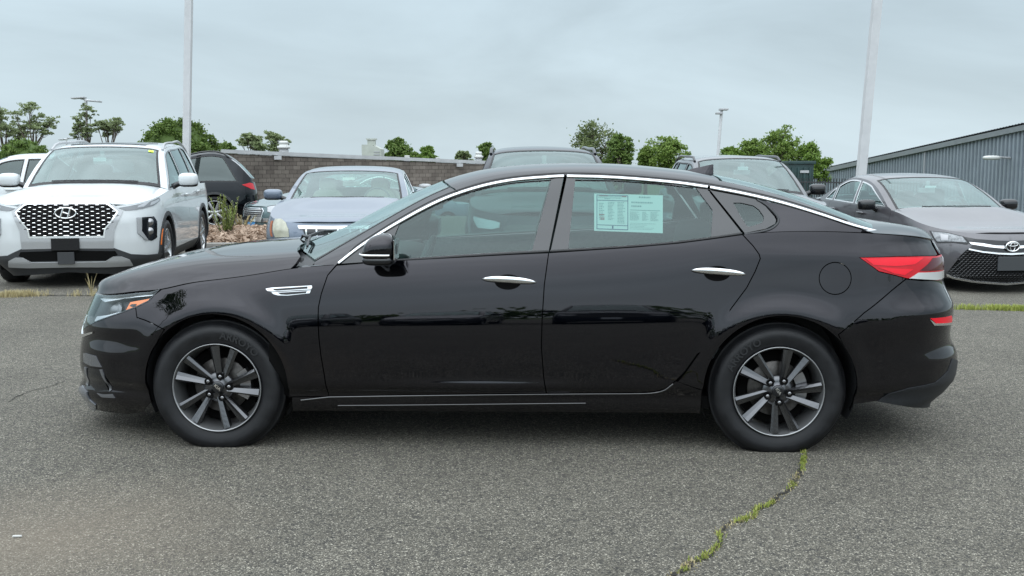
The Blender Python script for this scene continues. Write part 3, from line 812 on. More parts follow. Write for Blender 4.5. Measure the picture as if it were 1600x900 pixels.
    patch('reflector_mark', S, sp([(200, 477), (203, 474.5), (211, 474), (210, 477), (205, 479)]), M['gloss_black'], hb, .012, side='near', off=-.010, lip=.002)
    patch('lamp_strip', S, sp([(152, 464.5), (190, 460), (232, 456.5), (244, 455), (238, 460), (190, 464.5), (160, 470)]), M['satin_chrome'], hb, .012, side='near', off=-.016, lip=.01)
    patch('lamp_strip', S, sp([(143, 500), (147, 493), (165, 491), (190, 485), (188, 488), (165, 497), (147, 505)]), M['satin_chrome'], hb, .012, side='near', off=-.016, lip=.01)
    pj = Vector(S(*c.spx(171, 482))); _, pn = fdn(S, *c.spx(171, 482)); pn = pn if pn.y < 0 else -pn
    q = MB(); MMp = Matrix.Translation(pj - pn * .035) @ Vector((0, 0, 1)).rotation_difference((pn + Vector((-.6, 0, 0))).normalized()).to_matrix().to_4x4()
    q.lathe([(.0, .024), (.014, .022), (.026, .014), (.034, .0), (.036, -.006), (.044, -.004), (.047, -.02)], 24, 'z', M=MMp); q.build('projector', M['projector_grey'], hb)
    patch('lamp_cover', S, lamp, M['lens'], hb, .03, side='near', off=.001, lip=0)
    patch('headlight', S, lamp, M['clear_lens'], root, .04, side='far', off=0, lip=.02)
    # rear bumper
    ref = sp([(1453, 497.5), (1486, 493), (1487, 503), (1462, 505.5)])
    cut = sp([(1371, 627), (1388, 615), (1420, 606), (1460, 598), (1480, 580), (1487, 560)])
    bot_l = arc_pts(1.331, .318, RR, 33, -21, 14)
    zt = tl[-1][1]
    tail_up = [(tl[-1][0], tl[-1][1])] + sp([(1440, 438.5)]) + [(c.sY(.60, .78, True), c.spx(1460, 440)[1])]
    rb = [seamR[0]] + tail_up[1:] + [(s_e, tail_up[-1][1] + .01), (s_e, .17), (c.s_of(2.2, .2), .165)] + sp([(1373, 627), (1333, 632)]) + bot_l[::-1][1:] + seamR[::-1][:-1]
    patch('rear_bumper', S, rb, BP, root, .024, gap=G_, side='merged', lip=.022)
    patch('rear_diffuser', S, cut + [(s_e - .55, .40), (s_e - .35, .36), (s_e, .36), (s_e, .150), (c.s_of(2.2, .2), .155)], M['diffuser_black'], root, .03, side='merged', off=.004, lip=.02)
    rf = patch('rear_reflector', S, ref, M['red_bright'], root, .015, side='near', off=.004, lip=.008)
    patch('reflector_trim', S, sp([(1452, 499), (1461, 505), (1487, 503), (1487, 506.5), (1459, 508.5)]), M['chrome'], rf, .01, side='near', off=.004, lip=.006)
    # tail lamp
    te = c.sY(.58, .85, True); t_top = tlt[-1][1]; t_bot = c.spx(1465, 438.5)[1]
    tlamp = tlt + [(te, t_top), (te, t_bot)] + sp([(1465, 438.5), (1440, 436.5)]) + tl[::-1][:-1]
    tb = patch('tail_light', S, tlamp, M['red_lens'], root, .025, gap=.0015, side='near', off=.003, lip=.03)
    patch('tail_light', S, tlamp, M['red_lens'], root, .05, gap=.0015, side='far', off=.003, lip=.03)
    patch('brake_segment', S, sp([(1352, 404.5), (1400, 403.5), (1442, 403), (1428, 413), (1400, 416), (1364, 414)]), M['red_bright'], tb, .02, side='near', off=.0055, lip=.003)
    patch('brake_segment', S, sp([(1372, 418), (1402, 420), (1426, 421), (1412, 430), (1396, 427)]), M['red_bright'], tb, .02, side='near', off=.0055, lip=.003)
    a = c.spx(1448, 404)[0]
    patch('dark_segment', S, sp([(1456, 403.5), (1436, 423), (1448, 423.5)]) + [(te, c.spx(1465, 424)[1]), (te, t_top - .012)], M['red_dark'], tb, .02, side='near', off=.0055, lip=.003)
    patch('reversing_lamp', S, sp([(1434, 426), (1420, 435), (1440, 436.3), (1462, 437.5)]) + [(te, c.spx(1465, 437.5)[1]), (te, c.spx(1465, 426)[1])], M['reverse_lens'], tb, .02, side='near', off=.006, lip=.003)
    # ---- bonnet, boot lid --------------------------------------------
    x0 = c.nose(.70) + .03
    def hedge(e): return x0 + .02 + .0 * e
    hood = [(c.nose(.7) + .075 - .045 * (1 - (q_ / .8) ** 2), q_) for q_ in np.linspace(0, .8, 14)]
    hx1 = plane(457, 419, -.83)[0]
    hood += [(x, .8) for x in np.linspace(hood[-1][0] + .03, hx1, 14)] + [(hx1 + .02, .785), (hx1 + .035, .74), (hx1 + .00, .66), (hx1 - .03, .55), (hx1 - .06, .35), (hx1 - .07, .15), (hx1 - .075, 0)]
    hood = [(a, b) for a, b in hood]
    patch('bonnet', c.Hd, hood, BP, root, .018, gap=.0, side='merged', lip=.02)
    ins_h = [(hood[0][0] + .01, 0)]
    dx0 = plane(1340, 350, -.75)[0]
    deck = [(dx0 - .16, 0), (dx0 - .14, .3), (dx0 - .06, .6), (dx0 + .02, .70), (dx0 + .05, .8)] + [(x, .8) for x in np.linspace(dx0 + .08, c.tail(.98) - .06, 8)] + [(c.tail(1.0) - .035, .6), (c.tail(1.0) - .01, .3), (c.tail(1.0) - .005, 0)]
    patch('boot_lid', c.Dk, deck, BP, root, .035, side='merged', lip=.02)
    # panel of the boot between the lamps
    se2 = c.sY(.64, .95, True)
    patch('boot_panel', S, [(te - .06, t_top + .004)] + [(s_, c.belt(c.plan(s_, .97)[0]) + .0) for s_ in np.linspace(se2 + .004, s_e, 12)] + [(s_e, tail_up[-1][1] + .012), (te + .003, t_bot)] + [(te + .003, t_top + .004)], BP, root, .04, side='merged', lip=.02)
    # ---- roof, glass, pillars ----------------------------------------
    R = c.R
    xr0 = rp[0][0]; xrE = rp[-1][0]
    be = .65
    roof_a = -.50; roof_b = 1.02
    roof_n = lambda t: t
    # seam between pillar and roof
    sx = c.inv(R, 694, 285, -.45, .5)[0]
    wb = lambda x: .65 * float(np.interp(x, [-.95, -.8, -.5, -.2], [.865, .86, .865, .875]))
    roof_poly = [(sx + .005, 0), (sx + .005, be * .86), (sx + .02, be)] + [(x, be) for x in np.linspace(sx + .06, 1.06, 30)] + [(x, be) for x in np.linspace(1.08, xrE, 16)] + [(x, be * q_) for x, q_ in zip(np.linspace(xrE, 1.05, 12), np.linspace(.93, .87, 12))] + [(1.0, 0)]
    patch('roof', R, roof_poly, BP, root, .04, side='merged', lip=.015)
    pil = [(x, be) for x in np.linspace(xr0 - .02, sx + .013, 20)] + [(sx - .002, be * .862)] + [(x, wb(x) * 1.0) for x in np.linspace(sx - .01, xr0 - .06, 16)] + [(xr0 - .075, be * .90)]
    patch('front_pillar', R, pil, BP, root, .03, gap=.001, side='both', lip=.02)
    ws = [(x, wb(x) - .004) for x in np.linspace(xr0 - .05, sx - .004, 20)] + [(sx - .003, 0), (xr0 - .05, 0)]
    patch('windscreen', R, ws, M['glass_wind'], root, .05, side='merged', lip=0)
    patch('windscreen_seal', R, ws[:20] + [(x, wb(x) - .016) for x in np.linspace(sx - .004, xr0 - .05, 20)], M['rubber_seal'], root, .03, side='both', off=.001, lip=.004)
    patch('rear_window', R, [(1.02, 0), (1.065, be * .865), (1.2, be * .875), (1.5, be * .895), (xrE - .04, be * .925), (xrE - .02, 0)], M['glass_dark2'], root, .05, side='merged', lip=0)
    # corner panel under the pillar, between bonnet and door
    cr_px = [(457, 419.0), (526, 413.2)]
    a0 = c.side_px(457, 419, -.85); a1 = (xr0, c.rail(xr0))
    corner = MB(); vs = []; n_ = 14
    # joins the belt line below to the pillar foot above
    for i in range(n_ + 1):
        t = i / n_; x = hx1 + .003 + (xr0 - .0 - hx1 - .003) * t; zb_ = c.belt(x); B = Vector((x, -c.w(x, zb_), zb_))
        xt = xr0 - .075 + .055 * t * 1.0
        P = Vector(R(xr0 - .078 + .06 * t, be * (.90 + .10 * t)))
        for j in range(7):
            q_ = j / 6; p = B.lerp(P, q_); p += Vector((0, -.010, .012)) * sin(pi * q_) * (1 - t * .6)
            vs.append(p)
    fs = [(i * 7 + j, (i + 1) * 7 + j, (i + 1) * 7 + j + 1, i * 7 + j + 1) for i in range(n_) for j in range(6)]
    for sg in (1, -1):
        k = MB(); k.add(vs, fs if sg == 1 else [f[::-1] for f in fs], smooth=True, M=None if sg == 1 else Matrix.Scale(-1, 4, (0, 1, 0))); k.build('pillar_foot', BP, root)
    # cowl and wipers
    cw = MB(); vs = []
    for i in range(25):
        e = -1 + 2 * i / 24; p0 = Vector(c.Hd(hx1 - .075 + .09 * abs(e) ** 3, .8 * e * .97)); p1 = Vector(R(xr0 - .055, .65 * e * .86))
        vs += [p0 + Vector((0, 0, -.02)), p0.lerp(p1, .5) + Vector((0, 0, -.05)), p1 + Vector((0, 0, -.006))]
    cw.add(vs, [(i * 3 + j, i * 3 + 3 + j, i * 3 + 4 + j, i * 3 + 1 + j) for i in range(24) for j in range(2)], smooth=True); cw.build('cowl', M['trim_black'], root)
    for e0, e1, dz in ((-.62, .10, 0), (.02, .62, 0)):
        wp = MB(); pts = []
        for i in range(10):
            t = i / 9; e = e0 + (e1 - e0) * t; p, n = fdn(R, xr0 - .03 + .035 * sin(pi * t), .65 * e); n = n if n.z > 0 else -n; pts.append(p + n * (.022 + .01 * sin(pi * t)))
        wp.tube(pts, .007, 6); a_ = Vector(R(xr0 - .06, .65 * e0)) + Vector((-.03, 0, -.01)); wp.tube([a_, a_ + Vector((.02, .05, .045)), pts[5]], .009, 6); wp.tube([p + Vector((-.004, 0, -.012)) for p in pts], .004, 4)
        wp.build('wiper', M['trim_black'], root)
    # ---- side windows ------------------------------------------------
    Gs = c.G
    gp = lambda pts: [c.gpx(u, v) for u, v in pts]
    und = [(563.6, 388), (624, 350), (687, 317.5), (742, 297), (799.4, 284.8), (862.6, 279.6), (883, 278.8), (900, 279.3), (963.8, 281.2), (1050, 288.2), (1087, 293.4), (1107.5, 296.2), (1165, 307), (1222.5, 320.8), (1280, 337), (1324, 351), (1350, 358)]
    gF = smooth_line([(624, 350.5), (655, 333), (687, 318), (742, 298), (799.4, 286), (861, 281.2)], 4) + [(831, 391), (780, 393.7), (727, 397), (670, 401), (624, 404), (612, 405)] + [(616, 372), (617.5, 366)]
    gR = smooth_line([(899, 281.2), (963.8, 282.6), (1030, 287.5), (1087.4, 294)], 4) + [(1113, 328), (1110.5, 373), (1060, 377.5), (992.5, 383), (940, 386), (888.4, 388)]
    gQ = [(1146, 317), (1158, 317), (1177, 321.5), (1186, 328), (1193, 338), (1193, 343.5), (1190, 348), (1171, 354), (1167, 352.5), (1156, 335)]
    def frame(name, outer, hole, m, off=0.0, lip=.02, far=True, res=.03):
        o = patch(name, Gs, gp(outer), m, root, res, holes=[gp(hole)] if hole else [], side='both' if far else 'near', off=off, lip=lip, gap=.001)
        return o
    fo = [(527.5, 412.5)] + [(546, 399)] + und[:6] + [(881, 276), (857.4, 393), (800, 396.2), (727, 400.2), (621, 406)]
    frame('door_frame', smooth_line(fo[:8], 2) + fo[8:], gF, M['pillar_black'])
    ro = [(885.5, 276)] + und[7:12] + [(1104, 294.5), (1160, 365), (1107, 373), (1050, 380), (992, 385), (925, 389.5), (860, 393)]
    frame('door_frame', ro, gR, M['pillar_black'])
    qo = [(1107.5, 294.5), (1112, 297.5), (1165, 307.5), (1180, 311), (1196, 322), (1210, 338), (1213, 344), (1211, 350), (1197, 357.5), (1163.5, 364.5)]
    frame('quarter_frame', qo, gQ, M['pillar_black'])
    # metal of the rear pillar round the quarter window
    po = [(1182, 311.5)] + [(1222.5, 320.5), (1280, 337), (1324, 351), (1352, 358)] + [(1366, 361)]
    zb2 = [(x, c.belt(x) - .004) for x in np.linspace(c.gpx(1366, 361)[0], c.gpx(1163.5, 365)[0], 20)]
    patch('rear_pillar', Gs, gp(po) + zb2 + gp([(1165, 364.8), (1198, 358.6), (1212.5, 351), (1215, 344), (1211.5, 337), (1197, 321)]), BP, root, .03, side='both', lip=.015)
    for nm, poly in (('front_side_window', gF), ('rear_side_window', gR), ('quarter_window', gQ)):
        w_ = patch(nm, Gs, inset(gp(poly), -.004), M['glass_side'], root, .06, side='near', off=-.006, lip=0)
        w2_ = patch(nm, Gs, inset(gp(poly), -.004), M['glass_side'], root, .08, side='far', off=-.006, lip=0)
        if nm == 'rear_side_window': sheet_parent = w_
    # window division seal lines
    def seal(pts, w_, name='weatherstrip', m='rubber_seal', h=.004, F=Gs, off=0, inv=gp, far=True, parent=root):
        for sg in ((1, -1) if far else (1,)):
            mb = MB(); P = []; NN = []
            for p_ in inv(pts):
                p, n = fdn(F, *p_); n = n if n.y < 0 else -n; P.append(p + n * off); NN.append(n)
            ribbon_line(mb, P, NN, w_, h, M=None if sg == 1 else Matrix.Scale(-1, 4, (0, 1, 0)))
            o = mb.build(name, M[m], parent)
        return o
    seal(smooth_line([(612, 407.3), (670, 404), (727, 400.2), (800, 396), (856.5, 392.8)], 5), .012, h=.006)
    seal(smooth_line([(859.5, 392.6), (925, 389), (992, 384.6), (1050, 379.6), (1107, 372.6), (1159, 365)], 5), .012, h=.006)
    # bright trim
    cen = [((a[0] + b[0]) / 2, (a[1] + b[1]) / 2) for a, b in zip([(532, 409), (566, 380.5), (624, 344.5), (684.4, 312), (742, 291.8), (799.4, 279.5), (862.6, 273.6), (881, 273)], [(532, 413)] + [(566, 386.5)] + und[1:6] + [(881, 278.3)])]
    seal(smooth_line([(529.5, 411.5)] + cen[1:], 6), .0165, 'bright_trim', 'chrome', .009)
    seal(smooth_line([(886, 275.6), (963.8, 278.2), (1050, 285.2), (1105.5, 292.7)], 6), .0165, 'bright_trim', 'chrome', .009)
    seal(smooth_line([(1109.5, 293.2), (1165, 303.8), (1222.5, 317.6), (1280, 335), (1324, 349.8), (1350, 357.2), (1371, 362.3)], 6), .0165, 'bright_trim', 'chrome', .009)
    # drip moulding above the trim
    seal(smooth_line([(546, 393.5), (563.6, 379), (624, 341), (684.4, 309), (742, 288.8), (799.4, 276.8), (883, 270.4), (963.8, 272.8), (1050, 279.8), (1107.5, 287.2), (1165, 298), (1222.5, 311.6), (1280, 329.5), (1324, 345)], 4), .006, 'roof_moulding', 'rubber_seal', .003)
    # quarter trim
    seal(smooth_line([(1163, 366.5), (1198, 360), (1212, 352.5), (1216.5, 344), (1212, 335), (1197, 320), (1183, 312)], 6), .012, 'quarter_trim', 'trim_black', .005)
    seal([(470, 625.5)] + smooth_line([(514, 620.6), (604, 619.2), (730, 617.6), (854, 616.2), (930, 615.6), (996, 615.2), (1020, 614), (1038, 610), (1052, 600)], 4), .009, 'sill_highlight', 'highlight_strip', .0045, F=S, inv=sp, far=False)  # raised strip added below the doors to make the bright highlight line
    seal(smooth_line([(528, 633.8), (620, 633.2), (740, 632), (850, 630.8), (915, 630.2)], 4), .007, 'sill_highlight', 'highlight_strip', .0035, F=S, inv=sp, far=False)  # second added strip, for the shorter highlight lower on the sill
    # ---- wing vent ---------------------------------------------------
    vb = patch('wing_vent', S, sp([(414.5, 451), (488, 445), (489.5, 449), (485, 459), (450, 463), (434, 463), (418, 455.5)]), M['gloss_black'], root, .02, side='both', off=.002, lip=.01)
    patch('vent_blade', S, sp([(415.5, 451.3), (425, 449.6), (487.5, 446.2), (488.2, 449), (486.2, 452.3), (426, 455.6), (418, 454.6)]), M['chrome'], vb, .010, holes=[sp([(428, 451.5), (481, 447.7), (481, 451.3), (433, 454.5), (427.5, 453.6)])], side='near', off=.006, lip=.004)
    patch('vent_blade', S, sp([(424.5, 457), (486, 453.8), (484.2, 458.2), (450, 461.8), (435, 461.6), (428, 459.8)]), M['chrome'], vb, .010, holes=[sp([(434, 457.5), (480, 454.9), (478.5, 458.2), (449, 460.9), (439, 460.4)])], side='near', off=.006, lip=.004)
    # ---- door handles ------------------------------------------------
    def handle(cx, cy, ang):
        ca, sa = cos(ang), sin(ang)
        el = [(cx - 2 + 22 * cos(a) * (1 if cos(a) > 0 else 1), cy + 1 + (14 if sin(a) > 0 else 12) * sin(a)) for a in np.linspace(0, 2 * pi, 25)[:-1]]
        cup = patch('handle_recess', S, sp(el), M['void_black'], root, .012, side='near', off=.0016, lip=.001)
        cup2 = patch('recess_rim', S, sp(el), BP, cup, .012, holes=[inset(sp(el), .003)], side='near', off=.003, lip=.004)
        p0, n0 = fdn(S, *c.spx(cx, cy)); n0 = n0 if n0.y < 0 else -n0
        for sg in (1, -1):
            hb_ = MB(); P = []; NN = []; ws = []; pr = []
            for i in range(17):
                t = -1 + 2 * i / 16; u = cx + 42.5 * t; v = cy + 42.5 * t * sa / ca - 1.8 * (1 - t * t) * .5
                p, n = fdn(S, *c.spx(u, v)); n = n if n.y < 0 else -n
                lift = .010 + .026 * (1 - abs(t) ** 3); hgt = .0165 * (1 - .62 * abs(t) ** 3) * (1 if abs(t) < .999 else .4)
                ring = []
                for k in range(10):
                    a = 2 * pi * k / 10; ring.append(p + n * (lift + .008 * cos(a)) + Vector((0, 0, 1)) * hgt * sin(a))
                P += ring
            fs = [(i * 10 + k, i * 10 + (k + 1) % 10, (i + 1) * 10 + (k + 1) % 10, (i + 1) * 10 + k) for i in range(16) for k in range(10)]
            fs += [tuple(range(10))[::-1], tuple(range(160, 170))]
            hb_.add(P, fs, smooth=True, M=None if sg == 1 else Matrix.Scale(-1, 4, (0, 1, 0)))
            hb_.build('door_handle', M['handle_chrome'], root)
    handle(795.8, 438.8, radians(3.3)); handle(1122.5, 425.5, radians(4))
    # ---- door mirrors ------------------------------------------------
    for sg in (1, -1):
        mm = Matrix.Identity(4) if sg == 1 else Matrix.Scale(-1, 4, (0, 1, 0))
        x_, z_ = c.side_px(592, 389, -1.03); C = Vector((x_, -1.03, z_))
        def wp(p):
            p = Vector(p); k = (p.z + .07) / .14
            p.x *= .80 + .20 * (1 - max(0, k - .3)); 
            if p.x < 0: p.z *= 1 - .25 * (-p.x / .09) * (1 if p.z > 0 else .2); p.x += .0
            p.x += -.012 * k * 0 + .016 * k; return p
        mb = MB(); mb.blob(C, (.083, .105, .074), .72, .62, warp=wp, nu=28, nv=18, M=mm)
        mir = mb.build('door_mirror', BP, root)
        mb = MB(); mb.blob(C + Vector((.004, -.002, -.050)), (.0795, .098, .028), .7, .6, M=mm); mb.build('mirror_base', M['gloss_black'], mir)
        vs = []
        mb = MB(); P = []; NN = []
        for i in range(12):
            a = radians(-172 + 118 * i / 11); d = Vector((cos(a), sin(a), 0)); e_ = .62
            P.append(C + Vector((.0865 * math.copysign(abs(d.x) ** e_, d.x), .1085 * math.copysign(abs(d.y) ** e_, d.y), -.022 - .002 * i / 11))); NN.append(d)
        ribbon_line(mb, P, NN, .010, .004, M=mm); mb.build('indicator_strip', M['satin_chrome'], mir)
        mb = MB(); mb.tube([C + Vector((.0, .05, -.055)), C + Vector((.005, .11, -.075)), C + Vector((.01, .17, -.085))], [.028, .024, .03], 10, M=mm); mb.build('mirror_stalk', M['gloss_black'], mir)
        mb = MB(); mb.box(C + Vector((.0835, 0, .0)), (.004, .155, .095), M=mm, bev=.001); mb.build('mirror_glass', M['chrome'], mir)
    # ---- aerial fin --------------------------------------------------
    fb = Vector(R(c.inv(R, 1093, 270, 1.0, .1)[0] + .0, 0)); x0_, z0_ = plane(1073, 266, 0); x1_, z1_ = plane(1114.7, 256.4, 0); x2_, z2_ = plane(1112, 274, 0)
    mb = MB(); vs = []
    for t in np.linspace(0, 1, 9):
        zt_ = z0_ + (z1_ - z0_) * t ** .9; xx = x0_ + (x1_ - x0_) * t; zb_ = c.zc(xx) - .012; hw = .018 * sin(pi * min(.95, .08 + t * .8)) + .002
        vs += [(xx, -hw, zb_), (xx, -hw * .5, zb_ + (zt_ - zb_) * .55), (xx, 0, max(zt_, zb_ + .006)), (xx, hw * .5, zb_ + (zt_ - zb_) * .55), (xx, hw, zb_)]
    mb.add(vs, [(i * 5 + j, i * 5 + 5 + j, i * 5 + 6 + j, i * 5 + 1 + j) for i in range(8) for j in range(4)] + [(40, 41, 42, 43, 44)], smooth=False); mb.build('aerial_fin', BP, root)
    # ---- wheel housings, floor, inner structure ----------------------
    for cx, rr in ((-1.474, RF), (1.331, RR)):
        for sg in (1, -1):
            mb = MB(); vs = []
            for i in range(25):
                a = radians(-25 + 230 * i / 24); x = cx + (rr + .012) * cos(a); z = max(.16, .318 + (rr + .012) * sin(a))
                vs += [(x, -(c.w(x, max(.2, min(z, .9))) - .012), z), (x, -.55, z)]
            fs = [(i * 2, i * 2 + 1, i * 2 + 3, i * 2 + 2) for i in range(24)]
            k = len(vs); vs2 = [(cx + (rr + .012) * cos(radians(-25 + 230 * i / 24)), -.56, max(.16, .318 + (rr + .012) * sin(radians(-25 + 230 * i / 24)))) for i in range(25)]
            mb.add(vs + vs2, fs + [tuple(range(k, k + 25))], M=None if sg == 1 else Matrix.Scale(-1, 4, (0, 1, 0))); mb.build('wheel_housing', M['matt_black'], root)
    mb = MB(); mb.box((0, 0, .24), (4.3, 1.2, .06)); mb.box((0, 0, .24), (2.0, 1.66, .06)); mb.box((-.04, 0, .55), (1.9, 1.5, .02)); mb.build('floor_pan', M['void_black'], root)
    # dark inner skins behind the panel gaps
    ib = [(df[0][0] - .35, .30), (df[0][0] - .35, .78)] + [(s_, c.belt(c.plan(s_, .9)[0]) - .03) for s_ in np.linspace(df[0][0] - .1, rdb[0][0] + .1, 20)] + [(rdb[0][0] + .1, .80), (s2 - .01, .45), (s2 - .01, .22), (s1 + .01, .22)]
    patch('inner_body', S, ib, M['void_black'], root, .12, side='both', off=-.03, lip=0)
    # ---- cabin -------------------------------------------------------
    def cabin():
        tr = MB()      # door cards with a lighter rail along the top
        for sg in (-1, 1):
            n = 12; x0, x1 = -.62, 1.05; vs = []
            for i in range(n + 1):
                x = x0 + (x1 - x0) * i / n; y = sg * (c.w(x, .9) - .075); zt = c.belt(x) - .012
                vs += [(x, y, zt), (x, y - sg * .035, zt), (x, y - sg * .045, zt - .03), (x, y - sg * .05, .45)]
            tr.add(vs, [(i * 4 + j, i * 4 + 4 + j, i * 4 + 5 + j, i * 4 + 1 + j) for i in range(n) for j in range(3)], smooth=False)
        dc = tr.build('door_cards', M['interior_grey'], root)
        for x_ in (-.30, .62):
            for sg in (1, -1):
                h = MB(); h.tube([(x_ + .06, sg * .79, .845), (x_ + .02, sg * .765, .83), (x_ - .04, sg * .765, .83)], .008, 6); h.build('door_release', M['satin_chrome'], dc)
        for (sx_, sy_) in ((-.10, -.37), (-.10, .37)):
            st = MB(); st.box((sx_ - .05, sy_, .52), (.50, .50, .14), bev=.05)
            Mb = Matrix.Translation((sx_ + .22, sy_, .80)) @ Matrix.Rotation(radians(18), 4, 'Y')
            st.blob((0, 0, 0), (.075, .25, .33), .45, .45, M=Mb)
            Mh = Matrix.Translation((sx_ + .345, sy_, 1.155)) @ Matrix.Rotation(radians(12), 4, 'Y')
            s_o = st.build('front_seat', M['interior'], root)
            MB().blob((0, 0, 0), (.055, .14, .095), .55, .6, M=Mh).build('headrest', M['interior'], s_o)
            p_ = MB(); p_.tube([(sx_ + .30, sy_ - .05, 1.0), (sx_ + .335, sy_ - .05, 1.12)], .006, 6); p_.tube([(sx_ + .30, sy_ + .05, 1.0), (sx_ + .335, sy_ + .05, 1.12)], .006, 6); p_.build('headrest_post', M['steel'], s_o)
        rb_ = MB(); rb_.box((.72, 0, .50), (.5, 1.3, .16), bev=.05); rb_.blob((1.06, 0, .80), (.10, .66, .30), .4, .4, M=None); bench = rb_.build('rear_bench', M['interior'], root)
        for y in (-.40, 0, .40): MB().blob((1.17, y, 1.13), (.055, .12, .07), .5, .6).build('headrest', M['interior'], bench)
        sh = MB(); sh.box((1.45, 0, 1.06), (.55, 1.2, .02)); sh.build('parcel_shelf', M['interior'], root)
        ds = MB(); ds.blob((-.86, 0, .86), (.30, .70, .10), .5, .3); ds.box((-.78, 0, .66), (.3, 1.35, .3), bev=.05); dash = ds.build('dashboard', M['interior'], root)
        sw = MB(); Ms = Matrix.Translation((-.50, -.37, .86)) @ Matrix.Rotation(radians(-68), 4, 'Y')
        pts = [(.185 * cos(a), .185 * sin(a), 0) for a in np.linspace(0, 2 * pi, 33)]
        sw.tube(pts, .015, 8, M=Ms, cap=False); sw.blob((0, 0, -.01), (.06, .07, .02), .8, .8, M=Ms); sw.box((0, .11, 0), (.03, .14, .012), M=Ms); sw.box((0, -.11, 0), (.03, .14, .012), M=Ms); sw.box((-.10, 0, 0), (.14, .03, .012), M=Ms)
        sw.tube([(-.50, -.37, .86), (-.8, -.37, .76)], .03, 8)
        sw.build('steering_wheel', M['interior_grey'], root)
        rm_ = MB(); rm_.box((-.44, 0, 1.20), (.03, .24, .065), bev=.01); rm_.tube([(-.44, 0, 1.22), (-.46, 0, 1.30)], .01, 6); rm_.build('rear_view_mirror', M['interior'], root)
        hl = MB(); vs = []; xs = np.linspace(-.45, 1.3, 16)
        for x in xs:
            for e in np.linspace(-.93, .93, 9):
                p = Vector(R(x, .65 * e)); vs.append(p - Vector((0, 0, .035)))
        hl.add(vs, [(i * 9 + j, i * 9 + 9 + j, i * 9 + 10 + j, i * 9 + 1 + j) for i in range(15) for j in range(8)], smooth=True); hl.build('headlining', M['interior_grey'], root)
    cabin()
    # ---- price sheet on the rear door glass --------------------------
    quad = [(928.5, 301), (1035.5, 304), (1036.5, 363.5), (928.5, 359.5)]
    o_, r_ = c.Ti @ CAM, c.Ti.to_3x3()
    def sheetF(a, b):      # a,b in photo pixels across the sheet
        u = (928.5 * (1 - a) + 1036 * a); v = (301 + 3 * a) * (1 - b) + (359.5 + 4 * a) * b
        p, n = fdn(Gs, *c.gpx(u, v)); n = n if n.y < 0 else -n
        return p - n * .010
    def rect(mb, a0, b0, a1, b1, off):
        P = []; ns = []
        for (a, b) in ((a0, b0), (a1, b0), (a1, b1), (a0, b1)):
            p = sheetF(a, b); P.append(p + Vector((0, -.92, .36)) * off)
        mb.add(P, [(0, 1, 2, 3)])
    mb = MB(); P = []
    nx, ny = 6, 4
    for j in range(ny + 1):
        for i in range(nx + 1): P.append(sheetF(i / nx, j / ny))
    k = len(P); fs = [(j * (nx + 1) + i, j * (nx + 1) + i + 1, (j + 1) * (nx + 1) + i + 1, (j + 1) * (nx + 1) + i) for j in range(ny) for i in range(nx)]
    P2 = [p + Vector((0, .0015, 0)) for p in P]
    mb.add(P, fs); mb.add(P2, [f[::-1] for f in fs])
    sh = mb.build('price_sheet', M['paper'], root); sh['label'] = 'pale printed price sheet on the rear door window'
    ink = MB(); rnd = random.Random(3)
    for (a0, b0, a1, b1) in ((.035, .03, .045, .95), (.485, .03, .495, .95), (.035, .03, .495, .045), (.035, .17, .495, .185), (.035, .83, .495, .845), (.035, .935, .495, .955), (.26, .85, .28, .93)): rect(ink, a0, b0, a1, b1, .0016)
    ink.build('blue_frame', M['ink_blue'], sh)
    ig = MB()
    def lines(a0, a1, b0, b1, n, fill=.8, h=.4):
        for i in range(n):
            bb = b0 + (b1 - b0) * i / n; e = a1 - (a1 - a0) * rnd.random() * (1 - fill) * 2; a = a0
            while a < e - .004:
                w_ = .008 + .02 * rnd.random(); rect(ig, a, bb, min(e, a + w_), bb + (b1 - b0) / n * h, .0016); a += w_ + .006
    lines(.07, .15, .25, .72, 10); lines(.20, .30, .22, .72, 13); lines(.34, .45, .22, .80, 15); lines(.06, .47, .06, .14, 2, .9); lines(.15, .45, .12, .16, 1, .6)
    lines(.54, .85, .19, .23, 1, .9, .9); lines(.54, .70, .29, .33, 1, .9, .9); lines(.65, .85, .05, .09, 1, .9, .9)
    lines(.52, .68, .46, .70, 8); lines(.70, .79, .46, .70, 8); lines(.82, .95, .46, .70, 8); lines(.52, .95, .76, .95, 5, .7, .25)
    rect(ig, .52, .405, .96, .42, .0016)
    ig.build('small_print', M['ink_grey'], sh)
    ir = MB(); rect(ir, .07, .55, .15, .575, .002); rect(ir, .08, .62, .15, .64, .002); rect(ir, .09, .66, .15, .70, .002); rect(ir, .07, .05, .20, .065, .002); rect(ir, .40, .05, .47, .075, .002); ir.build('red_print', M['ink_red'], sh)
    # ---- wheels ------------------------------------------------------
    for x, rot, nm in ((-1.474, 0.0, 'f'), (1.331, radians(-14.5), 'r')):
        sedan_wheel(root, 'wheel', (x, -.785, .307), rot, txt=radians(62 if nm == 'f' else 134)); sedan_wheel(root, 'wheel', (x, .785, .307), .4, far=True)
    return c, root
M['diffuser_black'] = noisy(mat('diffuser_black', (.022, .024, .027), .5, spec=.3), 120, .2)
M['projector_grey'] = mat('projector_grey', (.16, .165, .17), .25, .4, coat=.6)
M['highlight_strip'] = mat('highlight_strip', (.004, .004, .005), .1, ior=2.2)  # glossy black of the strips added as sill highlights
M['satin_grey'] = mat('satin_grey', (.16, .165, .175), .22, .5, coat=.5)
M['splitter_grey'] = mat('splitter_grey', (.16, .17, .19), .25, .3, coat=.6)
M['reverse_lens'] = mat('reverse_lens', (.55, .57, .58), .15, .2, coat=1.0)
M['glass_dark2'] = glass('rear_glass', (.30, .40, .38), .12)
M['lamp_bowl'] = mat('lamp_bowl', (.022, .023, .025), .35, .2)
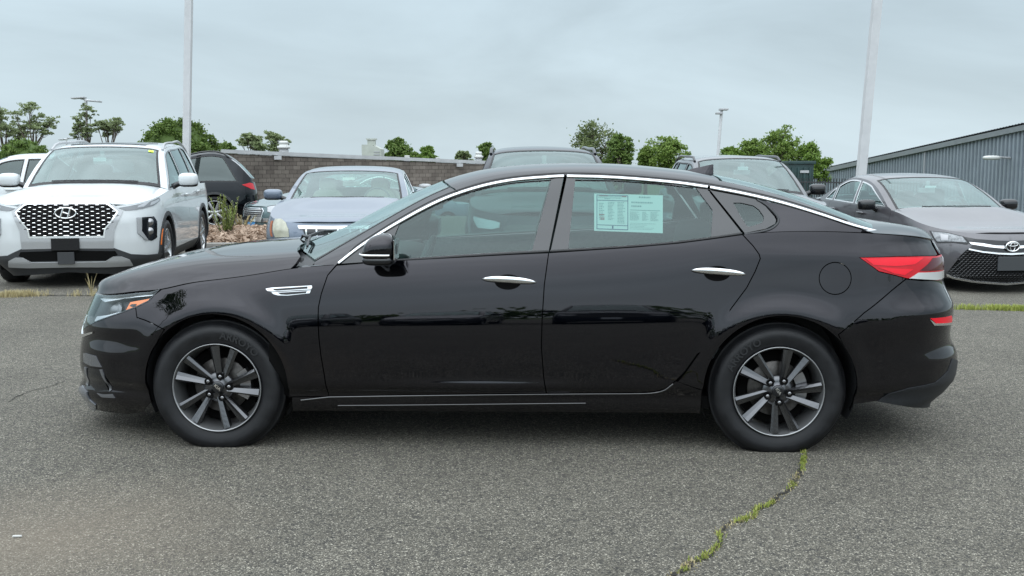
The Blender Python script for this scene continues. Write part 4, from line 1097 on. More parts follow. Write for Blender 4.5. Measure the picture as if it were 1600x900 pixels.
M['handle_chrome'] = mat('handle_chrome', (.78, .79, .80), .09, 1.0)
MAINCAR, main_root = build_black_saloon()
# ---------------------------------------------------------------- ground
def asphalt():
    m = bpy.data.materials.new('asphalt'); m.use_nodes = True; nt = m.node_tree; b = nt.nodes['Principled BSDF']
    tc = N(nt, 'ShaderNodeTexCoord'); P = tc.outputs['Object']
    v1 = N(nt, 'ShaderNodeTexVoronoi', ins={'Scale': 215.0}); L(nt, P, v1.inputs[0])
    sp = N(nt, 'ShaderNodeSeparateColor'); L(nt, v1.outputs['Color'], sp.inputs[0])
    v2 = N(nt, 'ShaderNodeTexVoronoi', ins={'Scale': 80.0}); L(nt, P, v2.inputs[0])
    sp2 = N(nt, 'ShaderNodeSeparateColor'); L(nt, v2.outputs['Color'], sp2.inputs[0])
    n1 = N(nt, 'ShaderNodeTexNoise', ins={'Scale': 260.0, 'Detail': 3}); L(nt, P, n1.inputs[0])
    n2 = N(nt, 'ShaderNodeTexNoise', ins={'Scale': 1.1, 'Detail': 7, 'Roughness': .65}); L(nt, P, n2.inputs[0])
    n3 = N(nt, 'ShaderNodeTexNoise', ins={'Scale': 14.0, 'Detail': 6, 'Roughness': .7}); L(nt, P, n3.inputs[0])
    cr = N(nt, 'ShaderNodeValToRGB'); r = cr.color_ramp; L(nt, sp.outputs[0], cr.inputs[0])
    r.elements[0].position = 0; r.elements[0].color = (.028, .027, .024, 1); r.elements[1].position = 1; r.elements[1].color = (.48, .45, .375, 1)
    for p, c in ((.22, (.068, .065, .056)), (.55, (.115, .106, .087)), (.80, (.155, .143, .114)), (.90, (.215, .203, .168)), (.965, (.34, .32, .265))):
        e = r.elements.new(p); e.color = (*c, 1)
    # sparse pale stones
    gt = N(nt, 'ShaderNodeMath', operation='GREATER_THAN', ins={1: .972}); L(nt, sp2.outputs[1], gt.inputs[0])
    dl = N(nt, 'ShaderNodeMath', operation='LESS_THAN', ins={1: .30}); L(nt, v2.outputs['Distance'], dl.inputs[0])
    ml = N(nt, 'ShaderNodeMath', operation='MULTIPLY'); L(nt, gt.outputs[0], ml.inputs[0]); L(nt, dl.outputs[0], ml.inputs[1])
    mx = N(nt, 'ShaderNodeMix', data_type='RGBA', ins={7: (.42, .39, .32, 1)}); L(nt, ml.outputs[0], mx.inputs[0]); L(nt, cr.outputs[0], mx.inputs[6])
    # dark specks
    gt2 = N(nt, 'ShaderNodeMath', operation='GREATER_THAN', ins={1: .93}); L(nt, sp2.outputs[2], gt2.inputs[0])
    ml2 = N(nt, 'ShaderNodeMath', operation='MULTIPLY', ins={1: .6}); L(nt, gt2.outputs[0], ml2.inputs[0])
    mx2 = N(nt, 'ShaderNodeMix', data_type='RGBA', ins={7: (.03, .03, .03, 1)}); L(nt, ml2.outputs[0], mx2.inputs[0]); L(nt, mx.outputs[2], mx2.inputs[6])
    # broad wear
    mr = N(nt, 'ShaderNodeMapRange', ins={'From Min': .3, 'From Max': .7, 'To Min': .84, 'To Max': 1.16}); L(nt, n2.outputs[0], mr.inputs[0])
    mr3 = N(nt, 'ShaderNodeMapRange', ins={'From Min': .3, 'From Max': .7, 'To Min': .9, 'To Max': 1.1}); L(nt, n3.outputs[0], mr3.inputs[0])
    mm = N(nt, 'ShaderNodeMath', operation='MULTIPLY'); L(nt, mr.outputs[0], mm.inputs[0]); L(nt, mr3.outputs[0], mm.inputs[1])
    sc = N(nt, 'ShaderNodeVectorMath', operation='SCALE'); L(nt, mx2.outputs[2], sc.inputs[0]); L(nt, mm.outputs[0], sc.inputs['Scale'])
    # sandy stain in the near left corner
    st = ground(40, 850); mp = N(nt, 'ShaderNodeMapping', vector_type='POINT', ins={'Location': (-st.x, -st.y, 0)}); L(nt, P, mp.inputs[0])
    ln = N(nt, 'ShaderNodeVectorMath', operation='LENGTH'); L(nt, mp.outputs[0], ln.inputs[0])
    nd = N(nt, 'ShaderNodeMath', operation='MULTIPLY_ADD', ins={1: .8, 2: -.4}); L(nt, n2.outputs[0], nd.inputs[0])
    ad = N(nt, 'ShaderNodeMath', operation='ADD'); L(nt, ln.outputs['Value'], ad.inputs[0]); L(nt, nd.outputs[0], ad.inputs[1])
    mk = N(nt, 'ShaderNodeMapRange', ins={'From Min': .1, 'From Max': .95, 'To Min': .42, 'To Max': 0}); L(nt, ad.outputs[0], mk.inputs[0])
    mx3 = N(nt, 'ShaderNodeMix', data_type='RGBA', ins={7: (.25, .205, .155, 1)}); L(nt, mk.outputs[0], mx3.inputs[0]); L(nt, sc.outputs[0], mx3.inputs[6])
    L(nt, mx3.outputs[2], b.inputs['Base Color'])
    b.inputs['Roughness'].default_value = .85; b.inputs['Specular IOR Level'].default_value = .35
    hh = N(nt, 'ShaderNodeMath', operation='MULTIPLY_ADD', ins={1: -1.0, 2: 0}); L(nt, v1.outputs['Distance'], hh.inputs[0])
    h2 = N(nt, 'ShaderNodeMath', operation='ADD'); L(nt, hh.outputs[0], h2.inputs[0]); L(nt, n1.outputs[0], h2.inputs[1])
    bp = N(nt, 'ShaderNodeBump', ins={'Strength': .8, 'Distance': .006}); L(nt, h2.outputs[0], bp.inputs['Height']); L(nt, bp.outputs[0], b.inputs['Normal'])
    return m
M['asphalt'] = asphalt()
M['soil'] = noisy(mat('meadow', (.075, .10, .04), .9), .3, .35)
def sheet(name, xs, ys, dz, m):
    mb = MB(); nx, ny = len(xs), len(ys)
    mb.add([(x, y, gz(x, y) + dz) for y in ys for x in xs], [(j * nx + i, j * nx + i + 1, (j + 1) * nx + i + 1, (j + 1) * nx + i) for j in range(ny - 1) for i in range(nx - 1)], smooth=True)
    return tag(mb.build(name, m), 'cracked grey tarmac of the dealer lot' if name == 'asphalt_lot' else 'open ground reaching to the horizon', kind='structure')
sheet('asphalt_lot', [-45, -30, -20, -14, -10, -7, -4, -2, 0] + [.8 + .3 * i for i in range(20)] + [7, 10, 14, 20, 30, 45], [-40, -30, -20, -12, -6, -3, 0, 2, 4, 6, 7, 8] + [8 + .33 * i for i in range(1, 16)] + [14, 16, 20, 25, 30, 34] + [34 + 1.6 * i for i in range(1, 16)], 0.0, M['asphalt'])
sheet('ground', [-900, -300, -120, -60, -30, 0, 30, 60, 120, 300, 900], [-400, -100, -45, 0, 20, 34, 40, 48, 58, 70, 90, 120, 200, 500, 1800], -.22, M['soil'])
# ---------------------------------------------------------------- parked cars
def build_parked(p):
    """p: dict of sizes; returns (car geometry, root). The nose stands at ground point p['nose'], yaw 90 deg = facing the viewer"""
    Ln, W, H = p['L'], p['W'], p['H']; yaw = radians(p['yaw']); h2 = Ln / 2
    back = Vector((cos(yaw), sin(yaw), 0)); n0 = Vector(p['nose']); loc = n0 + back * h2; loc.z = gz(n0.x + back.x * 1.5, n0.y + back.y * 1.5) if 'z' not in p else p['z']
    suv = p.get('suv', False); hf, hb, hc = p['hf'], p['hb'], p['hc']   # bonnet edge: front, back; belt rear
    xcw = -h2 + p['cowl']
    belt = cubic([(-h2, hf - .03), (-h2 + .25, hf + .02), (xcw, hb), (0.0 + .1, hb + (hc - hb) * .5), (h2 - .8, hc), (h2, hc - .02)])
    g = p.get('sec', [(.15, .13), (.22, .05), (.32, .02), (.45, .0), (.60, .0), (.72, .010), (.85, .03), (.95, .058)])
    ins = cubic(g)
    nb = p.get('nosez', [(.1, .12), (.25, .02), (.40, .0), (.60, .01), (.75, .05), (1.0, .14)])
    nose = lin([(a, -h2 + b) for a, b in nb]); tz = p.get('tailz', [(.1, .12), (.3, .02), (.5, .0), (.8, .02), (1.1, .10)])
    tail = lin([(a, h2 - b) for a, b in tz])
    c = Car(loc, yaw, W, -h2 + p.get('fr', 1.2), h2 - .9, nose, tail, belt, ins, m=p.get('m', 4), n=p.get('n', 2.6), mr=4.2, nr=3.0)
    c.gin, c.tum, c.tcv, c.gtap, c.gx0 = .015, p.get('tum', .34), .15, .02, .2
    ra = p['rail']; c.rail = cubic([(xcw + a, z) for a, z in ra[:-2]] + [(h2 + a, z) for a, z in ra[-2:]])
    ce = p['centre']; c.zc = cubic([(xcw + a, z) for a, z in ce[:-2]] + [(h2 + a, z) for a, z in ce[-2:]])
    x0 = xcw + ra[0][0]; x1 = h2 + ra[-1][0]
    c.shift = lin([(x0, -.24), (x0 + .6, -.14), (x0 + 1.0, 0), (x1 - .6, 0), (x1, .10)])
    c.rw, c.rp = .55, 8.0
    c.hc = cubic([(-h2, hf - .03), (-h2 + .12, hf + .03), (-h2 + .45, hf + p.get('crown', .08)), (xcw - .05, hb + p.get('crown', .08)), (xcw + .2, hb + .09)]); c.hp = p.get('hp', 3.0)
    c.dc = cubic([(h2 - .9, hc + .07), (h2 - .3, hc + .05), (h2, hc - .02)])
    root = empty(p['name'], loc, yaw, p['label'], p['cat'], p.get('group'))
    PT = M[p['paint']]; S = c.S; rs = p.get('res', .08)
    wr = p['wr']; ax = (-h2 + p['fo'], h2 - p['ro']); ar = wr + .045; az = wr - .01
    zl = p.get('zl', .2); zs = p.get('zs', .30)
    so = c.s_of
    def arch(cx, a0, a1, n=14, r=ar): return [(so(cx + r * cos(radians(a)), az + r * sin(radians(a))), az + r * sin(radians(a))) for a in np.linspace(a0, a1, n)]
    zt = lambda s_, o=0: (s_, belt(c.plan(s_, .9)[0]) + o)
    aL = math.degrees(math.asin((zl - az) / ar)); aS = math.degrees(math.asin((zs - az) / ar))
    d0 = so(ax[0] + ar + .12, .7); d2 = so(ax[1] - ar * .55, 1.0); d1 = d0 + (d2 - d0) * p.get('dsp', .53)
    front = [(0, belt(nose(.9)))] + [zt(s_) for s_ in np.linspace(.06, d0, 26)] + [(d0, zs), (so(ax[0] + ar * cos(radians(aS)), zs), zs)] + arch(ax[0], aS, 180 - aL, 22) + [(so(ax[0] - ar - .1, zl), zl), (0, zl)]
    patch('front_body', S, front, PT, root, rs, gap=.003, side='merged', lip=.02)
    patch('front_door', S, [(d0, zs)] + [zt(s_) for s_ in np.linspace(d0, d1, 10)] + [(d1, zs)], PT, root, rs, gap=.003, side='both', lip=.02)
    re_ = arch(ax[1], 110, 180 - aS, 10)
    patch('rear_door', S, [(d1, zs)] + [zt(s_) for s_ in np.linspace(d1, d2, 10)] + re_ , PT, root, rs, gap=.003, side='both', lip=.02)
    rear = [zt(s_) for s_ in np.linspace(d2, c.total - .02, 22)] + [(c.total, belt(h2)), (c.total, zl)] + [(so(ax[1] + ar + .1, zl), zl)] + arch(ax[1], aL, 110, 18)
    patch('rear_body', S, rear, PT, root, rs, gap=.003, side='merged', lip=.02)
    CL = M[p.get('clad', 'trim_black')]
    patch('sill', S, [(so(ax[0] + ar * cos(radians(aL)) + .02, zl), zl), (so(ax[0] + ar * cos(radians(aS)), zs), zs), (so(ax[1] - ar * cos(radians(aS)), zs), zs), (so(ax[1] - ar * cos(radians(aL)), zl), zl)], CL, root, rs, side='both', lip=.05)
    if suv and p.get('arches', True):
        for cx in ax:
            a_ = arch(cx, aL, 180 - aL, 20, ar - .004); b_ = arch(cx, aL, 180 - aL, 20, ar + .05)
            patch('arch_moulding', S, a_ + b_[::-1], CL, root, .05, side='both', off=.010, lip=.03)
    hood = [(nose(hf) + .03 + .05 * (q_ / .8) ** 2, q_) for q_ in np.linspace(0, .8, 12)] + [(x, .8) for x in np.linspace(nose(hf) + .12, xcw + .02, 10)] + [(xcw - .02, .62), (xcw - .13, .4), (xcw - .17, 0)]
    patch('bonnet', c.Hd, hood, PT, root, rs, side='merged', lip=.02)
    be = .65; wbv = .90
    xs_top = x0 + p.get('wsl', .78)
    patch('windscreen', c.R, [(x, be * wbv) for x in np.linspace(x0 - .01, xs_top, 12)] + [(xs_top + .0, 0), (x0 - .01, 0)], M[p.get('glass', 'glass_bg')], root, .1, side='merged', lip=0)
    patch('windscreen_border', c.R, [(x, be * (wbv + .008)) for x in np.linspace(x0 - .02, xs_top + .02, 14)] + [(xs_top + .02, 0), (xs_top - .015, 0)] + [(x, be * (wbv - .025)) for x in np.linspace(xs_top - .015, x0 + .02, 14)] + [(x0 + .02, 0), (x0 - .02, 0)], M['rubber_seal'], root, .08, side='merged', off=.002, lip=.004)
    xr = x1 - p.get('rwl', .55)
    roof = [(xs_top + .012, 0), (xs_top + .012, be * (wbv + .004))] + [(x, be * (wbv + .004)) for x in np.linspace(xs_top, x0 - .02, 10)] + [(x, be) for x in np.linspace(x0 - .02, x1, 30)] + [(x1, 0)] 
    holes = [[(xr, .02), (xr, be * .86), (x1 - .04, be * .90), (x1 - .04, .02)]] if not p.get('norear') else []
    if holes:
        roof = roof[:-1] + [(x1, be * .9), (x1 - .04, be * .9), (xr, be * .86), (xr, 0)]; holes = []
        patch('rear_window', c.R, [(xr, 0), (xr, be * .86), (x1 - .04, be * .90), (x1 - .04, 0)], M['glass_dark' if suv else 'glass_bg'], root, .12, side='merged', lip=0)
    patch('roof', c.R, roof, PT, root, rs, side='merged', lip=.02)
    if not suv:
        dk = [(x1 - .02, 0), (x1 + .02, .6), (x1 + .03, .8)] + [(x, .8) for x in np.linspace(x1 + .06, tail(1.0) - .02, 5)] + [(tail(1.0), 0)]
        patch('boot_lid', c.Dk, dk, PT, root, rs, side='merged', lip=.02)
    # side glass in (x,z)
    zr = lambda x: c.rail(x) - .035; zb_ = lambda x: belt(x) + .02
    wl = [(x0 + a, (h2 + b) if b < 0 and b > -3 and k == len(p['wins']) - 1 else x0 + b) for k, (a, b) in enumerate(p['wins'])]
    def wpoly(a, b, s0, s1):
        xs = np.linspace(a, b, 10)
        lo = [(x, zb_(x)) for x in xs]; hi = [(x, zr(x)) for x in np.linspace(a + s0, b + s1, 10)]
        hi = [(x, max(z, zb_(x) + .01)) for x, z in hi]
        return lo + hi[::-1]
    polys = [wpoly(*w_) for w_ in p['wpoly'](x0, x1)]
    lower = [(x, belt(x) - .012) for x in np.linspace(x0 - .04, x1, 24)]; upper = [(x, max(c.rail(x) + .004, belt(x) + .0)) for x in np.linspace(x0 - .02, x1, 24)]
    patch('side_frame', c.G, lower + upper[::-1], PT if p.get('bodyframe', True) else M['pillar_black'], root, rs, holes=polys, side='both', lip=.02)
    for w_, dk_ in zip(polys, p['wdark']):
        patch('side_window', c.G, inset(w_, -.006), M['glass_dark' if dk_ else p.get('glass', 'glass_bg')], root, .12, side='both', off=-.008, lip=0)
        patch('window_trim', c.G, inset(w_, -.006), M[p.get('wtrim', 'rubber_seal')], root, .10, holes=[inset(w_, .012)], side='both', off=.003, lip=.006)
    # wheels, housings, floor
    for i, cx in enumerate(ax):
        for sg in (-1, 1):
            plain_wheel(root, 'wheel', (cx, sg * (W - .125), wr - .012), wr, p['rr'], p.get('wstyle', 0), far=sg > 0)
            mb = MB(); k = [( cx + (ar + .01) * cos(radians(a)), max(.18, az + (ar + .01) * sin(radians(a)))) for a in np.linspace(-30, 210, 20)]
            vs = [(x, sg * (c.w(x, min(.9, max(.3, z))) - .02), z) for x, z in k] + [(x, sg * (W - .42), z) for x, z in k]
            mb.add(vs, [(j, j + 1, 21 + j, 20 + j) for j in range(19)] + [tuple(range(20, 40))]); mb.build('wheel_housing', M['void_black'], root)
    mb = MB(); mb.box((0, 0, .30), (Ln - .5, W * 1.25, .08)); mb.box((0, 0, .30), (ax[1] - ax[0] - 2 * ar - .1, W * 1.8, .08)); mb.build('floor_pan', M['void_black'], root)
    ib = [zt(s_, -.03) for s_ in np.linspace(d0 - .1, d2 + .1, 12)] + [(d2 + .1, az + ar + .05), (d2 - .25, .35), (d0 - .02, .32)]
    patch('inner_body', S, ib, M['void_black'], root, .2, side='both', off=-.035, lip=0)
    # cabin
    IN = M[p.get('trim', 'interior_grey')]; zc_ = hb
    mb = MB(); mb.blob((x0 + .12, 0, zc_ - .06), (.38, W - .22, .10), .5, .4); mb.build('dashboard', M['interior_grey'], root)
    sH = H - p.get('seatdrop', .62)
    for sy in (-.38, .38):
        mb = MB(); mb.blob((x0 + 1.05, sy, sH - .18), (.08, .24, .36), .5, .5); mb.box((x0 + .8, sy, sH - .5), (.5, .48, .14), bev=.04); so_ = mb.build('front_seat', IN, root)
        MB().blob((x0 + 1.12, sy, sH + .24), (.06, .13, .10), .6, .6).build('headrest', IN, so_)
    mb = MB(); mb.blob((x0 + 1.95, 0, sH - .15), (.1, W - .3, .34), .4, .4); so_ = mb.build('rear_bench', IN, root)
    for y in (-.36, .36): MB().blob((x0 + 2.02, y, sH + .22), (.06, .12, .08), .6, .6).build('headrest', IN, so_)
    mb = MB(); Ms = Matrix.Translation((x0 + .48, -.38, zc_ + .0)) @ Matrix.Rotation(radians(-66), 4, 'Y')
    mb.tube([(.18 * cos(a), .18 * sin(a), 0) for a in np.linspace(0, 2 * pi, 21)], .014, 6, M=Ms, cap=False); mb.blob((0, 0, 0), (.06, .08, .02), M=Ms, nu=10, nv=6); mb.build('steering_wheel', M['interior_grey'], root)
    xm = xs_top - .12; zm = c.zc(xm + c.shift(xm)) - .14
    mb = MB(); mb.box((xm + c.shift(xm) + .05, 0, zm), (.03, .24, .07), bev=.008); mb.box((xm + c.shift(xm) + .03, 0, zm + .08), (.03, .05, .12)); mb.build('rear_view_mirror', M['interior_light'], root)
    mb = MB(); vs = []
    for x in np.linspace(xs_top + .02, xr - .02, 8):
        for e in np.linspace(-.92, .92, 7): vs.append(Vector(c.R(x, be * e)) - Vector((0, 0, .04)))
    mb.add(vs, [(i * 7 + j, i * 7 + 7 + j, i * 7 + 8 + j, i * 7 + 1 + j) for i in range(7) for j in range(6)], smooth=True); mb.build('headlining', M['interior_grey'], root)
    # cowl strip and wipers
    mb = MB(); vs = []
    for i in range(15):
        e = -1 + 2 * i / 14; p0 = Vector(c.Hd(xcw - .17 + .17 * abs(e) ** 3, .8 * e * .97)); p1 = Vector(c.R(x0 - .015, .65 * e * wbv)); vs += [p0 + Vector((0, 0, -.015)), p1 + Vector((0, 0, -.01))]
    mb.add(vs, [(i * 2, i * 2 + 2, i * 2 + 3, i * 2 + 1) for i in range(14)], smooth=True); mb.build('cowl', M['trim_black'], root)
    for e0, e1 in ((-.55, .08), (.05, .62)):
        mb = MB(); P = []
        for i in range(7):
            e = e0 + (e1 - e0) * i / 6; q_, n = fdn(c.R, x0 + .015, be * e); n = n if n.z > 0 else -n; P.append(q_ + n * .018)
        mb.tube(P, .008, 5); mb.build('wiper', M['trim_black'], root)
    # door mirrors
    ms = p.get('mir', (.10, .11, .075)); mx_, mz_ = x0 + p.get('mdx', .12), p.get('mz', hb + .10)
    for sg in (-1, 1):
        yb = c.w(mx_, belt(mx_)); C = Vector((mx_, sg * (yb + .05 + ms[1]), mz_))
        mb = MB(); mb.blob(C, ms, .6, .6, nu=20, nv=12); mo = mb.build('door_mirror', M[p.get('mpaint', p['paint'])], root)
        mb = MB(); mb.blob(C + Vector((.01, 0, -ms[2] * .62)), (ms[0] * .96, ms[1] * .95, ms[2] * .45), .6, .6, nu=20, nv=8); mb.build('mirror_base', M[p.get('mbase', 'gloss_black')], mo)
        mb = MB(); mb.tube([C + Vector((0, -sg * ms[1] * .6, -.03)), Vector((mx_ + .02, sg * (yb - .03), mz_ - .09))], [.03, .04], 8); mb.build('mirror_stalk', M['gloss_black'], mo)
        mb = MB(); mb.box(C + Vector((ms[0] * .96, 0, 0)), (.006, ms[1] * 1.6, ms[2] * 1.5)); mb.build('mirror_glass', M['chrome'], mo)
    # door handles
    for s_, hx in ((d1 - .22, 0), (d2 - .20, 0)):
        for sg in (-1, 1):
            zz = belt(c.plan(s_, .9)[0]) - .10; q_ = Vector(S(s_, zz)); q_.y *= -sg
            mb = MB(); mb.blob(q_ + Vector((0, sg * .03, 0)), (.11, .018, .018), .6, .6, nu=12, nv=6); mb.build('door_handle', M[p.get('hmat', p['paint'])], root)
    c.be, c.x0, c.x1, c.xs_top, c.h2, c.xcw, c.d0, c.ax, c.wbv = be, x0, x1, xs_top, h2, xcw, d0, ax, wbv
    return c, root
def nudge0(poly): return [(max(0.0, a), b) for a, b in poly]
def on_front(c, pts, right=True):
    """photo pixels on the nose of a car facing the viewer; right=True for the driver's half (right in the photo)"""
    if right: return [c.fpx(u, v) for u, v in pts]
    S0 = c.S; F = lambda t, z: (lambda q: (q[0], -q[1], q[2]))(S0(t, z)); out = []
    for u, v in pts:
        y, z = c.front_px(u, v, c.nose(.6)); out.append(c.inv(F, u, v, c.sY(min(abs(y), c.W * .97), z), z, (-.6, c.total * .5, 0, 2)))
    return out
def pxpatch(c, root, name, pts, m, off=.006, lip=.01, res=.03, right=True, side='both', gap=0, holes=(), centre=False):
    q = on_front(c, pts, right)
    if centre: q = nudge0([(0.0, b) if pts[i][0] in (90, 1600, 540) else (a, b) for i, (a, b) in enumerate(q)])
    return patch(name, c.S, q, M[m], root, res, off=off, lip=lip, side='merged' if centre else side, gap=gap, holes=[[(-.02, b) if hp[i][0] in (90, 1600, 540) else (a, b) for i, (a, b) in enumerate(on_front(c, hp, right))] for hp in holes])
def strip_on(c, t, z0, n=10):
    return t
def suv_wp(*cuts):
    return lambda x0, x1: [(x0 + a, x0 + b, s, e) for a, b, s, e in cuts]

M['gloss_suv_black'] = gloss_paint('black_suv_paint', (.002, .0022, .003), (.8, .85, .9), 1.45)
# ---- the large white SUV ------------------------------------------------
pal = dict(name='white_suv', label='large white SUV with patterned hexagonal grille, nose towards the viewer on the left', cat='SUV', L=4.98, W=.975, H=1.75, nose=(-5.13, 12.15, 0), yaw=98, suv=True,
           hf=.965, hb=1.10, hc=1.15, cowl=1.28, paint='white_paint', fo=.92, ro=1.15, wr=.385, rr=.262, wstyle=1, zl=.22, zs=.36, fr=1.15, m=4.4, n=3.4,
           sec=[(.2, .12), (.30, .03), (.42, .0), (.60, .0), (.75, .004), (.85, .012), (.95, .035)], crown=.10, hp=3.0,
           nosez=[(.15, .10), (.32, .02), (.55, .0), (.80, .01), (.96, .05), (1.1, .12)], tailz=[(.2, .08), (.5, .0), (.9, .03), (1.15, .08)],
           rail=[(.18, 1.13), (.40, 1.33), (.72, 1.54), (1.05, 1.635), (1.8, 1.68), (-1.0, 1.66), (-.20, 1.22)], centre=[(-.08, 1.19), (.5, 1.575), (.78, 1.675), (1.1, 1.715), (1.9, 1.735), (-1.0, 1.71), (-.10, 1.22)],
           tum=.30, wins=[], wpoly=suv_wp((.10, 1.02, .50, .02), (1.10, 1.98, .02, .0), (2.08, 2.75, .0, -.30)), wdark=(0, 1, 1), wtrim='gloss_black', mir=(.10, .125, .09), mz=1.23, mdx=.22, clad='trim_black', seatdrop=.62, glass='glass_suv', wsl=.66)
M['glass_silver'] = glass('silver_glass', (.60, .78, .70), .13)
M['glass_camry'] = glass('saloon_glass', (.52, .70, .67), .17)
M['glass_suv'] = glass('suv_glass', (.42, .58, .56), .17)
CW, rW = build_parked(pal)
def white_suv_face(c, root):
    # image right = driver's side; trace that half and mirror it
    gs = [(101, 316), (173, 317), (190, 333), (184, 347), (175, 362), (178, 386), (101, 386)]
    P = lambda name, pts, m, **k: pxpatch(c, root, name, pts, m, **k)
    sur = [(90, 315.5), (172, 316), (191.5, 330), (183, 349), (178, 360), (177.5, 388), (90, 388)]
    gr = [(90, 319), (168, 319), (183, 331), (172, 347), (163.5, 357), (162, 369), (90, 369.5)]
    so_ = P('grille_surround', sur, 'silver_plastic', off=.010, lip=.03, centre=True, holes=[gr])
    P('grille_edge', [(90, 317.5), (169, 317.5), (185, 331), (173.5, 348), (165.2, 358), (163.5, 371.5), (90, 372.5)], 'satin_chrome', off=.014, lip=.01, centre=True, holes=[[(90, 319.5), (167, 319.5), (182, 331), (171.5, 347), (163, 357), (161.5, 368.5), (90, 369)]])
    q = [(0.0, b) if gr[i][0] == 90 else (a, b) for i, (a, b) in enumerate(nudge0(on_front(c, gr)))]
    g = patch('grille', c.S, q, M['void_black'], root, .05, off=.003, lip=0, side='merged')
    # staggered bright studs on dark wavy bars
    bars = MB(); studs = MB(); loop = np.array(q)
    zt, zb = 1.0, .5; rows = 15; z0 = min(b for a, b in q); z1 = max(b for a, b in q); dz = (z1 - z0) / rows
    for r in range(rows):
        z = z0 + dz * (r + .5)
        for k in range(-9, 10):
            t = k * .118 + (.059 if r % 2 else 0)
            if not pip([(a, b) for a, b in q], np.array([abs(t) + .002]), np.array([z]))[0]: continue
            def pt(t_, z_, o): 
                s_ = abs(t_); p_, n_ = fdn(c.S, max(.003, s_), z_); n_ = n_ if n_.x < 0 else -n_
                p_ = p_ + n_ * o
                if t_ > 0: return Vector((p_.x, p_.y, p_.z))
                return Vector((p_.x, -p_.y, p_.z))
            w_, h_ = .019, dz * .12
            a = [pt(t - w_, z - h_, .016), pt(t + w_, z - h_, .016), pt(t + w_ * .75, z + h_, .012), pt(t - w_ * .75, z + h_, .012)]
            b = [x_ + Vector((.02, 0, 0)) for x_ in a]
            studs.add(a + b, [(0, 1, 2, 3), (0, 4, 5, 1), (1, 5, 6, 2), (2, 6, 7, 3), (3, 7, 4, 0)])
            a = [pt(t - .059, z, .010), pt(t - .02, z - dz * .5, .012), pt(t + .02, z - dz * .5, .012), pt(t + .059, z, .010), pt(t + .02, z + dz * .46, .012), pt(t - .02, z + dz * .46, .012)]
            ins_ = [x_ + (sum(a, Vector()) / 6 - x_) * .30 + Vector((0, 0, 0)) for x_ in a]
            bars.add(a + ins_, [(i, (i + 1) % 6, 6 + (i + 1) % 6, 6 + i) for i in range(6)])
    tag(bars.build('grille_mesh', M['grille_black'], g), kind='stuff'); tag(studs.build('grille_studs', M['satin_chrome'], g), kind='stuff')
    # emblem: an ellipse round a slanted H
    y0, z0 = c.front_px(101, 333, -c.h2 - .01); X = c.nose(z0) - .022
    em = MB(); pts = [(X - .008, .0 + .115 * cos(a), z0 + .060 * sin(a)) for a in np.linspace(0, 2 * pi, 41)]; em.tube(pts, .010, 6, cap=False)
    for sy in (-1, 1): em.tube([(X - .008, sy * .040 - .016, z0 + .050), (X - .008, sy * .040 + .016, z0 - .050)][:: 1], [.013, .013], 6)
    em.tube([(X - .008, -.062 + .02, z0 - .014), (X - .008, 0, z0), (X - .008, .062 - .02, z0 + .014)], [.012, .010, .012], 6)
    bk = MB(); bk.lathe([(0, 0), (.108, 0)], 32, 'z', M=Matrix.Translation((X, 0, z0)) @ Matrix.Rotation(-pi / 2, 4, 'Y') @ Matrix.Scale(.52, 4, (1, 0, 0))); e_ = bk.build('emblem', M['gloss_black'], root); em.build('emblem_mark', M['chrome'], e_)
    # plate holder
    yl, zt_ = c.front_px(80, 372, -c.h2); yr, zb_ = c.front_px(125, 391, -c.h2)
    w_ = abs(yl - yr); mb = MB(); mb.box((-c.h2 - .015, (yl + yr) / 2, (zt_ + zb_) / 2), (.02, w_, zt_ - zb_), bev=.004); mb.build('plate_holder', M['gloss_black'], root)
    mb = MB(); mb.box((-c.h2 - .01, (yl + yr) / 2, zb_ - .09), (.02, w_ * .6, .14), bev=.004); mb.build('radar_cover', M['trim_black'], root)
    # lower bumper: dark air intake, silver skid plate, black lower cladding
    P('lower_bumper', [(90, 386), (177, 387), (205, 397), (230, 398), (262, 393), (262, 425), (90, 425)], 'trim_black', off=.008, lip=.03, centre=True)
    P('lower_intake', [(90, 391), (180, 392), (184, 398), (168, 406.5), (90, 407)], 'void_black', off=.012, lip=.0, centre=True)
    P('skid_plate', [(90, 408.5), (165, 407.5), (177, 400.5), (190, 400.5), (202, 405), (207, 413), (170, 415.5), (90, 416)], 'silver_plastic', off=.03, lip=.03, centre=True)
    # lamps
    dr = P('daytime_lamp', [(185, 325), (225, 317), (248, 308), (250, 313), (240, 321), (212, 328), (196, 329)], 'lamp_grey_glass', off=.006, lip=.01)
    P('lamp_blade', [(216, 321.5), (228, 316), (234, 314.5), (224, 323), (214, 324.5)], 'clear_lens', off=.009, lip=.004, side='both')
    P('lamp_blade', [(236, 316), (247, 311), (248.5, 313), (240, 319), (234, 321)], 'clear_lens', off=.009, lip=.004, side='both')
    hl = P('headlight', [(214, 340), (240, 338), (245, 346), (245, 371), (237, 376), (226, 374), (215, 364)], 'gloss_black', off=.006, lip=.01)
    P('lamp_edge', [(213.5, 340), (221, 339.5), (221, 361), (231, 375), (226, 374.5), (214.5, 364)], 'silver_plastic', off=.012, lip=.012)
    for v in (347, 361):
        q_ = on_front(c, [(233, v)])[0]; p_, n_ = fdn(c.S, *q_); n_ = n_ if n_.x < 0 else -n_
        for sg in (1, -1):
            MM = (Matrix.Identity(4) if sg == 1 else Matrix.Scale(-1, 4, (0, 1, 0))) @ Matrix.Translation(p_ + n_ * .012) @ Vector((0, 0, 1)).rotation_difference(Vector((-1, -.25, 0)).normalized()).to_matrix().to_4x4()
            mb = MB(); mb.lathe([(0, .01), (.026, .006), (.030, 0), (.040, .004), (.044, -.01)], 20, 'z', M=MM); mb.build('projector', M['steel'], hl)
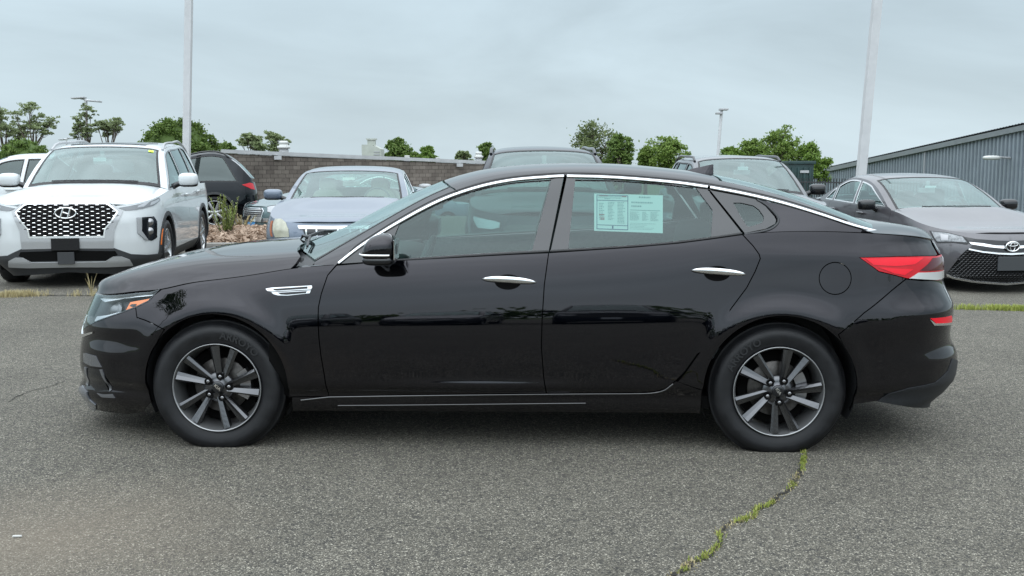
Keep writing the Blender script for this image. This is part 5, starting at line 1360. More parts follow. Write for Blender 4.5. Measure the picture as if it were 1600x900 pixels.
    # side: amber marker, roof rails, sunroof, sticker
    S = c.S; ar = .43; ax = c.ax[0]
    mk = [(c.s_of(ax - ar * cos(radians(a)), .375 + ar * sin(radians(a))) - (.028 if o else .0), .375 + ar * sin(radians(a))) for a, o in [(a, 0) for a in np.linspace(12, 40, 6)] + [(a, 1) for a in np.linspace(40, 12, 6)]]
    patch('side_marker', S, mk, M['amber'], root, .03, off=.014, lip=.008, side='both')
    for sg in (1, -1):
        mb = MB(); P_ = []
        for i in range(16):
            t = i / 15; x = c.x0 + .72 + (c.x1 - .5 - c.x0 - .72) * t; q_ = Vector(c.R(x, c.be * .965)); lift = .045 * min(1, sin(pi * t) * 4) + .005; P_.append(q_ + Vector((0, 0, lift)))
        mb.tube(P_, .019, 6, M=None if sg == 1 else Matrix.Scale(-1, 4, (0, 1, 0))); mb.build('roof_rail', M['silver_plastic'], root)
    patch('sunroof', c.R, [(c.xs_top + .16, 0), (c.xs_top + .16, c.be * .66), (c.xs_top + 1.1, c.be * .66), (c.xs_top + 1.1, 0)], M['gloss_black'], root, .1, off=.008, lip=.01, side='merged')
    a = c.xs_top - .075; patch('yellow_sticker', c.R, [(a - .03, c.be * .75), (a - .03, c.be * .83), (a + .025, c.be * .83), (a + .025, c.be * .75)], M['yellow_tag'], root, .05, off=.004, lip=.001, side='near')
    mb = MB(); q_ = Vector(c.R(c.xs_top - .2, 0)); mb.box(q_ + Vector((.05, .02, -.07)), (.01, .16, .05)); mb.build('visor_label', M['paper'], root)
M['lamp_grey_lens'] = noisy(mat('lamp_grey_lens', (.20, .21, .22), .15, .3, coat=.6), 30, .5)
M['marker_dull'] = mat('marker_dull', (.34, .12, .06), .3)
M['grille_black'] = mat('grille_black', (.012, .012, .013), .6, spec=.2)
M['lamp_grey_glass'] = mat('lamp_grey_glass', (.16, .17, .18), .12, .3, coat=1.0)
white_suv_face(CW, rW)

def generic_face(c, root, gr=(.42, .50, .66), hl=(.50, .92, .60, .76), it=(.50, .22, .36), plate=None, chrome=True, m='gloss_black', emb=False, fog=True):
    """grille, lamps and air intake of a car whose nose is small or half hidden in the photo"""
    S = c.S; s_, z0, z1 = gr
    g = patch('grille', S, [(0, z1), (s_ - .04, z1), (s_, z1 - .04), (s_ - .06, z0), (0, z0)], M[m], root, .06, off=.005, lip=.01, side='merged')
    if chrome:
        patch('grille_trim', S, [(0, z1 + .02), (s_ - .03, z1 + .02), (s_ + .02, z1 - .04), (s_ - .04, z0 - .02), (0, z0 - .02)], M['chrome'], g, .05, holes=[[(-.01, z1), (s_ - .04, z1), (s_, z1 - .04), (s_ - .06, z0), (-.01, z0)]], off=.010, lip=.01, side='merged')
        n = 4
        for i in range(n):
            z = z0 + (z1 - z0) * (i + .5) / n; patch('grille_bar', S, [(0, z + .006), (s_ - .05, z + .006), (s_ - .05, z - .006), (0, z - .006)], M['satin_chrome'], g, .08, off=.012, lip=.01, side='merged')
    a, b, zl, zh = hl
    q = [(a, zl + .02), (a, zh - .03), (a + .08, zh - .01), (b, zh + .03), (b + .02, zh - .01), (b - .12, zl + .01), (a + .1, zl)]
    h_ = patch('headlight', S, q, M['lamp_bowl'], root, .05, off=.002, lip=.01, side='both'); patch('lamp_lens', S, inset(q, .012), M['clear_lens'], h_, .05, off=.006, lip=.004, side='both')
    s_, z0, z1 = it
    patch('lower_intake', S, [(0, z1), (s_ - .05, z1), (s_, z0), (0, z0)], M['trim_black'], root, .08, off=.004, lip=.01, side='merged')
    if fog: patch('fog_lamp', S, [(s_ + .06, z0 + .03), (s_ + .06, z1), (s_ + .20, z1 - .02), (s_ + .16, z0 + .03)], M['trim_black'], root, .05, off=.004, lip=.01, side='both')
    if plate:
        mb = MB(); mb.box((c.nose(plate[0]) - .02, 0, plate[0]), (.012, .31, .155), bev=.003); mb.build('number_plate', M[plate[1]], root)
SEDAN = dict(L=4.9, W=.92, H=1.45, hf=.72, hb=.95, hc=1.02, cowl=1.42, fo=.95, ro=1.1, wr=.335, rr=.222, fr=1.2, zl=.17, zs=.26, cat='car',
    rail=[(.15, .955), (.5, 1.14), (.95, 1.31), (1.4, 1.375), (1.8, 1.365), (-1.25, 1.235), (-.75, 1.06)], centre=[(-.09, 1.00), (.55, 1.285), (.95, 1.405), (1.4, 1.445), (1.8, 1.44), (-1.2, 1.30), (-.65, 1.07)],
    wins=[], wpoly=suv_wp((.12, 1.12, .62, .06), (1.20, 2.02, .04, -.10)), wdark=(0, 0), mz=1.03, mdx=.25, wsl=.82, rwl=.62, crown=.075, seatdrop=.56, wtrim='chrome')
CROSS = dict(L=4.5, W=.92, H=1.66, hf=.90, hb=1.05, hc=1.12, cowl=1.20, fo=.90, ro=.85, wr=.36, rr=.245, fr=1.1, zl=.22, zs=.36, cat='SUV', suv=True,
    rail=[(.18, 1.08), (.5, 1.32), (.85, 1.50), (1.2, 1.555), (1.9, 1.57), (-.75, 1.52), (-.22, 1.20)], centre=[(-.08, 1.13), (.5, 1.47), (.82, 1.60), (1.2, 1.64), (1.9, 1.65), (-.75, 1.60), (-.14, 1.20)],
    wins=[], wpoly=suv_wp((.10, 1.02, .55, .04), (1.10, 1.90, .04, .0), (1.99, 2.5, .0, -.25)), wdark=(0, 1, 1), mz=1.16, mdx=.22, wsl=.72, rwl=.5, crown=.09)
def P_(base, **k): d = dict(base); d.update(k); return d
# ---- silver blue saloon -------------------------------------------------
sv, rs_ = build_parked(P_(SEDAN, name='silver_sedan', label='pale silver blue saloon with clouded headlight, in front of the grey block wall', L=5.2, W=.945, nose=(-2.20, 13.0, 0), yaw=93, paint='silver_paint', hf=.715, hb=.93, hc=.98, cowl=1.5, glass='glass_silver', trim='beige_interior',
    rail=[(.15, .93), (.5, 1.09), (.95, 1.26), (1.4, 1.325), (1.9, 1.325), (-1.3, 1.20), (-.8, 1.02)], centre=[(-.09, .965), (.55, 1.22), (.95, 1.34), (1.4, 1.395), (1.9, 1.40), (-1.25, 1.26), (-.7, 1.03)], mir=(.09, .13, .075), mz=1.01, mdx=.36, tum=.38, n=3.2, wsl=.84))
def silver_face(c, root):
    Q = lambda name, pts, m, **k: pxpatch(c, root, name, pts, m, right=False, **k)
    Q('grille', [(540, 357), (472, 357), (480, 372), (540, 374)], 'gloss_black', centre=True, off=.006)
    Q('grille_crown', [(540, 353.5), (466, 353), (468, 358), (540, 358.5)], 'chrome', centre=True, off=.022, lip=.02)
    for u in (480, 496, 515): Q('grille_bar', [(u, 359), (u - 2.4, 359), (u - 1, 371), (u + 1, 371)], 'chrome', off=.018, lip=.01)
    h_ = Q('headlight', [(428, 346), (431, 342), (440, 342), (447, 348), (451, 358), (452, 370), (430, 371), (427, 362)], 'fog_lens', off=.006, lip=.02)
    Q('side_marker', [(424, 346), (427, 345), (426, 370), (423.5, 369)], 'marker_dull', off=.008)
    patch('lower_intake', c.S, [(0, .42), (.45, .42), (.5, .25), (0, .25)], M['trim_black'], root, .1, off=.004, side='merged')
silver_face(sv, rs_)
mb = MB(); q_ = Vector(sv.R(sv.xs_top - .16, 0)); mb.box(q_ + Vector((.05, .03, -.05)), (.01, .17, .035)); mb.build('visor_label', M['paper'], rs_)
# ---- dark SUV right behind the black saloon ------------------------------
c3, r3 = build_parked(P_(CROSS, name='dark_suv', label='dark navy SUV nose to the viewer, mostly hidden behind the black saloon', W=.93, L=4.7, nose=(.42, 10.9, 0), yaw=91, paint='dark_suv_paint', wstyle=1))
generic_face(c3, r3, gr=(.52, .58, .80), hl=(.56, .98, .74, .86), plate=(.50, 'plate_white'), chrome=False)
# ---- grey crossover ------------------------------------------------------
c4, r4 = build_parked(P_(CROSS, name='grey_crossover', label='dark grey crossover with black mirrors, nose on behind the tail of the black saloon', nose=(3.36, 13.5, 0), yaw=91, z=-.08, paint='grey_paint', mpaint='gloss_black', wstyle=1, glass='glass_suv', hf=.92, H=1.69))
generic_face(c4, r4, gr=(.5, .6, .8))
mb = MB(); q_ = Vector(c4.R(c4.xs_top - .18, 0)); mb.box(q_ + Vector((.05, .0, -.05)), (.01, .15, .05)); mb.build('visor_label', M['paper'], r4)
def rails(c, root, m='gloss_black', r=.02, lift=.045):
    for sg in (1, -1):
        mb = MB(); P2 = []
        for i in range(14):
            t = i / 13; x = c.x0 + .80 + (c.x1 - .45 - c.x0 - .80) * t; q_ = Vector(c.R(x, c.be * .955)); P2.append(q_ + Vector((0, 0, lift * min(1, sin(pi * t) * 4) + .004)))
        mb.tube(P2, r, 6, M=None if sg == 1 else Matrix.Scale(-1, 4, (0, 1, 0))); mb.build('roof_rail', M[m], root)
rails(c4, r4); rails(c3, r3)
# ---- grey purple saloon on the right --------------------------------------
cy, ry = build_parked(P_(SEDAN, name='grey_sedan', label='grey purple saloon with black mesh front grille at the right edge', nose=(6.10, 12.85, 0), yaw=95.5, z=-.15, paint='purple_grey_paint', W=.925, L=4.85, hf=.725, hb=.965, hc=1.03, fr=1.15, m=3.4, n=2.6, mpaint='gloss_black', wstyle=3,
    nosez=[(.1, .10), (.22, .01), (.40, .0), (.55, .02), (.68, .05), (.8, .12), (1.0, .25)], glass='glass_camry', wtrim='satin_chrome', mdx=.30, mir=(.09, .115, .07), mz=1.03, crown=.07,
    wpoly=suv_wp((.16, 1.10, .62, .04), (1.18, 1.92, .03, -.02), (1.99, 2.28, -.02, -.22)), wdark=(0, 0, 0)))
def purple_face(c, root):
    Q = lambda name, pts, m, **k: pxpatch(c, root, name, pts, m, right=False, **k)
    lg = [(1600, 396), (1560, 395), (1530, 391.5), (1513, 388.5), (1502, 398), (1480, 427), (1490, 432), (1522, 438), (1560, 441), (1600, 442)]
    g = Q('grille', lg, 'void_black', centre=True, off=.004, lip=.01)
    # woven mesh
    q = nudge0([(0.0, b) if lg[i][0] == 1600 else (a, b) for i, (a, b) in enumerate(on_front(c, lg, False))]); mb = MB(); poly = q
    z0, z1 = min(b for a, b in q), max(b for a, b in q); dz = .024; nr = int((z1 - z0) / dz)
    def pt(t_, z_, o):
        p_, n_ = fdn(c.S, max(.003, abs(t_)), z_); n_ = n_ if n_.x < 0 else -n_; p_ = p_ + n_ * o
        return Vector((p_.x, p_.y if t_ > 0 else -p_.y, p_.z))
    for r in range(nr):
        z = z0 + dz * (r + .5)
        for k in range(-24, 25):
            t = k * .048 + (.024 if r % 2 else 0)
            if not pip(poly, np.array([abs(t) + .002]), np.array([z]))[0]: continue
            a = [pt(t - .024, z, .007), pt(t, z - dz * .62, .010), pt(t + .024, z, .007), pt(t, z + dz * .50, .016)]; ce = sum(a, Vector()) / 4
            b = [x_ + (ce - x_) * .38 + Vector((.004, 0, 0)) for x_ in a]
            mb.add(a + b, [(i, (i + 1) % 4, 4 + (i + 1) % 4, 4 + i) for i in range(4)])
    tag(mb.build('grille_mesh', M['mesh_black'], g), kind='stuff')
    Q('grille_slot', [(1600, 376.5), (1560, 376), (1525, 373.5), (1507, 370.2), (1514, 378), (1540, 383), (1600, 386)], 'gloss_black', centre=True, off=.005)
    Q('chrome_bar', [(1600, 384.5), (1555, 384), (1535, 380.5), (1514, 378.5), (1517, 382), (1545, 386.5), (1565, 388.5), (1600, 389)], 'satin_chrome', centre=True, off=.02, lip=.02)
    Q('upper_slot', [(1600, 389), (1550, 387.5), (1520, 383), (1515, 387), (1535, 391), (1600, 395)], 'gloss_black', centre=True, off=.006)
    Q('chrome_trim', [(1600, 395.5), (1560, 395.2), (1535, 392.5), (1514, 388.5), (1513, 390.3), (1535, 394.8), (1560, 397.5), (1600, 398.2)], 'satin_chrome', centre=True, off=.016, lip=.012)
    Q('chrome_trim', [(1600, 441.5), (1560, 440.8), (1522, 437.5), (1492, 432), (1480, 427.5), (1480, 430), (1492, 434.5), (1522, 440), (1560, 443.2), (1600, 444)], 'satin_chrome', centre=True, off=.02, lip=.015)
    h_ = Q('headlight', [(1452, 360.5), (1480, 363), (1506, 369.5), (1515, 379.5), (1511, 382.5), (1490, 379.5), (1464, 380), (1459, 374)], 'lamp_bowl', off=.004, lip=.015)
    Q('lamp_lens', [(1456, 362), (1480, 364.5), (1504, 370.5), (1511, 379), (1490, 377.5), (1465, 377.5), (1461, 372)], 'lamp_grey_lens', off=.010, lip=.004)
    Q('projector_ring', [(1470, 366), (1482, 368), (1482, 376), (1471, 376)], 'steel', off=.016, lip=.006)
    # emblem: three ovals
    Y0, Z0 = c.front_px(1577, 385, -c.h2 + .02); X = c.nose(Z0) - .04; em = MB()
    T_ = lambda y, z: (X, y, z)
    for ry, rz, oy, oz, r in ((.085, .058, 0, 0, .009), (.030, .050, 0, -.004, .006), (.062, .020, 0, .024, .006)):
        em.tube([T_(oy + ry * cos(a), Z0 + oz + rz * sin(a)) for a in np.linspace(0, 2 * pi, 33)], r, 6, cap=False)
    bk = MB(); bk.lathe([(0, 0), (.083, 0)], 28, 'z', M=Matrix.Translation((X + .006, 0, Z0)) @ Matrix.Rotation(-pi / 2, 4, 'Y') @ Matrix.Scale(.68, 4, (1, 0, 0)))
    e_ = bk.build('emblem', M['gloss_black'], root); em.build('emblem_mark', M['chrome'], e_)
    y1, z1_ = c.front_px(1558, 401, -c.h2); _, z2_ = c.front_px(1558, 423, -c.h2)
    mb = MB(); mb.box((-c.h2 - .02, 0, (z1_ + z2_) / 2), (.02, 2 * abs(y1), abs(z1_ - z2_)), bev=.004); mb.build('plate_holder', M['plate_dark'], root)
    for a in (-.09, -.03, .05): pass
M['mesh_black'] = mat('mesh_black', (.03, .031, .034), .3, coat=.4); M['plate_dark'] = mat('plate_dark', (.045, .05, .055), .3, coat=.5)
purple_face(cy, ry)
mb = MB(); q_ = Vector(cy.R(cy.xs_top - .20, 0)); mb.box(q_ + Vector((.05, .0, -.05)), (.01, .16, .03)); mb.build('visor_label', M['paper'], ry)
# ---- black SUV seen from behind its rear wheel ----------------------------
c5, r5 = build_parked(P_(CROSS, name='black_suv', label='black SUV showing its tail and rear wheel, beyond the large white SUV', L=4.95, W=.97, H=1.62, nose=(-10.75, 23.7, 0), yaw=14, z=0, paint='gloss_suv_black', fo=.95, ro=.98, wr=.37, rr=.27, wstyle=1, wdark=(1, 1, 1), hb=1.0, hf=.9, hc=1.04,
    rail=[(.18, 1.03), (.5, 1.26), (.85, 1.44), (1.2, 1.50), (1.9, 1.52), (-.50, 1.47), (-.14, 1.08)], centre=[(-.08, 1.08), (.5, 1.40), (.82, 1.53), (1.2, 1.57), (1.9, 1.585), (-.50, 1.55), (-.06, 1.08)], rwl=.30, wpoly=suv_wp((.10, 1.02, .55, .04), (1.10, 1.95, .04, .0), (2.10, 3.10, -.22, -.30))))
rails(c5, r5)
se = c5.total
patch('tail_light', c5.S, [(se - 1.05, .98), (se - .80, 1.02), (se - .62, 1.0), (se - .62, .86), (se - .80, .88)], M['red_lens'], r5, .05, off=.006, lip=.01, side='both')
patch('tail_light', c5.R, [(c5.x1 - .50, .645), (c5.x1 - .05, .645), (c5.x1 - .05, .57), (c5.x1 - .38, .60)], M['clear_lens'], r5, .05, off=.004, lip=.01, side='both')
# ---- teal saloon with a blue plate ------------------------------------------
c6, r6 = build_parked(P_(SEDAN, name='teal_sedan', label='dark teal saloon with chrome bumper and blue plate, half hidden by the silver saloon', L=4.3, z=-.14, nose=(-5.32, 21.6, 0), yaw=42, rail=[(.15, .955), (.5, 1.14), (.95, 1.30), (1.3, 1.345), (-1.15, 1.22), (-.72, 1.05)], centre=[(-.09, 1.00), (.55, 1.285), (.95, 1.39), (1.3, 1.42), (-1.1, 1.28), (-.62, 1.06)], paint='teal_paint', res=.1))
generic_face(c6, r6, gr=(.4, .52, .68), plate=(.33, 'plate_blue'), m='trim_black')
patch('bumper_bar', c6.S, [(0, .50), (1.3, .50), (1.3, .42), (0, .42)], M['chrome'], r6, .08, off=.03, lip=.03, side='merged')
# ---- white car far left, white car far right, pale saloon far behind --------
c7, r7 = build_parked(P_(CROSS, name='white_crossover', label='white crossover with dark windows cut by the left edge, behind the large white SUV', nose=(-11.3, 20.0, 0), yaw=0, paint='white_paint', wdark=(1, 1, 1), H=1.6, res=.12))
c8, r8 = build_parked(P_(SEDAN, name='white_sedan', label='white saloon corner just inside the right edge, behind the grey purple saloon', nose=(9.02, 16.2, 0), yaw=32, z=-.15, paint='white_paint', res=.12))
generic_face(c8, r8)
c9, r9 = build_parked(P_(SEDAN, name='pale_sedan', label='pale saloon parked side on far back against the grey block wall', nose=(-6.6, 45.0, 0), yaw=8, paint='silver_paint', res=.14))

# ---- the row of cars behind the viewer, mirrored in the black paint ----------
for i, (src, x, lab) in enumerate([(r3, -8.2, 'dark SUV in the row behind the viewer, mirrored at the front wing'), (r4, -5.2, 'grey crossover behind the viewer, mirrored in the front door'), (ry, -2.3, 'grey saloon behind the viewer, mirrored beside the middle pillar'), (r3, .7, 'dark SUV behind the viewer, mirrored low in the rear door'), (r4, 3.6, 'grey crossover behind the viewer, mirrored at the rear wheel'), (ry, 6.6, 'grey saloon behind the viewer, mirrored in the rear bumper')]):
    q_ = copy_tree(src); q_['label'] = lab; q_['group'] = 'cars parked behind the viewer'; q_.location = (x, -9.6 - .2 * (i % 3), 0); q_.rotation_euler = (0, 0, radians(-90 + (i * 37 % 5) - 2))
# ---------------------------------------------------------------- trees
def leaf_mat(name, c1, c2, back=.5):
    m = bpy.data.materials.new(name); m.use_nodes = True; nt = m.node_tree; b = nt.nodes['Principled BSDF']; o = nt.nodes['Material Output']
    g = N(nt, 'ShaderNodeNewGeometry'); cr = N(nt, 'ShaderNodeValToRGB'); L(nt, g.outputs['Random Per Island'], cr.inputs[0])
    cr.color_ramp.elements[0].color = (*c1, 1); cr.color_ramp.elements[1].color = (*c2, 1)
    L(nt, cr.outputs[0], b.inputs['Base Color']); b.inputs['Roughness'].default_value = .6; b.inputs['Specular IOR Level'].default_value = .3
    t = N(nt, 'ShaderNodeBsdfTranslucent'); L(nt, cr.outputs[0], t.inputs[0]); x = N(nt, 'ShaderNodeMixShader', ins={0: .35}); L(nt, b.outputs[0], x.inputs[1]); L(nt, t.outputs[0], x.inputs[2]); L(nt, x.outputs[0], o.inputs[0])
    return m
M['leaf_dark'] = leaf_mat('leaf_dark', (.055, .10, .02), (.15, .22, .05))
M['leaf_mid'] = leaf_mat('leaf_mid', (.07, .125, .03), (.19, .27, .07))
M['leaf_bright'] = leaf_mat('leaf_bright', (.09, .16, .03), (.20, .30, .06))
M['leaf_pale'] = leaf_mat('leaf_pale', (.14, .18, .08), (.32, .38, .20))
M['bark'] = noisy(mat('bark', (.11, .09, .07), .9), 12, .3, bump=.4)
M['weed'] = leaf_mat('weed_blades', (.16, .22, .04), (.44, .46, .12))
M['dry_weed'] = leaf_mat('dry_stalks', (.30, .25, .13), (.55, .48, .28))
M['mulch'] = leaf_mat('mulch_chips', (.24, .16, .11), (.62, .48, .37))
def leaves(mb, c, r, n, size, rnd, flat=.8, shell=.55):
    """n small folded leaves scattered about c, thinning outwards"""
    for _ in range(n):
        p = Vector(c) + Vector((rnd.gauss(0, .45) * r[0], rnd.gauss(0, .45) * r[1], rnd.gauss(0, .42) * r[2]))
        nn = Vector((rnd.gauss(0, 1), rnd.gauss(0, 1), rnd.gauss(0, 1) + .8)).normalized(); a = nn.orthogonal().normalized(); a = Matrix.Rotation(rnd.random() * 6.28, 3, nn) @ a; b = nn.cross(a)
        s = size * (.5 + .9 * rnd.random())
        mb.add([p - a * s * .5, p - b * s * .30 + a * s * .1, p + a * s * .6, p + b * s * .30 + a * s * .1], [(0, 1, 2, 3)])
def tree(px, py, w, h, Y, label, m='leaf_mid', seed=1, trunk=.3, dens=1.0, leaf=.20, airy=False, dome=False, name='tree', group=None, lobes=14):
    """px,py: photo pixel of the crown's top centre; w,h: crown size in pixels; Y: distance"""
    leaf *= .72; dens *= 1.2 if not airy else 1.1
    rnd = random.Random(seed); k = Y / FPX; top = atY(px, py, Y); W, Hh = w * k, h * k; z0 = gz(top.x, Y)
    cz = top.z - Hh / 2; t = empty(name, (top.x, Y, z0), 0, label, 'tree' if name != 'shrub' else 'shrub', group)
    mb = MB(); tb = MB(); O = Vector((0, 0, cz - z0))
    if dome:
        cl = []
        for i in range(260):
            u = rnd.random(); th = rnd.random() * 2 * pi; ph = math.acos(1 - u * 1.25); q = rnd.uniform(.80, .93) * 1.04; r = rnd.uniform(.045, .075) * W
            cl.append((Vector((sin(ph) * cos(th) * .5 * W * q, sin(ph) * sin(th) * .5 * W * q, -.45 * Hh + (cos(ph) * .95 * Hh if cos(ph) > 0 else cos(ph) * .3 * Hh) * q)), (r, r, r * .8)))
        # a dense middle so that no sky shows through
        mb.blob(O + Vector((0, 0, -.42 * Hh)), (.43 * W, .43 * W, .83 * Hh), 1, 1, nu=18, nv=12)
        for c, r in cl: leaves(mb, O + c, r, int(62 * dens), leaf, rnd)
    else:
        big = []
        nb = 11 if not airy else 12
        for i in range(nb):
            a = rnd.random() * 2 * pi; zz = -.42 + .70 * i / (nb - 1); a = i * 2.4 + rnd.uniform(-.6, .6); env_ = 1 - max(0, zz) * 1.5; rr = rnd.uniform(.17, .25); q = rnd.uniform(.16, .33) * env_ if i < nb - 1 else .03
            if airy: zz = rnd.uniform(-.25, .42); q = rnd.uniform(.10, .42) * (1 - abs(zz) * .5); rr = rnd.uniform(.12, .2)
            big.append((Vector((cos(a) * q * W, sin(a) * q * W, zz * Hh)), rr))
        mid = Vector((rnd.uniform(-.06, .06) * W, 0, -Hh * (.42 if not airy else .62))) + O
        tb.tube([(0, 0, 0), Vector((mid.x * .4, 0, mid.z * .55)), mid], [trunk, trunk * .75, trunk * .6], 7)
        for c, rr in big:
            e_ = O + c; j = Vector((rnd.uniform(-.04, .04) * W, rnd.uniform(-.04, .04) * W, 0)); m1 = mid.lerp(e_, .5) + j + (Vector((0, 0, -.06 * Hh)) if airy else Vector()); tb.tube([mid, m1, e_], [trunk * .5, trunk * .3, trunk * .14], 6)
            for s_ in range(9 if not airy else 6):
                d = Vector((rnd.gauss(0, 1), rnd.gauss(0, 1), rnd.gauss(0, 1) + (.5 if airy else .1))).normalized(); q = rr * W * rnd.uniform(.35, 1.0); f = m1.lerp(e_, rnd.uniform(.3, 1)); e2 = e_ + Vector((d.x, d.y, d.z * (Hh / W) * .85)) * q
                tb.tube([f, f.lerp(e2, .5) + Vector((0, 0, -.02 * Hh)), e2], [trunk * .13, trunk * .08, trunk * .03], 4, cap=False)
                r = rnd.uniform(.05, .10) * W
                if airy:
                    for _ in range(3):
                        e3 = e2 + Vector((rnd.uniform(-1, 1), rnd.uniform(-1, 1), rnd.uniform(-.1, .7))) * .12 * W; tb.tube([e2, e3], [trunk * .05, trunk * .02], 3, cap=False); leaves(mb, e3, (r * 1.0, r * 1.0, r * .35), int(13 * dens), leaf, rnd)
                else: leaves(mb, e2, (r * 1.3, r * 1.3, r * .8), int(46 * dens), leaf, rnd)
            if not airy: leaves(mb, e_, (rr * W * .8, rr * W * .8, rr * Hh * .8), int(170 * dens), leaf, rnd)
    mb.build('crown', M[m], t)
    if dome: tb.tube([(0, 0, 0), (0, 0, cz - z0 - .2 * Hh)], [trunk, trunk * .7], 7)
    tb.build('trunk', M['bark'], t)
    return t
T_ = [
 (50, 163, 66, 62, 55, 'slender tree with an open fan of twigs, second from the left edge', 'leaf_pale', dict(airy=True, leaf=.17, trunk=.09, lobes=26)),
 (4, 168, 62, 66, 56, 'thin open tree cut by the left edge above the white crossover', 'leaf_pale', dict(airy=True, leaf=.17, trunk=.09, lobes=22)),
 (132, 163, 40, 70, 58, 'narrow sparse tree right behind the twin headed lamp post', 'leaf_pale', dict(airy=True, leaf=.16, trunk=.09, lobes=18)),
 (168, 172, 46, 60, 57, 'sparse tree just right of the twin headed lamp post', 'leaf_pale', dict(airy=True, leaf=.17, trunk=.09, lobes=22)),
 (38, 217, 100, 64, 48, 'low rounded olive green bush above the roof of the white crossover', 'leaf_mid', dict(dome=True, leaf=.15, trunk=.12, lobes=24, name='shrub')),
 (276, 180, 152, 122, 46, 'big dense dome shaped dark green tree behind the left light pole', 'leaf_dark', dict(dome=True, leaf=.16, trunk=.25, lobes=60, dens=1.6)),
 (352, 220, 34, 36, 75, 'small tree peeping out between the dome shaped tree and the block building', 'leaf_mid', dict(leaf=.22, trunk=.1)),
 (394, 206, 46, 40, 80, 'wispy tree left of the white roof vent', 'leaf_pale', dict(airy=True, leaf=.26, trunk=.1)),
 (428, 205, 44, 42, 82, 'wispy tree right behind the white roof vent', 'leaf_pale', dict(airy=True, leaf=.26, trunk=.1)),
 (621, 212, 50, 50, 85, 'rounded tree beside the rooftop air unit', 'leaf_mid', dict(leaf=.28, trunk=.2)),
 (668, 226, 32, 30, 88, 'small bright tree above the middle of the block building', 'leaf_bright', dict(leaf=.26, trunk=.15)),
 (646, 236, 34, 22, 90, 'low tree between the rounded tree and the small bright tree', 'leaf_mid', dict(leaf=.26, trunk=.15)),
 (724, 237, 26, 20, 90, 'faint low tree at the right end of the block building', 'leaf_pale', dict(leaf=.26, trunk=.12, airy=True)),
 (760, 219, 40, 44, 84, 'green tree just left of the dark SUV roof', 'leaf_mid', dict(leaf=.28, trunk=.2)),
 (926, 182, 108, 108, 72, 'tallest tree in the middle, loose olive crown above the black saloon', 'leaf_pale2', dict(leaf=.24, trunk=.28, lobes=26)),
 (968, 203, 56, 76, 70, 'dense dark green tree touching the tallest middle tree', 'leaf_mid', dict(leaf=.24, trunk=.22, lobes=16)),
 (1048, 208, 76, 68, 72, 'broad green tree between the dark SUV and the grey crossover', 'leaf_mid2', dict(leaf=.25, trunk=.22, lobes=18)),
 (1010, 224, 40, 46, 74, 'low tree filling the gap left of the broad green tree', 'leaf_mid2', dict(leaf=.25, trunk=.2)),
 (1178, 214, 72, 52, 74, 'low bright tree behind the roof of the grey crossover', 'leaf_mid2', dict(leaf=.24, trunk=.2)),
 (1142, 228, 56, 34, 72, 'low bright hedge like tree left of the far lamp post base', 'leaf_bright', dict(leaf=.24, trunk=.2)),
 (1222, 193, 88, 92, 70, 'tall bright green tree right of the far lamp post', 'leaf_mid2', dict(leaf=.24, trunk=.26, lobes=20)),
 (1268, 218, 66, 64, 69, 'bright green tree with ragged crown beside the metal building', 'leaf_bright', dict(leaf=.24, trunk=.22, lobes=16)),
]
M['leaf_pale2'] = leaf_mat('leaf_olive', (.085, .12, .045), (.21, .25, .11)); M['leaf_mid2'] = leaf_mat('leaf_fresh', (.09, .155, .032), (.24, .33, .08))
for i, (px, py, w, h, Y, lab, m, k) in enumerate(T_):
    k = dict(k); k.setdefault('name', 'tree'); tree(px, py, w, h, Y, lab, m, seed=20 + i, group=None, **k)
# trees and cars across the lot behind the photographer, mirrored in the black paint
rnd = random.Random(90); t = empty('tree', (-16.5, -6.8, 0), 0, 'tall round tree beside the viewer, mirrored on the front wing by the headlight', 'tree'); mb = MB()
for k in range(34):
    d = Vector((rnd.gauss(0, 1), rnd.gauss(0, 1), rnd.gauss(0, 1))).normalized() * 1.9 * rnd.random() ** .4; leaves(mb, Vector((0, 0, 10.2)) + d, (.7, .7, .6), 70, .22, rnd)
mb.build('crown', M['leaf_dark'], t); MB().tube([(0, 0, 0), (.2, 0, 8.2)], [.25, .12], 8).build('trunk', M['bark'], t)
mb = MB(); rnd = random.Random(91)
for k in range(150):
    x = -75 + k; leaves(mb, Vector((x + rnd.uniform(-.5, .5), -48 + rnd.uniform(-2, 2), rnd.uniform(.5, 2.6))), (1.6, 1.2, 1.6 + .9 * sin(x * .37) * sin(x * .11)), 60, .8, rnd)
tag(mb.build('distant_hedge', M['leaf_dark']), 'dark belt of trees far behind the viewer, mirrored as the horizon', 'hedge', kind='stuff')
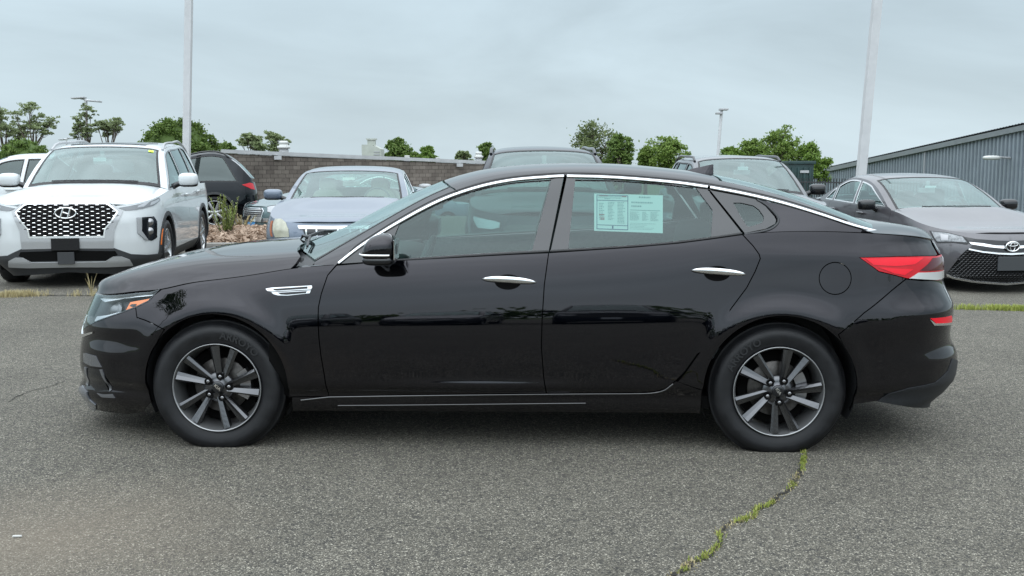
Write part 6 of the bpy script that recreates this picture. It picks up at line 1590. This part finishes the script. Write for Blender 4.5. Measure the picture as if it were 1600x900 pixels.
# ---------------------------------------------------------------- block building
def block_wall():
    m = bpy.data.materials.new('weathered_block'); m.use_nodes = True; nt = m.node_tree; b = nt.nodes['Principled BSDF']
    g = N(nt, 'ShaderNodeNewGeometry'); tc = N(nt, 'ShaderNodeTexCoord'); n = N(nt, 'ShaderNodeTexNoise', ins={'Scale': .7, 'Detail': 6, 'Roughness': .7}); mp = N(nt, 'ShaderNodeMapping', ins={'Scale': (1, 1, .35)}); L(nt, tc.outputs['Object'], mp.inputs[0]); L(nt, mp.outputs[0], n.inputs[0])
    cr = N(nt, 'ShaderNodeValToRGB'); L(nt, g.outputs['Random Per Island'], cr.inputs[0]); cr.color_ramp.elements[0].color = (.115, .096, .083, 1); cr.color_ramp.elements[1].color = (.185, .160, .138, 1)
    mr = N(nt, 'ShaderNodeMapRange', ins={'From Min': .3, 'From Max': .65, 'To Min': .55, 'To Max': 1.2}); L(nt, n.outputs[0], mr.inputs[0])
    s = N(nt, 'ShaderNodeVectorMath', operation='SCALE'); L(nt, cr.outputs[0], s.inputs[0]); L(nt, mr.outputs[0], s.inputs['Scale']); L(nt, s.outputs[0], b.inputs['Base Color']); b.inputs['Roughness'].default_value = .9
    M['block'] = m; M['mortar'] = noisy(mat('mortar', (.07, .065, .06), .95), 3, .2)
    A = atY(346, 233.5, 50); B = atY(800, 253.5, 60); d = Vector((B.x - A.x, B.y - A.y, 0)); Ln = d.length; d.normalize(); nrm = Vector((d.y, -d.x, 0))
    zt = lambda t: A.z + (B.z - A.z) * t / Ln - .18; z0 = -2.6
    t = empty('block_building', (A.x, A.y, z0), 0, 'long low building of dark weathered concrete block with pale roof edge', 'building'); o = Vector((A.x, A.y, z0)); P = lambda a, z, off=0: Vector((A.x, A.y, 0)) + d * a + nrm * off + Vector((0, 0, z)) - o
    mb = MB(); dp = 18
    q = [P(0, z0), P(Ln, z0), P(Ln, zt(Ln)), P(0, zt(0))]; r = [p - nrm * dp for p in q]; q = [p - nrm * .02 for p in q]
    mb.add(q + r, [(0, 1, 2, 3), (4, 7, 6, 5), (0, 3, 7, 4), (1, 5, 6, 2), (3, 2, 6, 7), (0, 4, 5, 1)]); mb.build('wall', M['mortar'], t)
    mb = MB(); bw, bh = .40, .20; rnd = random.Random(5); row = 0; z = -.2
    while z < 3.0:
        a = (0 if row % 2 else -bw / 2)
        while a < Ln:
            a0, a1 = max(a, 0) + .008, min(a + bw, Ln) - .008
            h = min(bh - .016, zt(a0) - z, zt(a1) - z)
            if a1 - a0 > .05 and h > .04:
                e = rnd.uniform(0, .012); v = [P(a0, z, e), P(a1, z, e), P(a1, z + h, e), P(a0, z + h, e)]; w = [p - nrm * .04 for p in v]
                mb.add(v + w, [(0, 1, 2, 3), (0, 4, 5, 1), (1, 5, 6, 2), (2, 6, 7, 3), (3, 7, 4, 0)])
            a += bw
        z += bh; row += 1
    tag(mb.build('block_courses', m, t), kind='stuff')
    c = MB(); c.add([P(-.1, zt(0) + .02, .08), P(Ln + .1, zt(Ln) + .02, .08), P(Ln + .1, zt(Ln) + .19, .08), P(-.1, zt(0) + .19, .08), P(-.1, zt(0) + .02, -.3), P(Ln + .1, zt(Ln) + .02, -.3), P(Ln + .1, zt(Ln) + .19, -.3), P(-.1, zt(0) + .19, -.3)], [(0, 1, 2, 3), (3, 2, 6, 7), (0, 4, 5, 1), (4, 7, 6, 5), (0, 3, 7, 4), (1, 5, 6, 2)]); c.build('coping', M['coping'], t)
    def along(u): # distance along wall seen at column u
        lo, hi = 0, Ln
        for _ in range(30):
            mid = (lo + hi) / 2
            if proj(o + P(mid, zt(mid)))[0] < u: lo = mid
            else: hi = mid
        return lo
    for u in (432, 716):
        a = along(u); mb = MB(); mb.box(P(a, zt(a) - .10, .16), (.34, .12, .18)); mb.build('scupper', M['coping'], t)
    # roof vents and plant stand on the roof
    def vent(u, v, w, h, lab, back=3):
        a = along(u); b_ = o + P(a, zt(a), -back); k = b_.y / FPX; top = atY(u, v, b_.y); W_ = w * k; H_ = top.z - (zt(a) - .02)
        e = empty('roof_vent', (top.x, b_.y, zt(a) - .02), 0, lab, 'roof vent')
        MB().lathe([(W_ * .42, 0), (W_ * .36, H_ * .45), (W_ * .34, H_ * .5)], 18).build('vent_base', M['coping'], e)
        MB().lathe([(W_ * .36, H_ * .5), (W_ * .50, H_ * .52), (W_ * .50, H_ * .66), (W_ * .34, H_ * .70), (W_ * .34, H_ * .82), (W_ * .38, H_ * .84), (W_ * .30, H_), (0, H_)], 18).build('vent_hood', M['vent_white'], e)
    M['vent_white'] = mat('vent_white', (.55, .56, .54), .5)
    vent(443, 220, 20, 14, 'squat white roof vent on the left part of the block building'); vent(748, 237, 14, 12, 'white cone shaped roof vent near the right end of the block building')
    vent(636, 243, 12, 5, 'low flat roof vent right of the air unit'); vent(684, 246, 10, 4, 'smallest low roof cap on the block building')
    a = along(578); b_ = o + P(a, zt(a), -5); k = b_.y / FPX; p0 = atY(565, 226, b_.y); w_ = 30 * k; h_ = p0.z - zt(a) + .02
    e = empty('air_unit', (p0.x + w_ / 2, b_.y, zt(a) - .02), 0, 'boxy pale green grey air handling unit on the roof of the block building', 'air unit')
    mb = MB(); mb.add([(-w_ / 2, 0, 0), (w_ / 2, 0, 0), (w_ / 2, 0, h_ * .72), (0, 0, h_), (-w_ / 2, 0, h_), (-w_ / 2, 1.5, 0), (w_ / 2, 1.5, 0), (w_ / 2, 1.5, h_ * .72), (0, 1.5, h_), (-w_ / 2, 1.5, h_)], [(0, 1, 2, 3, 4), (5, 9, 8, 7, 6), (4, 3, 8, 9), (3, 2, 7, 8), (0, 4, 9, 5), (1, 6, 7, 2)]); mb.build('casing', M['unit_paint'], e)
    mb = MB(); mb.box((-.02, .3, h_ + .12), (.42, .4, .3)); mb.box((-.02, .3, h_ + .30), (.55, .5, .08)); mb.build('flue', M['unit_paint'], e)
    for i in range(3):
        mb = MB(); mb.box((w_ * .28, -.02, h_ * (.2 + .17 * i)), (w_ * .3, .03, .05)); mb.build('louvre', M['lamp_grey'], e)
M['coping'] = noisy(mat('coping_metal', (.40, .41, .42), .5), 2, .1); M['unit_paint'] = noisy(mat('unit_paint', (.40, .43, .38), .6), 3, .1)
block_wall()
# wall light on the block wall
e = empty('wall_lamp', atY(664, 291, 56.1), 0, 'small white lamp fixed to the block wall above the silver saloon', 'lamp')
MB().blob((0, 0, 0), (.35, .3, .14), .8, .9).build('lamp_shade', M['coping'], e); MB().box((0, .25, -.12), (.2, .3, .16)).build('bracket', M['lamp_grey'], e)
# ---------------------------------------------------------------- corrugated metal building on the right
def metal_building():
    m = noisy(mat('blue_grey_cladding', (.20, .235, .265), .5, spec=.4), 1.2, .08); M['cladding'] = m; M['gutter'] = noisy(mat('gutter', (.21, .23, .25), .45), 2, .08)
    A = atY(1700, 170, 56); B = atY(1262, 268.5, 92); o = Vector((A.x, A.y, -3.4)); d = Vector((B.x - A.x, B.y - A.y, 0)); Ln = d.length; d.normalize(); nrm = Vector((-d.y, d.x, 0))
    if nrm.dot(-A) < 0: nrm = -nrm
    t = empty('metal_building', o, 0, 'long blue grey building clad in vertical ribbed metal with dark eaves', 'building')
    P = lambda a, z, off=0: Vector((A.x, A.y, 0)) + d * a + nrm * off + Vector((0, 0, z)) - o
    zt = lambda a: A.z + (B.z - A.z) * a / Ln
    # ribbed sheets, one part per panel
    pw = 3.6; a = 0; k = 0
    while a < Ln:
        e_ = min(a + pw, Ln) - .02; mb = MB(); vs = []; x = a; rib = .40
        prof = []
        while x < e_:
            for f, o_ in ((0, 0), (.34, 0), (.42, .11), (.80, .11), (.88, 0)):
                if x + f * rib < e_: prof.append((x + f * rib, o_))
            x += rib
        prof.append((e_, 0))
        for (q, of) in prof: vs += [P(q, -3.4, of), P(q, zt(q) - .38, of)]
        mb.add(vs, [(2 * i, 2 * i + 2, 2 * i + 3, 2 * i + 1) for i in range(len(prof) - 1)]); mb.build('cladding_panel', m, t); a += pw; k += 1
    mb = MB(); dp = 20
    q = [P(0, -3.4, -.03), P(Ln, -3.4, -.03), P(Ln, zt(Ln) - .3, -.03), P(0, zt(0) - .3, -.03)]; r = [p - nrm * dp + Vector((0, 0, (1.2 if i > 1 else 0))) for i, p in enumerate(q)]
    mb.add(q + r, [(0, 1, 2, 3), (4, 7, 6, 5), (0, 3, 7, 4), (1, 5, 6, 2), (0, 4, 5, 1)]); mb.build('wall', m, t)
    mb = MB(); g0 = [P(-.5, zt(0) - .42, .30), P(Ln + .3, zt(Ln) - .42, .30), P(Ln + .3, zt(Ln) - .12, .34), P(-.5, zt(0) - .12, .34)]; g1 = [p - nrm * .33 for p in g0]; mb.add(g0 + g1, [(0, 1, 2, 3), (3, 2, 6, 7), (0, 4, 5, 1), (4, 7, 6, 5)]); mb.build('gutter', M['gutter'], t)
    mb = MB(); vs = []; n = int(Ln / .3)
    for i in range(n * 2):
        q = i * .15; h = .05 if i % 2 else 0; vs += [P(q, zt(q) - .05 + h, .30), P(q, zt(q) + 1.1 + h, -dp)]
    mb.add(vs, [(2 * i, 2 * i + 2, 2 * i + 3, 2 * i + 1) for i in range(n * 2 - 1)]); mb.build('roof', M['gutter'], t)
    for u in (1447, 1281):
        lo, hi = 0, Ln
        for _ in range(30):
            mid = (lo + hi) / 2
            if proj(o + P(mid, 1))[0] > u: lo = mid
            else: hi = mid
        mb = MB(); mb.tube([P(lo, -3.4, .14), P(lo, zt(lo) - .4, .14)], .07, 6); mb.build('downpipe', M['pipe'], t)
    # flood light
    lo, hi = 0, Ln
    for _ in range(30):
        mid = (lo + hi) / 2
        if proj(o + P(mid, 1))[0] > 1579: lo = mid
        else: hi = mid
    w0 = o + P(lo, 0); p = atY(1578, 247, w0.y); z = p.z
    e = empty('wall_lamp', (w0.x, w0.y, z), 0, 'pale floodlight on a short arm high on the metal building', 'lamp')
    ar = MB(); ar.tube([nrm * .05, nrm * .5 + Vector((-.2, 0, .05))], .06, 6); ar.build('arm', M['lamp_grey'], e)
    MB().blob(nrm * .75 + Vector((-.45, 0, .02)), (.5, .28, .13), .7, .7).build('lamp_head', M['vent_white'], e)
M['pipe'] = mat('downpipe', (.30, .32, .34), .5)
metal_building()
# ---------------------------------------------------------------- fence and container
def at_base(u, v, Y): return atY(u, v, Y)
f0, f1 = atY(1236, 278, 40), atY(1440, 282, 36); zt_ = f0.z; t = empty('metal_fence', (f0.x, f0.y, f0.z - 2.0), 0, 'black metal picket fence between the grey crossover and the metal building', 'fence')
M['fence_black'] = mat('fence_black', (.015, .016, .018), .5); d = Vector((f1.x - f0.x, f1.y - f0.y, 0)); Ln = d.length; d.normalize()
pk = MB(); n = int(Ln / .115)
for i in range(n): pk.box(d * (i * .115) + Vector((0, 0, 1.0)), (.028, .028, 2.0))
tag(pk.build('pickets', M['fence_black'], t), kind='stuff')
for z in (1.85, 1.45, .2):
    mb = MB(); mb.tube([Vector((0, 0, z)), d * Ln + Vector((0, 0, z))], .03, 4, smooth=False); mb.build('rail', M['fence_black'], t)
for i in range(0, 3): MB().box(d * (Ln * i / 2) + Vector((0, 0, 1.02)), (.09, .09, 2.1)).build('post', M['fence_black'], t)
q = atY(1243, 252, 44); w_ = 38 * 44 / FPX; t = empty('waste_container', (q.x, 44, -.1), 0, 'dark green steel container behind the grey crossover', 'container'); h_ = q.z + .1
M['container_green'] = noisy(mat('container_green', (.018, .045, .045), .5), 3, .2)
mb = MB(); mb.box((0, 0, h_ / 2), (w_, 1.8, h_ - .12)); mb.build('body', M['container_green'], t); MB().box((0, 0, h_ - .05), (w_ + .14, 1.95, .12), bev=.02).build('lid', M['container_green'], t)
for x in (-.35, -.12, .12, .35): MB().box((x * w_, -.93, h_ / 2 - .1), (.07, .06, h_ - .3)).build('rib', M['container_green'], t)
MB().box((.12 * w_, -.97, h_ - .42), (.36, .02, .10)).build('label_plate', M['coping'], t)
# ---------------------------------------------------------------- light poles
def pole(name, ub, vb, ut, vt, Y, r0, r1, label, heads=None, cap=False):
    a = atY(ub, vb, Y); b = atY(ut, vt, Y); d = (b - a).normalized(); zb = gz(a.x, a.y); base = a + d * ((zb - a.z) / d.z); top = b if heads else b + d * 2.6
    t = empty(name, base, 0, label, 'light pole'); o = base
    mb = MB()
    if heads is None:                      # square shaft
        vs = []; ez = Vector((0, 1, 0)); ex = Vector((1, 0, 0))
        for p, r in ((Vector((0, 0, 0)), r0), (top - o, r1)):
            for i, j in ((-1, -1), (1, -1), (1, 1), (-1, 1)): vs.append(p + ex * i * r + ez * j * r)
        mb.add(vs, [(0, 1, 5, 4), (1, 2, 6, 5), (2, 3, 7, 6), (3, 0, 4, 7), (4, 5, 6, 7)], M=None)
        mb.build('shaft', M['galv'], t); tl = top - o
        MB().box(tl + Vector((0, 0, .02)), (.2, .2, .04)).build('cap', M['galv'], t)
    else:
        mb.tube([Vector((0, 0, 0)), top - o], [r0, r1], 10); mb.build('shaft', M['galv'], t); tl = top - o
        for (du, dv, w, h) in heads:
            c = atY(ut + du, vt + dv, Y) - o; k = Y / FPX
            mb = MB(); mb.tube([tl, c], .05, 6); mb.build('arm', M['galv'], t)
            mb = MB(); Mx = Matrix.Translation(c) @ Matrix.Rotation(radians(-4 if du < 0 else 5) if abs(du) > 6 else 0, 4, 'Y'); mb.box((0, 0, 0), (w * k, .5, h * k), M=Mx, bev=.03); mb.build('lamp_head', M['lamp_grey'], t)
    mb = MB(); mb.lathe([(max(r0 * 2, .25), 0), (max(r0 * 2, .25), .75), (max(r0 * 2, .25) - .03, .78), (0, .78)], 18); mb.build('footing', M['concrete'], t)
    return t
M['concrete'] = noisy(mat('concrete', (.32, .31, .29), .9), 5, .15, bump=.2)
pole('light_pole', 291.5, 235, 295.2, 0, 21.5, .066, .066, 'tall square grey light pole rising behind the large white SUV')
pole('light_pole', 1346.5, 262, 1370.8, 0, 21.0, .080, .080, 'tall leaning square light pole behind the grey purple saloon', None)
pole('light_pole', 135, 215, 134, 156, 60, .10, .085, 'far lamp post with two outstretched flat lamp heads on the left', [(-11, -3, 20, 2.4), (13, 2, 20, 2.4)])
pole('light_pole', 1122, 238, 1127.5, 173, 58, .10, .08, 'far lamp post with two small heads right of the middle', [(3, -2, 13, 3), (-4, 4, 10, 3)])
pole('light_pole', 104, 236, 104, 217, 75, .06, .05, 'distant low lamp post with a double head above the large white SUV', [(-7, 1, 8, 2), (7, -1, 9, 2)])
# ---------------------------------------------------------------- planting bed with chips and a spiky plant
c0, c1 = (-8.4, -3.3), (17.9, 21.3)
mb = MB(); n = 24; rnd = random.Random(11)
def bedz(x, y):
    a = min(1, (x - c0[0]) / .6, (c0[1] - x) / .6, (y - c1[0]) / .8, (c1[1] - y) / .8); return .02 + .17 * max(0, a) ** .6
xs = np.linspace(c0[0], c0[1], n); ys = np.linspace(c1[0], c1[1], n)
M['bed_soil'] = noisy(mat('bed_soil', (.10, .07, .05), .95), 8, .3)
mb.add([(x, y, bedz(x, y) + rnd.uniform(-.02, .02)) for y in ys for x in xs], [(j * n + i, j * n + i + 1, (j + 1) * n + i + 1, (j + 1) * n + i) for j in range(n - 1) for i in range(n - 1)], smooth=True)
tag(mb.build('planting_bed', M['bed_soil']), 'raised bed of bark chips beside the large white SUV', kind='structure')
mb = MB()
for i in range(5200):
    x = rnd.uniform(c0[0] + .05, c0[1] - .05); y = c1[0] + .05 + (c1[1] - c1[0] - .1) * rnd.random() ** 1.3; z = bedz(x, y) + rnd.uniform(.0, .07); s = rnd.uniform(.03, .085)
    R3 = Matrix.Rotation(rnd.random() * 6.3, 3, 'Z') @ Matrix.Rotation(rnd.uniform(-1.1, 1.1), 3, 'X') @ Matrix.Rotation(rnd.uniform(-.9, .9), 3, 'Y')
    v = [R3 @ Vector(q) + Vector((x, y, z)) for q in ((-s, -s * .35, 0), (s, -s * .3, 0), (s * .8, s * .3, .004), (-s * .9, s * .35, .006), (-s, -s * .35, -.012), (s, -s * .3, -.012), (s * .8, s * .3, -.01), (-s * .9, s * .35, -.01))]
    mb.add(v, [(0, 1, 2, 3), (0, 4, 5, 1), (1, 5, 6, 2), (2, 6, 7, 3), (3, 7, 4, 0)])
tag(mb.build('bark_chips', M['mulch']), 'pinkish brown bark chips and dead leaves covering the bed', 'bark chips', kind='stuff')
mb = MB()                                    # kerb round the bed
for (x0_, y0_, x1_, y1_) in ((c0[0], c1[0], c0[1], c1[0]), (c0[0], c1[1], c0[1], c1[1]), (c0[0], c1[0], c0[0], c1[1]), (c0[1], c1[0], c0[1], c1[1])):
    mb.box(((x0_ + x1_) / 2, (y0_ + y1_) / 2, .045), (abs(x1_ - x0_) + .14, abs(y1_ - y0_) + .14, .13), bev=.02)
tag(mb.build('bed_kerb', M['concrete']), 'low worn kerb round the planting bed', kind='structure')
M['plant_green'] = leaf_mat('plant_green', (.16, .22, .05), (.36, .42, .14))
def spiky(u, v, Y, h, label, m='leaf_bright', n=15, seed=1):
    rnd = random.Random(seed); p = atY(u, v, Y); zb = bedz(p.x, Y); t = empty('spiky_plant', (p.x, Y, zb), 0, label, 'plant'); mb = MB(); st = MB()
    for i in range(n):
        a = rnd.random() * 6.28; r = rnd.uniform(.02, .22); hh = h * rnd.uniform(.5, 1.0); b = Vector((cos(a) * r * .4, sin(a) * r * .4, 0)); tp = Vector((cos(a) * r * 1.4, sin(a) * r * 1.2, hh)); st.tube([b, b.lerp(tp, .5) + Vector((cos(a) * .04, 0, 0)), tp], [.008, .006, .003], 4)
        for k in range(34):
            q = b.lerp(tp, .12 + .88 * k / 34); w = rnd.random() * 6.28; d = Vector((cos(w), sin(w), .9)).normalized() * .075 * (1 - .4 * k / 34); s = d.cross(Vector((0, 0, 1))).normalized() * .013; mb.add([q - s, q + s, q + d], [(0, 1, 2)])
    st.build('stem', M['bark'], t); mb.build('leaves', M[m], t)
spiky(354, 362, 18.9, .72, 'bushy yellow green upright plant in the bark bed', 'plant_green', 22, seed=4)
spiky(377, 352, 20.4, .30, 'low wilted plant in the bark bed beside the blue plate', 'dry_weed', 8, 8)
# ---------------------------------------------------------------- cracks and weeds
M['crack'] = noisy(mat('crack_dirt', (.022, .020, .016), .95), 40, .3)
def crack(name, px, w, label, off=.004, jag=.012, seed=1):
    rnd = random.Random(seed); P = [ground(u, v) for u, v in px]; L3 = smooth_line(P, 6); mb = MB(); vs = []
    for i, p in enumerate(L3):
        t = Vector(L3[min(len(L3) - 1, i + 1)]) - Vector(L3[max(0, i - 1)]); s = Vector((-t.y, t.x, 0)).normalized(); ww = w * rnd.uniform(.4, 1.4); j = s * rnd.uniform(-jag, jag); q = Vector(p) + j
        for sg in (-1, 1):
            e = q + s * sg * ww / 2; e.z = gz(e.x, e.y) + off; vs.append(e)
    mb.add(vs, [(2 * i, 2 * i + 1, 2 * i + 3, 2 * i + 2) for i in range(len(L3) - 1)]); tag(mb.build(name, M['crack']), label, kind='structure'); return L3
def weeds(name, L3, n, h, m, label, cat, spread=.03, clump=.45, seed=1):
    rnd = random.Random(seed); mb = MB(); k = len(L3); dens = [max(0.0, sin(i * .41 + seed) * .35 + sin(i * .17 + 2 * seed) * .35 + rnd.uniform(-.35, .65)) ** 1.2 for i in range(k)]; tot = sum(dens) or 1
    for i in range(k):
        for _ in range(int(n * dens[i] / tot)):
            p = Vector(L3[i]) + Vector((rnd.gauss(0, spread), rnd.gauss(0, spread), 0)); p.z = gz(p.x, p.y); a = rnd.random() * 6.28; hh = h * rnd.uniform(.3, 1.2); le = Vector((cos(a), sin(a), 0)) * hh * rnd.uniform(.2, 1.0); s = Vector((-sin(a), cos(a), 0)) * rnd.uniform(.0015, .004)
            mb.add([p - s, p + s, p + le * .5 + Vector((0, 0, hh * .7)) + s * .7, p + le * .5 + Vector((0, 0, hh * .7)) - s * .7, p + le + Vector((0, 0, hh))], [(0, 1, 2, 3), (3, 2, 4)])
    return tag(mb.build(name, M[m]), label, cat, kind='stuff')
main_crack = [(1258, 694), (1257, 706), (1255, 722), (1250, 738), (1241, 752), (1236, 763), (1214, 777), (1203, 789), (1183, 796), (1176, 808), (1150, 816), (1136, 822), (1127, 834), (1124, 848), (1112, 862), (1100, 873), (1084, 878), (1074, 888), (1062, 894), (1050, 901)]
L1 = crack('tarmac_crack', main_crack, .016, 'jagged crack running from the rear wheel to the lower edge')
weeds('crack_weeds', L1, 640, .019, 'weed', 'bright green weeds growing along the crack by the rear wheel', 'weeds', spread=.008, seed=3)
weeds('dry_litter', L1, 380, .012, 'dry_weed', 'dry straw caught in the crack by the rear wheel', 'straw', spread=.014, seed=5)
L2 = crack('lot_joint', [(0, 464), (60, 462), (110, 462), (180, 462), (300, 464), (520, 468), (800, 473), (1100, 478), (1400, 482), (1500, 483), (1600, 485)], .05, 'long joint across the lot behind the black saloon', jag=.03, seed=2)
weeds('dry_weeds', [p for p in L2 if p[0] < -3.2], 1500, .07, 'dry_weed', 'dry straw coloured weeds along the lot joint at the left', 'weeds', spread=.05, seed=7)
weeds('green_weeds', [p for p in L2 if p[0] > 3.2], 1800, .06, 'weed', 'green weeds along the lot joint at the right edge', 'weeds', spread=.05, seed=9)
crack('hairline_crack', [(12, 628), (40, 614), (70, 606), (100, 597)], .008, 'fine crack in the tarmac at the left edge', seed=4)
p = ground(122, 452); mb = MB(); rnd = random.Random(2)
t = empty('weed_tuft', ground(143, 459), 0, 'single tall wispy weed just left of the bonnet tip', 'weed')
for i in range(14):
    a = rnd.random() * 6.28; h_ = rnd.uniform(.08, .24); d = Vector((cos(a), sin(a), 0)) * h_ * .35; mb.tube([(0, 0, 0), d * .5 + Vector((0, 0, h_ * .6)), d + Vector((0, 0, h_))], [.004, .003, .0015], 4)
mb.build('blades', M['dry_weed'], t)
p = ground(27, 840); t = MB().box((0, 0, 0), (.034, .008, .007), bev=.002).build('cigarette_end', M['litter_white'], loc=p + Vector((0, 0, .006))); t.rotation_euler = (0, 0, .1); tag(t, 'small white scrap lying on the tarmac in the near left corner', 'litter')
# loose grit
mb = MB(); rnd = random.Random(21)
for i in range(900):
    y = 3.5 + 5 * rnd.random() ** 1.4; x = rnd.uniform(-.55, .55) * y; s = rnd.uniform(.0015, .0042); c = Vector((x, y, s * .5)); v = [c + Vector((rnd.uniform(-1, 1), rnd.uniform(-1, 1), rnd.uniform(-.3, .8))) * s for _ in range(4)]
    mb.add(v, [(0, 1, 2), (0, 2, 3), (0, 3, 1), (1, 3, 2)])
M['grit'] = leaf_mat('grit', (.14, .13, .11), (.45, .42, .34)); tag(mb.build('loose_grit', M['grit']), 'loose pale grit scattered over the tarmac', 'grit', kind='stuff')
